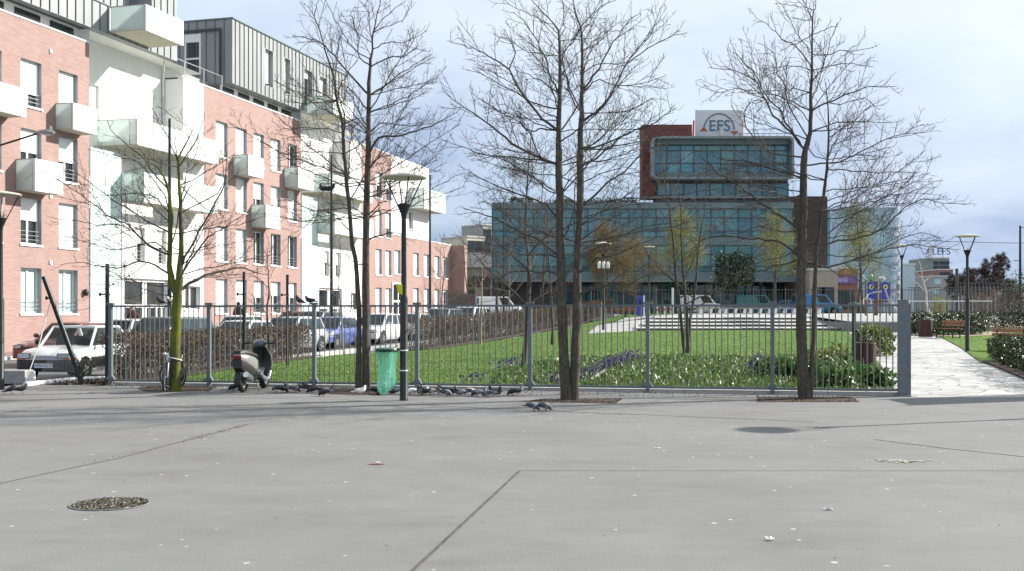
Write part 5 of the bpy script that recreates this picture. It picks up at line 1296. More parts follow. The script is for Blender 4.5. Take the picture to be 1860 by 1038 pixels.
# generated trees farther back -------------------------------------------------
def grown_tree(name, label, loc, height, fork, spread, seed, bark, r0=.07, nl=9, stems=1, dens=.8, group=None, bud=None, nbud=0, twigm='bark_twig', up=.55, lean=0.0, rmin=.006):
    T = Tree(seed, dens, 1.0, rmin); r = random.Random(seed+9); tm = MB(); o = Vector(loc)
    for sidx in range(stems):
        b = o+Vector((r.uniform(-.12, .12)*(stems > 1), r.uniform(-.1, .1)*(stems > 1), -.1)); top = o+Vector((r.gauss(lean, .25*height/8)+(sidx-(stems-1)/2)*.5, r.gauss(0, .3), height*(1-.1*sidx)))
        pts = [b+(top-b)*f+Vector((r.gauss(0, .05), r.gauss(0, .05), 0))*(f > 0) for f in (0, .2, .4, .6, .8, 1)]
        q = T.smooth(pts, 3, .01); k = len(q); rs = [max(.006, r0*(1-.92*(i/(k-1))**.9)) for i in range(k)]; tm.tube(q, rs, 8); T.sprout(q[int(k*.6):], .012, 1)
        for i in range(nl):
            f = fork/height+(1-fork/height)*.9*(i+r.random()*.7)/nl; j = min(k-2, int(f*(k-1))); a = q[j]
            az = i*2.4+r.uniform(-.5, .5); ln = spread*(1.05-.75*(f-fork/height)/(1-fork/height))*r.uniform(.75, 1.15); d = Vector((math.cos(az), math.sin(az), up*r.uniform(.6, 1.5))).normalized(); pp = [a]
            for m in range(4): d = (d+Vector((r.gauss(0, .12), r.gauss(0, .12), r.gauss(.05, .1)))).normalized(); pp.append(pp[-1]+d*ln/4)
            T.limb(pp, max(.010, min(.035, rs[j]*.55)), .005)
    return T.finish(name, label, loc, bark, group, twigm, bud, nbud, tm)
def gp(px, Z): g = gz(px, Z); return (g.x, g.y, g.z)
G1 = 'young bare trees on the lawn'
grown_tree('young_tree', 'young bare tree rising behind the hedge just right of the scooter', gp(488, 37), 4.3, 1.5, 1.2, 41, 'bark_grey', .055, 9, 1, .9, G1)
grown_tree('young_tree', 'slender dark bare tree on the lawn behind the middle fence post', gp(951, 31), 7.0, 1.7, 2.6, 42, 'bark_grey', .085, 14, 1, .9, G1)
grown_tree('young_tree', 'slim bare tree with two stems left of the central twin trunk', gp(1000, 46), 6.4, 2.2, 2.0, 43, 'bark_grey', .06, 8, 2, .75, G1)
grown_tree('young_tree', 'bare tree of three stems standing on the lawn before the steps', gp(1244, 38), 7.6, 2.0, 2.0, 44, 'bark_grey', .07, 8, 3, .8, G1)
grown_tree('young_tree', 'pale-trunked sapling behind the hedge right of the lamp post', gp(808, 52), 5.3, 2.2, 1.9, 45, 'bark_pale', .065, 9, 1, .75, G1)
grown_tree('young_tree', 'pale-trunked sapling on the lawn edge before the grey hoarding', gp(873, 52), 5.2, 2.3, 1.8, 46, 'bark_pale', .06, 9, 1, .75, G1)
grown_tree('young_tree', 'thin sapling in the gap of the hedge beside the blue car', gp(624, 45), 4.9, 2.0, 1.3, 47, 'bark_pale', .05, 8, 1, .75, G1)
grown_tree('young_tree', 'sapling at the back of the lawn left of the twin trunk', gp(922, 66), 5.6, 2.3, 1.9, 48, 'bark_pale', .07, 9, 1, .7, G1)
grown_tree('young_tree', 'sapling close by the hedge between lamp post and slender dark tree', gp(850, 72), 6.0, 2.3, 2.2, 49, 'bark_grey', .07, 9, 1, .6, G1)
G2 = 'budding trees before the office building'
grown_tree('budding_tree', 'tree with yellow-green buds in front of the middle of the office', gp(1243, 88), 8.2, 3.0, 2.6, 51, 'bark_grey', .12, 16, 1, .55, G2, 'bud_green', 12000, up=1.0)
grown_tree('budding_tree', 'tree with yellow-green buds left of the rightmost plaza tree', gp(1408, 86), 8.0, 2.6, 2.7, 52, 'bark_grey', .16, 16, 1, .55, G2, 'bud_green', 10000, up=1.0)
grown_tree('budding_tree', 'wide amber tree in front of the left of the office', gp(1100, 94), 8.0, 2.4, 4.0, 53, 'bark_grey', .14, 16, 1, .55, G2, 'bud_amber', 30000, up=.6)
grown_tree('budding_tree', 'amber-brown tree in front of the office ground floor canopy', gp(1150, 97), 7.0, 2.4, 3.4, 54, 'bark_grey', .12, 14, 1, .5, G2, 'bud_amber', 12000, up=.6)
grown_tree('budding_tree', 'tall pale green tree before the shiny rounded tower', gp(1568, 88), 9.2, 2.6, 2.9, 55, 'bark_grey', .14, 16, 1, .5, G2, 'bud_green', 10000, up=1.1)
grown_tree('bare_tree', 'bare tree behind the playground beside the purple banner', gp(1560, 92), 7.0, 2.4, 2.6, 56, 'bark_grey', .14, 12, 1, .5)
grown_tree('birch_tree', 'leaning pale birch in front of the far buildings', gp(1690, 72), 4.2, 1.6, 1.3, 57, 'bark_birch', .09, 8, 1, .5, lean=-.7)
grown_tree('bare_tree', 'large bare tree before the left end of the office', gp(985, 96), 8.6, 2.6, 4.2, 58, 'bark_grey', .15, 16, 1, .5)
grown_tree('bare_tree', 'bare tree left of the office above the hoarding', gp(903, 92), 7.0, 2.4, 3.4, 59, 'bark_grey', .13, 14, 1, .5)
for i, (px, h, lab) in enumerate(((1745, 7.4, 'shortest'), (1763, 8.6, 'second shortest'), (1783, 9.6, 'middle'), (1803, 10.8, 'second tallest'), (1822, 12.2, 'tallest'))):
    grown_tree('dark_tree', '%s of the row of dark purplish bare trees on the right horizon' % lab, (at(px, 560, 130+i*2.5).x, 130+i*2.5, 1.6), h*.62, 1.6, 2.7, 60+i, 'bark_grey', .14, 15, 1, .6, 'dark trees on the right horizon', 'twig_haze', 9000, 'twig_haze', up=.8, rmin=.016)
leafy('evergreen_tree', 'dark evergreen clump in front of the office right of centre', 'tree', (at(1335, 560, 100).x, 100, 4.2), (3.2, 2.4, 2.7), 0, 2600, .25, 'evergreen', 70, shell=.2)
leafy('grey_bush', 'big dusky grey-green bush at the right edge of the picture', 'bush', gz(1862, 60)+Vector((0, 0, .4)), (2.4, 2.0, 2.6), 0, 3200, .09, 'evergreen', 71, shell=.15)
leafy('green_bush', 'small bright green bush beside the leaning birch', 'bush', gz(1707, 76)+Vector((0, 0, .1)), (.8, .7, 1.0), 0, 700, .10, 'bud_green', 72, shell=.3)
# ------------------------------------------------------------------ vehicles
def loft(mb, secs, mi=0, close=True):
    n = len(secs[0]); vs = [p for s in secs for p in s]; fs = []
    for i in range(len(secs)-1):
        for j in range(n):
            k = (j+1) % n; fs.append((i*n+j, i*n+k, (i+1)*n+k, (i+1)*n+j))
    if close: fs.append(tuple(range(n-1, -1, -1))); fs.append(tuple((len(secs)-1)*n+j for j in range(n)))
    mb.add(vs, fs, mi)
def half(x, hw, zb, zt, tuck=.86):
    s = [(hw*tuck, zb), (hw*.97, zb+.13), (hw, (zb+zt)/2), (hw*.985, zt-.11), (hw*.90, zt-.015)]
    return [(x, y, z) for y, z in s] + [(x, 0, zt+.015)] + [(x, -y, z) for y, z in s[::-1]]
HATCH = dict(L=3.75, W=1.62, H=1.42, belt=.90, nose=.74, rb=-1.72, rt=-1.25, wt=.22, wb=.85, wr=.29, ax=(-1.15, 1.22), pill=(-.45,))
SUPER = dict(HATCH, L=3.6, W=1.58, H=1.40, belt=.89, nose=.76, rb=-1.66, rt=-1.12, wt=.18, wb=.72, wr=.275, ax=(-1.2, 1.18), pill=(-.35,))
MPV = dict(L=4.25, W=1.75, H=1.60, belt=1.0, nose=.80, rb=-2.0, rt=-1.75, wt=.45, wb=1.25, wr=.31, ax=(-1.3, 1.32), pill=(-.95, .0))
ESTATE = dict(L=4.3, W=1.72, H=1.5, belt=.93, nose=.76, rb=-2.0, rt=-1.7, wt=.35, wb=1.0, wr=.30, ax=(-1.28, 1.3), pill=(-1.0, -.15))
VAN = dict(L=4.2, W=1.72, H=1.85, belt=1.06, nose=.88, rb=-2.03, rt=-1.98, wt=.75, wb=1.35, wr=.31, ax=(-1.3, 1.38), pill=(.15,), van=True)
def car(name, label, loc, rz, paint, st, glass='car_glass', group=None, cat='car', dark_low=False, grey_bumper=False, plate=None):
    t = thing(name, label, cat, loc, rz, group); L, W, Hh = st['L'], st['W'], st['H']; hw = W/2; b = st['belt']; ns = st['nose']
    xr, xf = -L/2, L/2; mb = MB()
    secs = [half(xr, hw*.86, .36, b-.12), half(xr+.08, hw*.94, .27, b-.03), half(xr+.45, hw, .22, b+.0), half(st['ax'][0]+.5, hw, .20, b), half(0, hw, .20, b), half(st['wb']-.1, hw, .20, b), half(st['wb']+.25, hw*.99, .22, b-.04), half((st['wb']+xf)/2+.15, hw*.97, .23, (b+ns)/2-.01), half(xf-.14, hw*.91, .26, ns), half(xf-.02, hw*.84, .34, ns-.10)]
    loft(mb, secs)
    body = mb.build('body', paint, t, True, bevel=.0)
    # cabin
    wb_, wr_ = hw*.90, hw*.74; q = [(st['rb'], wb_*.95, b-.02), (st['wb'], wb_*.97, b-.04), (st['wt'], wr_, Hh-.03), (st['rt'], wr_*.97, Hh-.04)]
    mb = MB()
    def ring(f): return [(x, y*f if False else y, z) for x, y, z in q]
    Lf = [(x, y, z) for x, y, z in q]; Rt = [(x, -y, z) for x, y, z in q]
    rc = [(st['rt']+.12, 0, Hh), (st['wt']-.12, 0, Hh)]
    vs_ = Lf+Rt+rc
    mb.add(vs_, [(0, 1, 2, 3), (7, 6, 5, 4), (1, 5, 6, 2), (0, 3, 7, 4), (3, 2, 9, 8), (2, 6, 9), (6, 7, 8, 9), (7, 3, 8)])
    clear = dark_low
    if clear:
        glass = 'car_glass_clear'; mb = MB(); mb.add([Lf[2], Lf[3], Rt[3], Rt[2], *rc], [(1, 0, 5, 4), (0, 3, 5), (3, 2, 4, 5), (2, 1, 4)]); up_ = Vector((0, 0, -.035)); mb.poly([Vector(Lf[2])+up_, Vector(Lf[3])+up_, Vector(Rt[3])+up_, Vector(Rt[2])+up_])
        for S in (Lf, Rt):
            V_ = [Vector(p) for p in S]
            for a_, b_, w_ in ((V_[1], V_[2], .035), (V_[0], V_[3], .06), (V_[2], V_[3], .035), (V_[0], V_[1], .03), (V_[0]+(V_[1]-V_[0])*.52, V_[3]+(V_[2]-V_[3])*.48, .035)): mb.tube([a_, b_], w_, 6)
        mb.tube([Lf[2], Rt[2]], .035, 6); mb.tube([Lf[3], Rt[3]], .035, 6); mb.tube([Lf[0], Rt[0]], .04, 6)
        m = MB()
        for s in (1, -1):
            m.box((.02, s*.36, .92), (.14, .46, .5), 0, M=Matrix.Rotation(R(-14), 3, 'Y')); m.box((-.06, s*.36, 1.20), (.09, .26, .15))
        m.box((-.85, 0, .90), (.16, 1.15, .42)); m.build('seats', 'seat_cloth', t, bevel=.04)
        m = MB(); m.torus((.42, .36, .93), .18, .016, (1, 0, .45)); m.build('steering_wheel', 'black_plastic', t, True)
    cab = mb.build('cabin', paint, t, False, bevel=0 if clear else .035)
    def pane(A, B, C, Dd, f0, f1, g0, g1, off=.006):
        A, B, C, Dd = map(Vector, (A, B, C, Dd)); nrm = (B-A).cross(Dd-A).normalized(); ctr = (A+B+C+Dd)/4
        if nrm.dot(ctr-Vector((0, 0, b))) < 0 and abs(nrm.z) < .9: nrm = -nrm
        def P(f, g): return A*(1-f)*(1-g)+B*f*(1-g)+C*f*g+Dd*(1-f)*g+nrm*off
        return [P(f0, g0), P(f1, g0), P(f1, g1), P(f0, g1)]
    mb = MB(); mb.poly(pane(Lf[1], Rt[1], Rt[2], Lf[2], .06, .94, .06, .93)); mb.build('windscreen', glass, t, fix=False)
    mb = MB(); mb.poly(pane(Lf[0], Rt[0], Rt[3], Lf[3], .08, .92, .15, .88)); mb.build('rear_window', glass, t, fix=False)
    xs = [st['rt']+.05] + list(st['pill']) + [st['wt']]
    for S in (Lf, Rt):
        ln = st['wb']-st['rb']; cuts = [0.04]+[(p-st['rb'])/ln for p in st['pill']]+[.96]
        for k, (f0, f1) in enumerate(zip(cuts[:-1], cuts[1:])):
            if st.get('van') and k == 0: continue
            mb = MB(); mb.poly(pane(S[0], S[1], S[2], S[3], f0+.018, f1-.018, .10, .90)); mb.build('side_window', glass, t, fix=False)
    # wheels
    for ax in st['ax']:
        for s in (1, -1):
            y = s*(hw-.085)
            m = MB(); m.wheel((ax, s*(hw+.002), st['wr']+.03), st['wr']*1.2, .012, (0, 1, 0)); m.build('wheel_arch', 'black_plastic', t)
            m = MB(); m.wheel((ax, y, st['wr']), st['wr'], .19, (0, 1, 0), st['wr']*.6); w = m.build('wheel', 'tyre', t, True)
            m = MB(); m.wheel((ax, y+s*.055, st['wr']), st['wr']*.62, .06, (0, 1, 0), 0.0, 16)
            for k in range(5):
                a = 2*math.pi*k/5; m.box((ax+math.cos(a)*st['wr']*.33, y+s*.092, st['wr']+math.sin(a)*st['wr']*.33), (.06, .02, st['wr']*.3), 0, M=Matrix.Rotation(-a+math.pi/2, 3, 'Y'))
            m.build('rim', 'alloy', w)
    # bumpers, lights, mirrors
    bm = 'black_plastic' if (grey_bumper or dark_low) else paint
    m = MB(); loft(m, [[(xf-.30, hw*.99, .30), (xf-.30, hw*.99, .56), (xf-.30, -hw*.99, .56), (xf-.30, -hw*.99, .30)], [(xf-.03, hw*.93, .27), (xf-.03, hw*.93, .56), (xf-.03, -hw*.93, .56), (xf-.03, -hw*.93, .27)], [(xf+.05, hw*.80, .30), (xf+.05, hw*.80, .53), (xf+.05, -hw*.80, .53), (xf+.05, -hw*.80, .30)]]); m.build('bumper', bm, t, bevel=.02)
    m = MB(); loft(m, [[(xr+.25, hw*.99, .32), (xr+.25, hw*.99, .56), (xr+.25, -hw*.99, .56), (xr+.25, -hw*.99, .32)], [(xr-.05, hw*.82, .34), (xr-.05, hw*.82, .56), (xr-.05, -hw*.82, .56), (xr-.05, -hw*.82, .34)]]); m.build('bumper', bm, t, bevel=.02)
    for s in (1, -1):
        m = MB(); m.prism([(xf-.20, s*hw*.975, .60), (xf+.025, s*hw*.86, .60), (xf+.012, s*hw*.86, ns-.05), (xf-.20, s*hw*.97, ns-.045)], (0, -s*.30, 0)); m.build('headlight', 'headlight_glass', t, bevel=.01)
        m = MB(); m.prism([(xf-.21, s*hw*.965, .592), (xf+.016, s*hw*.85, .592), (xf+.004, s*hw*.85, ns-.042), (xf-.21, s*hw*.96, ns-.037)], (0, -s*.325, 0)); m.build('headlight_surround', 'black_plastic', t)
        m = MB(); m.prism([(xf-.22, s*hw*.965, .562), (xf+.02, s*hw*.86, .562), (xf+.015, s*hw*.86, .60), (xf-.22, s*hw*.965, .60)], (0, -s*.18, 0)); m.build('indicator', 'amber_lens', t)
        m = MB(); m.bx(xr-.02, xr+.10, s*hw*.62, s*hw*.90, .60, b-.16); m.build('tail_light', 'red_lens', t, bevel=.01)
        m = MB(); m.ell((st['wb']-.28, s*(hw+.08), b+.08), (.06, .11, .075)); m.build('mirror', 'black_plastic' if dark_low or grey_bumper else paint, t, True)
    m = MB(); m.bx(xf-.05, xf+.012, -hw*.48, hw*.48, .60, ns-.10); m.build('grille', 'car_silver' if dark_low else 'black_plastic', t)
    if dark_low:
        for s in (1, -1):
            m = MB(); m.bx(st['ax'][0]+st['wr']*1.2, st['ax'][1]-st['wr']*1.2, s*(hw-.02), s*(hw+.014), .34, .60); m.build('side_cladding', 'black_plastic', t)
            m = MB(); m.bx(-.46, -.452, s*(hw-.03), s*(hw+.003), .3, b-.05); m.bx(.66, .668, s*(hw-.03), s*(hw+.003), .3, b-.05); m.build('door_gap', 'dark_frame', t)
    pl = MB(); pl.bx(xf+.051, xf+.060, -.26, .26, .36, .47); P = pl.build('number_plate', 'plate_white', t)
    m = MB(); m.bx(xf+.0605, xf+.062, -.26, -.215, .362, .468); m.build('plate_band', 'euro_blue', P)
    if plate: text('plate_number', plate, .105, 'black_paint', P, (xf+.061, .02, .415), (R(90), 0, R(90)), .001)
    return t
def hd(v): return math.atan2(v[1], v[0])
DH = hd(D2); BH = hd(-D2)
car('parked_car', 'white hatchback with black lower bumper and sides parked nose first by the leaning post', (-11.62, 29.35, 0), hd((-.087, -.996)), 'car_white', SUPER, group=None, dark_low=True, plate='498LRX75')
GC = 'cars parked along the road'
def park(u, w, label, paint, st, glass='car_glass_pale', fwd=False, dv=0.0):
    car('parked_car', label, LH(u, w, dv), DH if fwd else BH, paint, st, glass, GC)
g = at(128, 600, 36.5); car('parked_car', 'dark red hatchback parked behind the white hatchback', (g.x, g.y, H(g.x, g.y)), BH, 'car_maroon', HATCH, 'car_glass', GC)
park(-5.4, 9.7, 'graphite people carrier behind the railing next to the mossy tree', 'car_graphite', MPV)
park(-.5, 9.7, 'white hatchback parked behind the hedge left of the scooter', 'car_white', HATCH)
park(3.7, 9.6, 'silver estate parked behind the hedge right above the scooter', 'car_silver', ESTATE)
park(8.3, 9.4, 'violet-blue hatchback fully visible in the gap of the hedge', 'car_blue', HATCH, 'car_glass')
park(13.2, 9.6, 'white estate parked just beyond the violet-blue hatchback', 'car_white', ESTATE)
park(18.0, 9.6, 'silver hatchback parked behind the hedge left of the lamp post', 'car_silver', HATCH)
park(23.0, 9.6, 'grey people carrier parked behind the hedge right of the lamp post', 'car_grey', MPV)
park(28.0, 9.6, 'white people carrier farthest along the hedge before the hoarding', 'car_white', MPV)
park(13.8, 6.0, 'dark grey people carrier driving on the road behind the fence post', 'car_grey', MPV)
park(2.0, 3.6, 'pale small hatchback parked on the far side by the white entrance', 'car_silver', HATCH, fwd=True)
park(11.0, 3.6, 'white hatchback parked on the far side by the middle brick block', 'car_white', HATCH, fwd=True)
park(17.5, 3.6, 'dark red estate parked on the far side near the second entrance', 'car_maroon', ESTATE, fwd=True)
GV = 'vehicles parked before the office building'
def vat(px, Z): return (at(px, 0, Z).x, Z, 1.55)
car('van', 'white van parked before the office entrance', vat(1272, 104), 0.0, 'car_white', VAN, 'car_glass', GV, 'van')
car('van', 'teal van parked before the office building', vat(1374, 104), 0.0, 'car_teal', VAN, 'car_glass_pale', GV, 'van')
car('van', 'bright blue van just right of the rightmost plaza tree', vat(1482, 100), 0.0, 'car_sky', VAN, 'car_glass', GV, 'van')
car('parked_car', 'dark teal car partly hidden between the two vans', vat(1330, 109), 0.0, 'car_teal', HATCH, 'car_glass', GV)
car('parked_car', 'bright blue car half hidden behind the rightmost plaza tree', vat(1440, 106), 0.0, 'car_sky', HATCH, 'car_glass', GV)
car('van', 'white delivery van seen beyond the hoarding', (at(905, 0, 100).x, 100, H(-1, 100)-.3), .3, 'car_white', VAN, 'car_glass', GV, 'van')
# ------------------------------------------------------------------ scooter
S = thing('motor_scooter', 'silver and black motor scooter parked in front of the railing', 'scooter', gz(460, 24.4), hd((.15, .99))); S.scale = (1.0, 1.02, 1.02)
def lsec(x, hw, zb, zt): return [(x, hw*.75, zb), (x, hw, (zb*2+zt)/3), (x, hw*.92, zt-.03), (x, hw*.6, zt), (x, -hw*.6, zt), (x, -hw*.92, zt-.03), (x, -hw, (zb*2+zt)/3), (x, -hw*.75, zb)]
m = MB(); loft(m, [lsec(*a) for a in ((.04, .12, .30, .60), (-.10, .16, .36, .70), (-.30, .185, .45, .76), (-.52, .19, .53, .80), (-.74, .15, .62, .83), (-.88, .09, .70, .83))]); m.build('rear_fairing', 'scooter_silver', S, True)
m = MB(); loft(m, [lsec(*a) for a in ((.10, .06, .25, .36), (-.02, .13, .22, .42), (-.25, .17, .28, .52), (-.50, .19, .36, .60), (-.76, .15, .46, .70), (-.90, .11, .54, .735))]); m.build('under_tray', 'black_plastic', S, True)
m = MB(); loft(m, [lsec(*a) for a in ((.06, .09, .66, .74), (-.08, .14, .71, .82), (-.32, .16, .76, .85), (-.50, .16, .79, .90), (-.76, .13, .83, .925), (-.90, .08, .84, .90))]); m.build('seat', 'black_plastic', S, True)
m = MB(); m.bx(-.93, -.885, -.10, .10, .735, .80); m.build('tail_light', 'red_lens', S, bevel=.012)
m = MB(); loft(m, [[(.02, .20, .23), (.02, .20, .29), (.02, -.20, .29), (.02, -.20, .23)], [(.36, .21, .23), (.36, .21, .29), (.36, -.21, .29), (.36, -.21, .23)]]); m.build('footboard', 'black_plastic', S, bevel=.015)
for s in (1, -1):
    m = MB(); m.tube([(-.10, s*.17, .44), (.05, s*.205, .30), (.22, s*.215, .245), (.36, s*.215, .27), (.47, s*.21, .40)], [.03, .042, .045, .042, .03], 7); m.build('side_rail', 'scooter_silver', S, True)
pr = [(.34, .22, .15), (.47, .36, .21), (.545, .55, .235), (.53, .74, .225), (.47, .90, .17), (.43, .97, .12)]
def shield(off): return [[(x-off, -w, z), (x-off+.05, -w*.5, z), (x-off+.065, 0, z), (x-off+.05, w*.5, z), (x-off, w, z)] for x, z, w in pr]
def skinm(rows, back):
    m = MB(); n = 5; vs = [p for r in rows for p in r]+[p for r in back for p in r]; o = n*len(rows); fs = []
    for i in range(len(rows)-1):
        for j in range(n-1):
            a = i*n+j; fs += [(a, a+1, a+n+1, a+n), (o+a, o+a+n, o+a+n+1, o+a+1)]
        fs += [(i*n, i*n+n, o+i*n+n, o+i*n), (i*n+4, o+i*n+4, o+i*n+n+4, i*n+n+4)]
    k = n*(len(rows)-1)
    for j in range(n-1): fs += [(j, o+j, o+j+1, j+1), (k+j, k+j+1, o+k+j+1, o+k+j)]
    m.add(vs, fs); return m
skinm(shield(0), shield(.022)).build('leg_shield', 'scooter_silver', S, True)
skinm([[(x-.003, y*.93, z) for x, y, z in r] for r in shield(.022)], [[(x, y*.93, z) for x, y, z in r] for r in shield(.07)]).build('inner_shield', 'black_plastic', S, True)
m = MB(); m.ell((.40, 0, 1.02), (.17, .15, .085), 14, 8, 0, Matrix.Rotation(R(-18), 3, 'Y')); m.build('handlebar_cowl', 'scooter_blue', S, True)
m = MB(); m.tube([(.33, -.34, 1.03), (.39, -.16, 1.03), (.40, 0, 1.0), (.39, .16, 1.03), (.33, .34, 1.03)], .016, 6); m.build('handlebar', 'black_plastic', S, True)
for s in (1, -1):
    m = MB(); m.tube([(.32, s*.22, 1.03), (.30, s*.36, 1.03)], .023, 8); m.build('grip', 'black_plastic', S, True)
m = MB(); m.ell((.55, 0, .98), (.05, .09, .06)); m.build('headlight', 'headlight_glass', S, True)
m = MB(); m.tube([(.44, 0, .9), (.62, 0, .42)], .035, 8); m.tube([(.62, -.075, .46), (.66, -.075, .235)], .022, 6); m.tube([(.62, .075, .46), (.66, .075, .235)], .022, 6); m.box((.62, 0, .46), (.08, .19, .05)); m.build('fork', 'black_plastic', S, True)
arc = [(.66+.27*math.cos(R(a)), 0, .235+.27*math.sin(R(a))) for a in range(20, 170, 15)]
m = MB()
for dy in (-.05, 0, .05): m.tube([(x, dy, z) for x, y, z in arc], .03, 6)
m.build('front_mudguard', 'scooter_silver', S, True)
arc = [(-.60+.275*math.cos(R(a)), 0, .235+.275*math.sin(R(a))) for a in range(40, 200, 15)]
m = MB()
for dy in (-.05, 0, .05): m.tube([(x, dy, z) for x, y, z in arc], .03, 6)
m.build('rear_mudguard', 'black_plastic', S, True)
for x in (.66, -.60):
    m = MB(); m.torus((x, 0, .235), .175, .06, (0, 1, 0)); w = m.build('wheel', 'tyre', S, True)
    m = MB(); m.wheel((x, 0, .235), .13, .07, (0, 1, 0), .10)
    for k in range(3): m.box((x, 0, .235), (.25, .035, .035), 0, M=Matrix.Rotation(R(60*k), 3, 'Y'))
    m.build('rim', 'alloy', w)
m = MB(); m.ell((-.36, .0, .28), (.22, .12, .11)); m.box((-.52, -.09, .24), (.30, .05, .10)); m.build('engine', 'car_grey', S, True)
m = MB(); m.tube([(-.25, .02, .2), (-.38, -.12, .25), (-.50, -.15, .30), (-.82, -.16, .40)], [.025, .03, .06, .062], 10); m.build('exhaust', 'chrome', S, True)
m = MB(); m.tube([(-.12, .1, .25), (-.16, .22, .0)], .014, 5); m.tube([(-.12, -.1, .25), (-.16, -.2, .01)], .014, 5); m.build('stand', 'dark_frame', S)
# ------------------------------------------------------------------ bicycle locked to the mossy tree
BK = thing('bicycle', 'silver bicycle with its front wheel turned, chained to the mossy tree trunk', 'bicycle', gz(306, 24.25))
def bw(name, c, ax):
    m = MB(); m.torus(c, .305, .022, ax, 32, 6); w = m.build(name, 'tyre', BK, True)
    m = MB(); m.torus(c, .28, .012, ax, 28, 5)
    A = Vector(ax).normalized(); e = A.orthogonal().normalized(); f = A.cross(e)
    for k in range(18):
        a = 2*math.pi*k/18; m.tube([Vector(c)+A*.02*(1 if k % 2 else -1), Vector(c)+(e*math.cos(a)+f*math.sin(a))*.28], .0018, 3)
    m.tube([Vector(c)-A*.05, Vector(c)+A*.05], .02, 6); m.build('rim', 'alloy', w)
    return w
fx, rx = (-.01, -.25, .33), (-.03, .42, .33)
bw('front_wheel', fx, (1, .22, 0)); bw('rear_wheel', rx, (.12, 1, 0))
m = MB(); hb, ht = (.01, -.10, .70), (.015, -.06, .86); bb = (.02, .12, .30); st = (.0, .26, .80)
m.tube([hb, ht], .026, 8); m.tube([hb, bb], .023, 8); m.tube([ht, st], .019, 8); m.tube([bb, st], .019, 8)
for s in (-.06, .06): m.tube([bb, (rx[0]+s*.3, rx[1]-.0, rx[2])], .011, 6); m.tube([st, (rx[0]+s*.3, rx[1], rx[2])], .010, 6)
m.build('frame', 'bike_silver', BK, True)
m = MB(); m.tube([hb, (.04, -.14, .64), (.05, -.24, .33)], [.02, .018, .011], 6); m.tube([hb, (-.06, -.14, .64), (-.07, -.26, .33)], [.02, .018, .011], 6); m.build('fork', 'rail_metal', BK, True)
m = MB(); m.tube([ht, (.02, -.05, .98)], .014, 6); m.tube([(-.07, .16, .99), (-.03, .04, 1.0), (.02, -.06, .99), (.03, -.16, 1.0), (.04, -.30, .99)], .013, 6); m.build('handlebar', 'black_plastic', BK, True)
m = MB(); m.tube([st, (.0, .30, .90)], .013, 6); m.ell((.0, .28, .925), (.07, .13, .035)); m.build('saddle', 'black_plastic', BK, True)
m = MB(); m.ell((-.035, -.16, .83), (.045, .045, .045)); m.build('headlight', 'chrome', BK, True)
m = MB(); m.wheel((.06, .12, .30), .085, .01, (1, .3, 0)); m.tube([(.05, .12, .30), (.10, .10, .17)], .01, 5); m.box((.13, .08, .16), (.09, .06, .02)); m.build('crank', 'chrome', BK)
tz = gz(318, 24.3); c0 = Vector(tz)-Vector(BK.location)
pts = [Vector((-.02, -.05, .80)), Vector((.03, -.12, .78))]+[c0+Vector((math.cos(R(a))*.145, math.sin(R(a))*.145, .72-.04*math.sin(R(a+60)))) for a in range(-130, 60, 20)]+[c0+Vector((.13, .1, .80))]
MB().tube(pts, .014, 6).build('chain_lock', 'rope_white', BK, True)
# ------------------------------------------------------------------ street lamps and posts
def lamp(label, loc, hgt, group, used=[None]):
    if used[0] is None:
        t = thing('street_lamp', label, 'street lamp', (0, 0, 0), 0, group)
        m = MB(); m.lathe([(.085, 0), (.085, .04), (.079, .05), (.078, 2.02), (.055, 2.10), (.048, 3.66)], 16); m.build('pole', 'black_paint', t, True)
        m = MB(); m.lathe([(.05, 3.62), (.06, 3.70), (.125, 3.86), (.13, 3.90), (.11, 3.90), (.04, 3.80)], 16); m.build('cup', 'black_paint', t, True)
        for k in range(4):
            a = R(20+90*k); m = MB(); m.tube([(.115*math.cos(a), .115*math.sin(a), 3.86), (.37*math.cos(a), .37*math.sin(a), 4.40)], .013, 6); m.build('strut', 'black_paint', t)
        m = MB(); m.lathe([(0, 4.405), (.36, 4.405), (.445, 4.415), (.45, 4.435), (.42, 4.455), (.0, 4.53)], 32); m.build('disc', 'lamp_disc', t, True)
        r = random.Random(5); m = MB()
        for k in range(16):
            a, b = r.uniform(0, 6.28), r.uniform(0, 6.28); m.tube([(.08*math.cos(a), .08*math.sin(a), 3.88), (.16*math.cos(b), .16*math.sin(b), 3.95+r.uniform(0, .18))], .003, 3)
        m.build('bird_spikes', 'dark_frame', t)
        used[0] = t; o = t
    else: o = copy_tree(used[0])
    o.location = loc; o['label'] = label; o.scale = (1, 1, hgt/4.44); return o
GL = 'street lamps with disc shades'
L0 = lamp('black street lamp with pale disc shade in the foreground holding the green bin bag', gz(733.5, 21.75), 4.44, GL)
lamp('black street lamp cut off by the left edge of the picture', gz(1, 24.9), 4.44, GL)
lamp('black street lamp with disc shade on the right of the stone path', gz(1757, 39.8), 4.2, GL)
L4 = lamp('distant street lamp with three white floodlights right of the twin-trunked tree', gz(1096, 62), 4.9, GL)
lamp('distant street lamp before the office building canopy', gz(1179, 84), 5.4, GL)
lamp('distant street lamp rising behind the big gate post', gz(1638, 62), 4.6, GL)
lamp('street lamp beyond the right edge, seen by its disc shadow', (11.3, 19.05, 0), 4.44, GL)
m = MB(); base = Vector(gz(733.5, 21.75))
for z in (.60, 1.0): m.lathe([(.081, z-.012), (.084, z-.012), (.084, z+.012), (.081, z+.012)], 16)
for o in [m.build('strap', 'white_paint', L0)]: pass
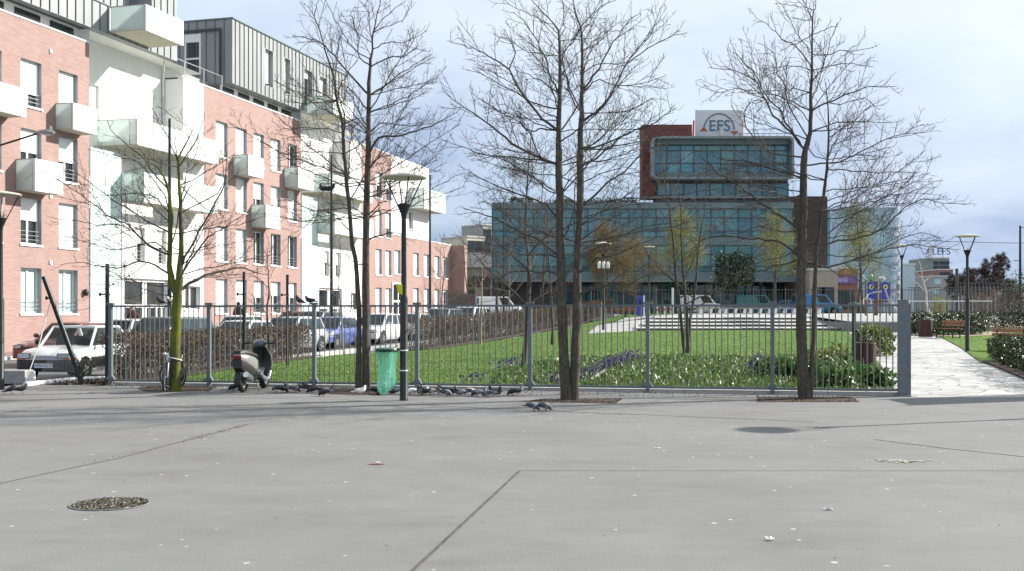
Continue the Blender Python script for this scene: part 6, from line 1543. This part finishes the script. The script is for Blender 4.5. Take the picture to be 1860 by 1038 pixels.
m = MB(); m.prism([(-.12, -.03, 2.14), (-.02, -.06, 2.10), (-.02, -.06, 2.30), (-.15, -.03, 2.32)], (0, .01, 0)); m.build('sticker', 'sticker_yellow', L0)
FLD = MB()
for dx in (-.25, 0, .25): FLD.lathe([(.06, 3.15), (.09, 3.2), (.09, 3.42), (.05, 3.5)], 10, (dx, -.15, 0))
FLD.build('floodlight', 'white_paint', L4, True)
def pole(label, loc, h, r0, r1, arms=(), name='steel_pole', group=None, tilt=None):
    t = thing(name, label, 'pole', loc, 0, group)
    top = Vector((0, 0, h)) if tilt is None else Vector(tilt)
    m = MB(); m.tube([(0, 0, -.02), top*.5, top], [r0, (r0+r1)/2, r1], 10); m.build('shaft', 'black_paint', t, True)
    for f, ln in arms:
        c = top*f; m = MB(); m.tube([c+Vector((-ln, 0, 0)), c+Vector((.06, 0, 0))], .022, 5); m.ell(c+Vector((-ln, 0, 0)), (.035, .035, .05), 8, 6); m.build('bracket', 'black_paint', t)
    return t
GP = 'black steel posts carrying wires along the hedge'
p1 = gz(195, 27.0); pole('black upright post at the left end of the railing', p1, 2.95, .062, .05, ((.745, .18),), group=GP)
p0 = gnd(150, 697); tp = at(79, 503, p0.y); pole('black post leaning steeply to the left by the white hatchback', p0, 0, .065, .055, ((.80, .12),), tilt=tp-p0, group=GP)
p2 = gz(443, 31); pole('black post just left of the scooter behind the hedge', p2, 2.9, .05, .04, ((.78, .18),), group=GP)
p3 = gz(522, 35); pole('black post right of the scooter behind the hedge', p3, 2.95, .05, .045, ((.78, .18),), group=GP)
t = thing('wires', 'thin slack wires strung between the black posts by the railing', 'wire', p1); o1 = Vector(p1); m = MB()
for a, b in (((p0+(tp-p0)*.80), p1+Vector((0, 0, 2.2))), (p1+Vector((0, 0, 2.2)), p2+Vector((0, 0, 2.25))), (p2+Vector((0, 0, 2.25)), p3+Vector((0, 0, 2.3)))):
    m.tube([a+(b-a)*f-Vector((0, 0, .35*4*f*(1-f)))-o1 for f in np.linspace(0, 1, 9)], .006, 4)
m.build('strands', 'rail_metal', t)
GM = 'tall dark lighting masts along the road'
for px, Z, h, lab in ((308, 41.5, 9.05, 'tall dark mast rising behind the mossy tree'), (602, 53.8, 9.3, 'tall dark mast behind the left fork of the lamp-side tree'), (781, 66, 9.6, 'tall dark mast just right of the foreground lamp'), (702, 84, 8.2, 'thin dark mast between tree trunk and foreground lamp'), (915, 95, 9.0, 'thin dark mast before the left end of the office')):
    g = gz(px, Z); pole(lab, g, h, .09, .05, name='lighting_mast', group=GM)
pole('dark pole with side arms at the right edge of the picture', (at(1853, 0, 70).x, 70, 1.4), 5.9, .10, .06, ((.98, -.5), (.62, .35)), name='catenary_pole')
t = thing('overhead_wire', 'thin dark overhead wire crossing the sky at the right', 'wire', (at(1700, 438, 71).x, 71, 0)); a, b = at(1660, 437, 71), at(1960, 443, 71)
MB().tube([a-t.location, (a+b)/2-t.location-Vector((0, 0, .05)), b-t.location], .018, 4).build('strand', 'dark_frame', t)
# roadside lamp reaching in from the left edge
t = thing('road_lamp', 'road lamp on a long arm reaching in from the left edge', 'street lamp', (at(-75, 0, 38).x, 38, 0)); o = t.location
hp = at(68, 243, 38); m = MB(); m.tube([(0, 0, 0), (0, 0, 6.9)], [.09, .06], 10); m.tube([(0, 0, 6.8), (hp-o)*.5+Vector((0, 0, 3.55)), hp-o], .035, 8); m.build('mast', 'black_paint', t, True)
m = MB(); q = hp-o; loft(m, [[(q.x+x, y*w, q.z+z*s) for y, z in ((.10, .0), (.13, .04), (.08, .12), (-.08, .12), (-.13, .04), (-.10, .0))] for x, w, s in ((-.06, .3, .5), (.10, .8, .9), (.35, 1.1, 1.2), (.52, .9, .9), (.60, .3, .4))]); hdm = m.build('lamp_head', 'rail_metal', t, True)
m = MB(); m.ell((q.x+.34, 0, q.z-.01), (.2, .1, .06)); m.build('lens', 'headlight_glass', hdm, True)
# ------------------------------------------------------------------ bin bag, bins, benches
BG = thing('bin_bag', 'see-through green bin bag hanging from a dark green ring on the lamp post', 'bin bag', (at(703, 0, 21.75).x, 21.72, 0))
m = MB(); m.torus((0, 0, 1.01), .215, .022, (0, 0, 1)); m.tube([(.20, 0, 1.01), (.27, 0, 1.01)], .02, 6); m.lathe([(.215, .97), (.225, .97), (.225, 1.04), (.215, 1.04)], 24); m.build('ring', 'post_green', BG, True)
m = MB(); m.lathe([(.0, 1.05), (.12, 1.05), (.225, 1.043), (.23, 1.03)], 24); m.build('lid', 'ring_green', BG, True)
vs_, fs_ = [], []; prof = [(.213, 1.0), (.205, .92), (.175, .8), (.165, .68), (.17, .55), (.18, .42), (.185, .32), (.165, .235), (.10, .185), (.03, .175)]; n = 40; r = random.Random(2)
for i, (rr_, z) in enumerate(prof):
    for j in range(n):
        a = 2*math.pi*j/n; k = 1+.075*math.sin(a*5+i*.35)+.05*math.sin(a*11-i*.6)*(i > 0)+r.gauss(0, .012)
        zz = z-(.06*math.cos(a*1.0+2.6) if i > 5 else 0); vs_.append((rr_*k*math.cos(a), rr_*k*math.sin(a), zz))
for i in range(len(prof)-1):
    for j in range(n): fs_.append((i*n+j, i*n+(j+1) % n, (i+1)*n+(j+1) % n, (i+1)*n+j))
fs_.append(tuple((len(prof)-1)*n+j for j in range(n)))
m = MB(); m.add(vs_, fs_); m.build('bag', 'bag_plastic', BG, True)
m = MB()
for x, y, z, s in ((.05, .0, .30, .09), (-.06, .03, .32, .08), (.07, -.05, .42, .06), (-.02, -.06, .47, .07), (.02, .06, .55, .06)): m.ell((x, y, z), (s, s*.8, s*.7), 8, 5)
m.build('rubbish', 'paper', BG)
def slat_bin(label, loc, r0, h, used=[None]):
    if used[0] is None:
        t = thing('litter_bin', label, 'bin', (0, 0, 0), 0, 'brown slatted litter bins'); m = MB()
        for k in range(20):
            a = 2*math.pi*k/20; m.box((r0*math.cos(a), r0*math.sin(a), h/2+.04), (.022, r0*.27, h), 0, rz=a)
        m.build('slats', 'bin_brown', t)
        m = MB(); m.lathe([(r0*.97, .06), (r0*.97, h-.02), (r0*.9, h-.02), (r0*.9, .1), (0, .1)], 24); m.build('liner', 'dark_frame', t)
        m = MB(); m.torus((0, 0, h+.035), r0*.98, .018, (0, 0, 1)); m.build('rim', 'bin_brown', t, True)
        used[0] = t; o = t
    else: o = copy_tree(used[0])
    o.location = loc; o['label'] = label; return o
slat_bin('brown slatted litter bin behind the railing among leafy plants', gz(1571, 28.8), .275, .80)
slat_bin('brown slatted litter bin beside the bench and the variegated hedge', gz(1681, 51.5), .275, .80).scale = (1.1, 1.1, 1.0)
t = thing('green_post', 'dark green post with a flat mushroom cap behind the railing', 'post', gz(1551, 28.2)); m = MB(); m.tube([(0, 0, 0), (0, 0, 1.82)], .055, 10); m.build('shaft', 'post_green', t, True)
m = MB(); m.lathe([(0, 1.80), (.17, 1.80), (.19, 1.84), (.12, 1.90), (.03, 1.93), (.03, 1.98), (0, 1.98)], 16); m.build('cap', 'post_green', t, True); m = MB(); m.tube([(.05, -.04, 1.2), (.12, -.06, 1.08), (.10, -.05, .95)], .035, 6); m.build('handle', 'black_plastic', t, True)
def bench(label, loc, rz, used=[None]):
    if used[0] is None:
        t = thing('park_bench', label, 'bench', (0, 0, 0), 0, 'slatted wooden park benches'); m = MB()
        for k in range(4): m.bx(-.75, .75, -.22+k*.115, -.22+k*.115+.1, .43, .465)
        m.build('seat', 'wood_bench', t, bevel=.006); m = MB()
        for k in range(2): m.box((0, .27+.04*k, .62+.15*k), (1.5, .035, .12), 0, M=Matrix.Rotation(R(-12), 3, 'X'))
        m.build('backrest', 'wood_bench', t, bevel=.006)
        for s in (-.55, .55):
            m = MB(); m.tube([(s, -.2, 0), (s, -.18, .42)], .03, 6); m.tube([(s, .2, 0), (s, .22, .43), (s, .33, .84)], .03, 6); m.tube([(s, -.2, .41), (s, .22, .41)], .028, 6); m.tube([(s, -.24, .02), (s, .26, .02)], .028, 6); m.build('leg', 'black_paint', t)
        used[0] = t; o = t
    else: o = copy_tree(used[0])
    o.location = loc; o.rotation_euler = (0, 0, rz); o['label'] = label; return o
bench('brown slatted bench in front of the variegated hedge by the right lamp post', gz(1722, 51.0), R(-72))
bench('brown slatted bench half hidden by the big hedge on the right', gz(1825, 39.5), R(-62))
bench('left one of two brown benches at the back of the square near the blue column', gz(1126, 90), R(175))
bench('right one of two brown benches at the back of the square near the blue column', gz(1147, 90), R(185))
def stone_bench(label, loc, used=[None]):
    if used[0] is None:
        t = thing('plank_bench', label, 'bench', (0, 0, 0), 0, 'long plank benches on white feet'); m = MB(); m.bx(-1.0, 1.0, -.22, .22, .44, .52); m.build('seat', 'wood_grey', t)
        for x in (-.7, .0, .7):
            m = MB(); m.prism([(x-.12, -.18, 0), (x+.08, -.18, 0), (x+.16, -.18, .44), (x-.04, -.18, .44)], (0, .36, 0)); m.build('foot', 'white_paint', t)
        used[0] = t; o = t
    else: o = copy_tree(used[0])
    o.location = loc; o['label'] = label; return o
for i, px in enumerate((1290, 1335, 1380, 1425, 1470)):
    stone_bench('%s of the plank benches on white feet behind the steps' % ('leftmost', 'second from the left', 'middle', 'second from the right', 'rightmost')[i], gz(px, 80))
t = thing('advert_column', 'blue poster stand with a white post at the back of the square', 'poster stand', gz(1163, 89)); m = MB(); m.bx(-.28, .22, -.08, .08, .1, 1.75); m.build('panel', 'euro_blue', t); m = MB(); m.bx(.25, .36, -.06, .06, 0, 1.75); m.bx(-.1, .1, -.06, .06, 0, .098); m.build('post', 'white_paint', t); m = MB(); m.bx(-.15, .1, -.095, -.082, .95, 1.45); m.build('poster', 'trouser_dark', t)
for i, px in enumerate((1194, 1207, 1218)):
    t = thing('bollard', '%s of three red and white bollards behind the square' % ('leftmost', 'middle', 'rightmost')[i], 'bollard', gz(px, 92), 0, 'red and white bollards'); m = MB(); m.tube([(0, 0, 0), (0, 0, .8)], .06, 8); m.ell((0, 0, .8), (.06, .06, .06), 8, 6); m.build('shaft', 'white_paint', t); m = MB(); m.lathe([(.064, .35), (.064, .6)], 8); m.build('band', 'red_plastic', t)
for i, (px, h) in enumerate(((1222, 2.2), (1094, 1.35))):
    t = thing('white_post', ('square white post in front of the dark office ground floor', 'short white post beside the floodlight lamp')[i], 'post', gz(px, 92 if i == 0 else 70)); m = MB(); m.box((0, 0, h/2), (.18 if i == 0 else .09, .16, h)); m.box((0, 0, h+.02), (.22 if i == 0 else .11, .2, .04)); m.build('shaft', 'white_paint', t)
# playground tower
PG = thing('playground_tower', 'playground climbing tower with two blue panels and a steel slide pole', 'playground', gz(1594, 74)+Vector((0, 0, .05))); k = 74/F
def PX(px, py): return ((px-1594)*k, CH-(py-HY)*k-PG.location.z)
for a, b in ((1575, 1590), (1601, 1615)):
    x0, z0 = PX(a, 544); x1, z1_ = PX(b, 515); m = MB(); m.prism([(x0, -.05, z0), (x1, -.05, z0), (x1, -.05, z1_), ((x0+x1)/2, -.05, z1_+.12), (x0, -.05, z1_)], (0, .06, 0)); pn = m.build('panel', 'play_blue', PG, bevel=.02)
    m = MB(); m.wheel(((x0+x1)/2, -.062, z1_-.25), .17, .02, (0, 1, 0), .07); m.build('ring', 'play_yellow', pn)
m = MB()
for px in (1573, 1592, 1600, 1617): x, z = PX(px, 512); m.tube([(x, .1, -.1), (x, .1, z)], .06 if px != 1592 else .13, 8)
x0, z = PX(1572, 546); x1, _ = PX(1618, 546); m.bx(x0, x1, 0, 1.0, z-.12, z); m.build('posts', 'post_wood', PG)
for ch in (((1571, 548), (1573, 536), (1580, 533), (1598, 530)), ((1604, 525), (1611, 548), (1615, 556)), ((1612, 540), (1620, 556), (1628, 566)), ((1563, 500), (1568, 508), (1573, 509)), ((1592, 505), (1600, 504), (1604, 508)), ((1565, 556), (1566, 543), (1578, 542), (1581, 556))):
    m = MB(); m.tube([(PX(*c)[0], -.4 if ch[0][0] < 1620 else -.6, PX(*c)[1]) for c in ch], .055, 6); m.build('steel_tube', 'steel_bright', PG, True)
m = MB(); m.ell((PX(1582, 505)[0], 0, PX(1582, 505)[1]), (.14, .14, .28)); m.build('finial', 'play_green', PG, True)
# ------------------------------------------------------------------ left foreground: block, pipe, bag
g = at(-2, 0, 27.0); t = thing('concrete_block', 'long grey concrete block lying at the left edge of the plaza', 'block', (g.x, 27.05, 0)); m = MB(); m.bx(-.9, .73, -.25, .25, 0, .33); m.build('slab', 'concrete', t, bevel=.02)
a, b, c = gnd(46, 704), gnd(130, 694), gnd(205, 689); t = thing('white_pipe', 'white pipe lying on the ground below the leaning post', 'pipe', a); m = MB(); m.tube([Vector((0, 0, .06)), b-a+Vector((0, 0, .06)), c-a+Vector((0, 0, .05))], [.062, .06, .045], 10); m.build('tube', 'white_paint', t, True)
t = thing('white_bag', 'small white bag hooked beside the concrete block', 'bag', gnd(57, 699)); m = MB(); m.prism([(-.09, -.1, .0), (.12, -.1, 0), (.09, -.08, .34), (-.06, -.08, .34)], (0, .12, 0)); m.build('sack', 'paper', t, bevel=.03)
t = thing('rope', 'pale slack rope hanging from the leaning post to the ground', 'rope', p0); a = p0+(tp-p0)*.80; b = gnd(46, 700)+Vector((0, 0, .05)); m = MB(); m.tube([a-p0, (a+b)/2-p0+Vector((.03, 0, -.05)), b-p0], .012, 5); m.build('strand', 'rope_white', t)
t = thing('wire_net', 'torn wire netting hanging between the concrete block and the leaning post', 'netting', p0); m = MB(); A0, A1, B0, B1 = gnd(62, 699), at(95, 640, p0.y), gnd(146, 697), at(122, 625, p0.y)
for i in range(19):
    f = i/18
    for d in (0, 1):
        lo = A0+(B0-A0)*f; hi_f = min(1, max(0, f+(.22 if d else -.22))); hi = A1+(B1-A1)*hi_f; m.tube([lo-p0, hi-p0], .0022, 3)
m.build('mesh', 'rail_metal', t)
# mulch squares round the trees, planting pit with chips
def pit(pts, dz=.008):
    P = [xy(*p) for p in pts]; sheet('soil', P, 'soil_brown', dz, 1.0); return P
chips = []
for pts in (((948, 731), (985, 725.5), (1132, 725.5), (1118, 734)), ((1375, 722), (1545, 721.5), (1563, 731), (1375, 731)), ((592, 711), (606, 706), (704, 708), (700, 719), (600, 718)), ((250, 706), (270, 702), (395, 702), (380, 712), (262, 712))):
    chips += scatter(pit(pts), 800, rg, .012)
tag(cloud('mulch', chips, .04, 'mulch_chip', ng, aspect=.8, flat=.3), kind='stuff')
t = thing('tree_pit_ring', 'round planting hole filled with gravel and dead leaves in the paving', 'planting hole', gnd(200, 917.5)); o = t.location
m = MB(); m.lathe([(.335, .004), (.352, .004), (.352, .009), (.335, .009), (.335, .004)], 48); m.build('rim', 'joint_soft', t)
m = MB(); m.lathe([(0, .006), (.336, .006)], 48); m.build('gravel_bed', 'soil_brown', t)
P = []
while len(P) < 2600:
    x, y = rg.uniform(-.33, .33), rg.uniform(-.33, .33)
    if x*x+y*y < .108: P.append((x, y, .008+rg.random()*.004))
tag(cloud('pebbles', P, .020, 'gravel_chip', ng, t, aspect=1.1, flat=.4), kind='stuff')
P = scatter([(-9.6, 26.1), (-9.6, 25.5), (-5, 24.5), (.2, 23.05), (3, 22.65), (6.7, 22.4), (6.7, 22.9)], 1300, rg, .012)
tag(cloud('debris', P, .03, 'gravel_chip', ng, aspect=.7, up=.2), kind='stuff')
P = [tuple(gnd(rg.uniform(100, 230), rg.uniform(690, 701))+Vector((0, 0, .02))) for i in range(500)]
tag(cloud('debris', P, .06, 'mulch_chip', ng, aspect=.6, up=.3), kind='stuff')
P = []
for i in range(110):
    g = gnd(rg.uniform(0, 1860), 720+300*rg.random()**1.6); P.append((g.x, g.y, .006))
tag(cloud('litter_specks', P, .025, 'gravel_chip', ng, aspect=.5, flat=.3), kind='stuff')
def blob(label, px, py, rx_, ry_, m_, seed, name='spill', cat='stain', z=.006, n=22):
    g = gnd(px, py); r = random.Random(seed); t = MB(); t.poly([(math.cos(6.283*i/n)*rx_*r.uniform(.65, 1.15), math.sin(6.283*i/n)*ry_*r.uniform(.6, 1.2), z) for i in range(n)]); o = t.build(name, m_); o.location = g; return tag(o, label, cat)
g = gnd(1632, 840); P = [(rg.gauss(0, .14), rg.gauss(0, .07), .008) for i in range(150)]
o = cloud('food_crumbs', P, .05, 'spill', ng, aspect=1.3, flat=.1); o.location = g; tag(o, kind='stuff')
for i, (px, py, w, h, m_, lab) in enumerate(((1398, 983, .06, .03, 'paper', 'crumpled white paper near the bottom edge on the right'), (1504, 929, .05, .03, 'paper', 'crumpled white scrap nearer the middle of the right plaza'), (1194, 815, .05, .015, 'paper', 'flat white scrap left of the disc shadow'))):
    g = gnd(px, py); r = random.Random(i); m = MB(); P = [(r.uniform(-w, w), r.uniform(-w*.6, w*.6), r.uniform(0.004, h)) for k in range(12)]
    for k in range(0, 10): m.add([P[k], P[(k+1) % 12], P[(k+2) % 12]], [(0, 1, 2)])
    o = m.build('paper_scrap', m_); o.location = g; tag(o, lab, 'litter')
g = gnd(686, 845); t = thing('plastic_stick', 'small red and white plastic strip on the paving', 'litter', g, R(5)); m = MB(); m.bx(-.10, .07, -.01, .01, .002, .012); m.build('strip', 'red_plastic', t); m = MB(); m.bx(-.02, .03, -.02, .02, .021, .03); m.build('tip', 'paper', t)
# ------------------------------------------------------------------ people by the far pavement
def person(label, loc, rz, coat, hgt):
    t = thing('person', label, 'person', loc, rz); s = hgt/1.75
    me = bpy.data.meshes.new('body'); V = [(0, 0, .95), (0, 0, 1.15), (0, 0, 1.40), (0, 0, 1.50), (0, .01, 1.60), (0, .01, 1.72)]; Rd = [.15, .135, .16, .06, .085, .06]; E = [(0, 1), (1, 2), (2, 3), (3, 4), (4, 5)]
    def ch(par, pts, rad):
        for p, r_ in zip(pts, rad): V.append(p); Rd.append(r_); E.append((par, len(V)-1)); par = len(V)-1
        return par
    for sx in (1, -1):
        ch(0, [(.10*sx, 0, .88), (.11*sx, .06*sx, .48), (.11*sx, .04*sx-.06, .09), (.11*sx, .04*sx+.10, .04)], [.10, .07, .05, .045])
        w = ch(2, [(.19*sx, 0, 1.40), (.25*sx, -.02, 1.12), (.25*sx, .10, .90)], [.065, .05, .04]); h = ch(w, [(.25*sx, .14, .84)], [.035])
        for k in range(4): ch(h, [(.25*sx+(k-1.5)*.018, .165, .79-.004*abs(k-1.5)), (.25*sx+(k-1.5)*.018, .16, .755)], [.009, .008])
        ch(w, [(.25*sx-.04*sx, .15, .85), (.25*sx-.05*sx, .17, .82)], [.011, .009])
    me.from_pydata([tuple(Vector(v)*s) for v in V], E, []); me.materials.append(MATS[coat]); o = bpy.data.objects.new('body', me); COL.objects.link(o); o.parent = t
    md = o.modifiers.new('skin', 'SKIN'); md.use_smooth_shade = True
    sk = me.skin_vertices[0].data
    for i, r_ in enumerate(Rd): sk[i].radius = (r_*s, r_*s)
    sk[0].use_root = True
    sb = o.modifiers.new('sub', 'SUBSURF'); sb.levels = 1; sb.render_levels = 1
    m = MB(); m.ell((0, .03*s, 1.635*s), (.082*s, .095*s, .118*s), 14, 10); m.ell((0, .128*s, 1.625*s), (.015*s, .022*s, .025*s), 6, 5)
    for sx in (1, -1): m.ell((sx*.083*s, .02*s, 1.63*s), (.012*s, .022*s, .032*s), 6, 5)
    hd_ = m.build('head', 'skin', t, True)
    m = MB()
    for sx in (1, -1): m.ell((sx*.032*s, .115*s, 1.655*s), (.012*s, .010*s, .008*s), 6, 5)
    m.box((0, .122*s, 1.578*s), (.045*s, .008*s, .010*s)); m.build('face', 'hair_dark', hd_)
    m = MB(); m.ell((0, .0, 1.675*s), (.094*s, .098*s, .098*s), 12, 8); m.build('hair', 'hair_dark', t, True)
    m = MB(); m.lathe([(.16*s, .93*s), (.175*s, .80*s), (.165*s, .78*s)], 14); m.build('coat_hem', coat, t, True)
    return t
p = LH(13.8, .75, .12); g = at(433, 0, 57.8); person('person in a black coat walking along the far pavement behind the cars', (g.x, g.y, H(g.x, g.y)+.12), hd(D2)-math.pi/2, 'coat_black', 1.92)
g = at(241, 0, 49.6); person('person in dark red top standing by the glazed entrance', (g.x, g.y, H(g.x, g.y)+.12), R(200), 'coat_red', 1.80)
# ------------------------------------------------------------------ pigeons
def pigeon(pal, pose):
    t = thing('pigeon', '', 'pigeon'); bodym, wingm, headm = pal
    m = MB(); up = .055 if pose != 'peck' else .035
    if pose == 'peck': path = [(-.20, .105), (-.13, .112), (-.06, .118), (.01, .112), (.06, .095), (.095, .068), (.115, .045), (.128, .034)]; rad = [.012, .026, .052, .062, .053, .032, .025, .015]
    elif pose == 'perch': path = [(-.20, .045), (-.13, .075), (-.06, .10), (0, .125), (.045, .16), (.065, .20), (.078, .228), (.09, .235)]; rad = [.012, .026, .052, .062, .052, .033, .026, .014]
    else: path = [(-.21, .085), (-.13, .10), (-.06, .112), (.01, .122), (.06, .145), (.085, .185), (.095, .215), (.108, .222)]; rad = [.012, .026, .053, .063, .054, .034, .027, .014]
    m.tube([(x, 0, z) for x, z in path], rad, 10)
    m.build('body', bodym, t, True)
    m = MB(); hx, hz = path[6]; m.ell((hx, 0, hz), (.028, .024, .025), 8, 6); m.tube([(path[4][0], 0, path[4][1]), (path[5][0]+.005, 0, path[5][1]+.004), (hx, 0, hz)], [.056, .037, .026], 8); m.tube([(hx+.018, 0, hz-.004), (hx+.05, 0, hz-.014)], [.009, .002], 5); m.build('head', headm, t, True)
    for s in (1, -1):
        m = MB(); m.ell((-.045, s*.040, path[2][1]+.008), (.115, .026, .042), 10, 6, 0, Matrix.Rotation(R(8 if pose != 'perch' else -22), 3, 'Y')); m.build('wing', wingm, t, True)
    m = MB(); z0, z1_ = path[0][1], path[1][1]; m.prism([(-.12, -.028, z1_+.004), (-.12, .028, z1_+.004), (-.25, .036, z0-.004), (-.25, -.036, z0-.004)], (0, 0, .014)); m.build('tail', wingm, t)
    m = MB()
    for s in (1, -1):
        m.tube([(.0, s*.022, .07), (.005, s*.024, .006)], .006, 5)
        for d in (-.3, 0, .3): m.tube([(.005, s*.024, .006), (.04, s*.024+d*.04, .004)], .004, 4)
    m.build('legs', 'pigeon_foot', t)
    return t
PAL = {'g': ('pigeon_grey', 'pigeon_pale', 'pigeon_dark'), 'd': ('pigeon_dark', 'pigeon_dark', 'pigeon_dark'), 'p': ('pigeon_pale', 'pigeon_grey', 'pigeon_grey'), 'w': ('pigeon_white',)*3, 'b': ('pigeon_dark', 'pigeon_buff', 'pigeon_white'), 'm': ('pigeon_grey', 'pigeon_dark', 'pigeon_pale')}
NM = {'g': 'grey', 'd': 'dark', 'p': 'pale grey', 'w': 'white', 'b': 'buff and white', 'm': 'mottled grey'}
PROTO = {}
def bird(pal, pose, px, py, rz, label, group=None, loc=None, tilt=0.0):
    k = (pal, pose); loc = loc if loc is not None else gnd(px, py)
    if k not in PROTO: PROTO[k] = o = pigeon(PAL[pal], pose)
    else: o = copy_tree(PROTO[k])
    o.location = loc; o.rotation_euler = (0, tilt, R(rz)); o['label'] = label; o.scale = (.84, 1.02, .92)
    if group: o['group'] = group
    return o
ORD = ('leftmost', 'second', 'third', 'fourth', 'fifth', 'sixth', 'seventh', 'eighth', 'ninth', 'tenth', 'eleventh', 'twelfth', 'thirteenth', 'fourteenth', 'fifteenth', 'sixteenth', 'seventeenth', 'eighteenth', 'nineteenth', 'twentieth')
PO = {'stand': 'standing', 'peck': 'pecking', 'perch': 'sitting'}
def flock(where, rows, group):
    for i, (px, py, pal, pose, rz) in enumerate(rows):
        bird(pal, pose, px, py, rz, '%s pigeon %s, %s %s' % (NM[pal], PO[pose], ORD[i], where), group)
bird('d', 'perch', 21, 716, 20, 'dark pigeon sitting upright at the far left by the white pipe'); bird('d', 'stand', 40, 716, 15, 'dark pigeon with lowered tail right beside the end of the white pipe')
bird('d', 'peck', 424, 711, 200, 'dark pigeon pecking behind the rear wheel of the scooter')
flock('from the left between scooter and thin-trunked tree', [(503, 712, 'p', 'peck', 170), (513, 714, 'd', 'peck', 20), (524, 713, 'g', 'stand', 160), (536, 714, 'p', 'peck', 10), (548, 711, 'm', 'peck', 60), (558, 712, 'd', 'stand', 200), (567, 716, 'd', 'peck', 185), (579, 714, 'd', 'peck', 30), (588, 721, 'd', 'peck', 175), (599, 718, 'g', 'stand', 10)], 'pigeons between scooter and tree')
bird('w', 'stand', 656, 719, 5, 'white dove standing at the foot of the thin-trunked tree')
flock('from the left below the green bin bag', [(684, 717, 'd', 'peck', 20), (694, 719, 'd', 'peck', 170), (706, 718, 'd', 'peck', 10), (719, 718, 'g', 'peck', 185)], 'pigeons below the bin bag')
flock('from the left between lamp post and centre tree', [(746, 719, 'w', 'peck', 200), (753, 718, 'm', 'stand', 30), (762, 720, 'd', 'perch', 110), (771, 720, 'd', 'stand', 150), (781, 719, 'b', 'stand', 200), (796, 718, 'd', 'peck', 25), (804, 717, 'd', 'stand', 170), (812, 722, 'p', 'peck', 335), (822, 719, 'm', 'peck', 10), (834, 721, 'g', 'stand', 190), (845, 720, 'p', 'peck', 165), (857, 718, 'b', 'peck', 20), (866, 722, 'g', 'peck', 185), (876, 721, 'm', 'stand', 355), (886, 723, 'p', 'peck', 170), (896, 720, 'd', 'stand', 200), (906, 722, 'g', 'perch', 300), (931, 720, 'd', 'peck', 185), (942, 719, 'm', 'stand', 10)], 'pigeons between lamp post and centre tree')
bird('p', 'peck', 969, 748, 340, 'left one of two pale pigeons pecking in front of the centre tree'); bird('p', 'peck', 991, 748, 350, 'right one of two pale pigeons pecking in front of the centre tree')
def on_fence(px, lab, pal, pose, rz):
    r = (px-CX)/F; t_ = 0; 
    Y = 26.0
    for _ in range(8): Y = Yf(r*Y)
    bird(pal, pose, 0, 0, rz, lab, 'pigeons on the fence rail', Vector((r*Y, Y, 1.925)))
on_fence(290, 'dark pigeon on the rail left of the mossy tree', 'd', 'perch', 160); on_fence(308, 'buff and white pigeon on the rail against the mossy tree', 'b', 'perch', 200)
on_fence(543, 'dark pigeon sitting upright on the rail left of a fence post', 'd', 'perch', 150); on_fence(562, 'dark pigeon standing on top of the fence post right of the scooter', 'd', 'stand', 170)
bird('d', 'stand', 0, 0, 150, 'dark pigeon perched in the lamp-side tree, left of two', None, at(587, 352, 24.0)); bird('d', 'stand', 0, 0, 10, 'dark pigeon perched in the lamp-side tree, right of two', None, at(599, 352, 24.0))

t = thing('notice_board', 'tall notice board just beyond the right edge that throws the dark band across the gateway', 'notice board', (11.3, 22.75, 0)); m = MB(); m.bx(-.04, .04, -.66, .66, .25, 2.2); m.build('board', 'fence_grey', t)
m = MB(); m.bx(-.05, .05, -.74, -.662, 0, 2.3); m.build('post', 'fence_grey', t); m = MB(); m.bx(-.05, .05, .662, .74, 0, 2.3); m.build('post', 'fence_grey', t)
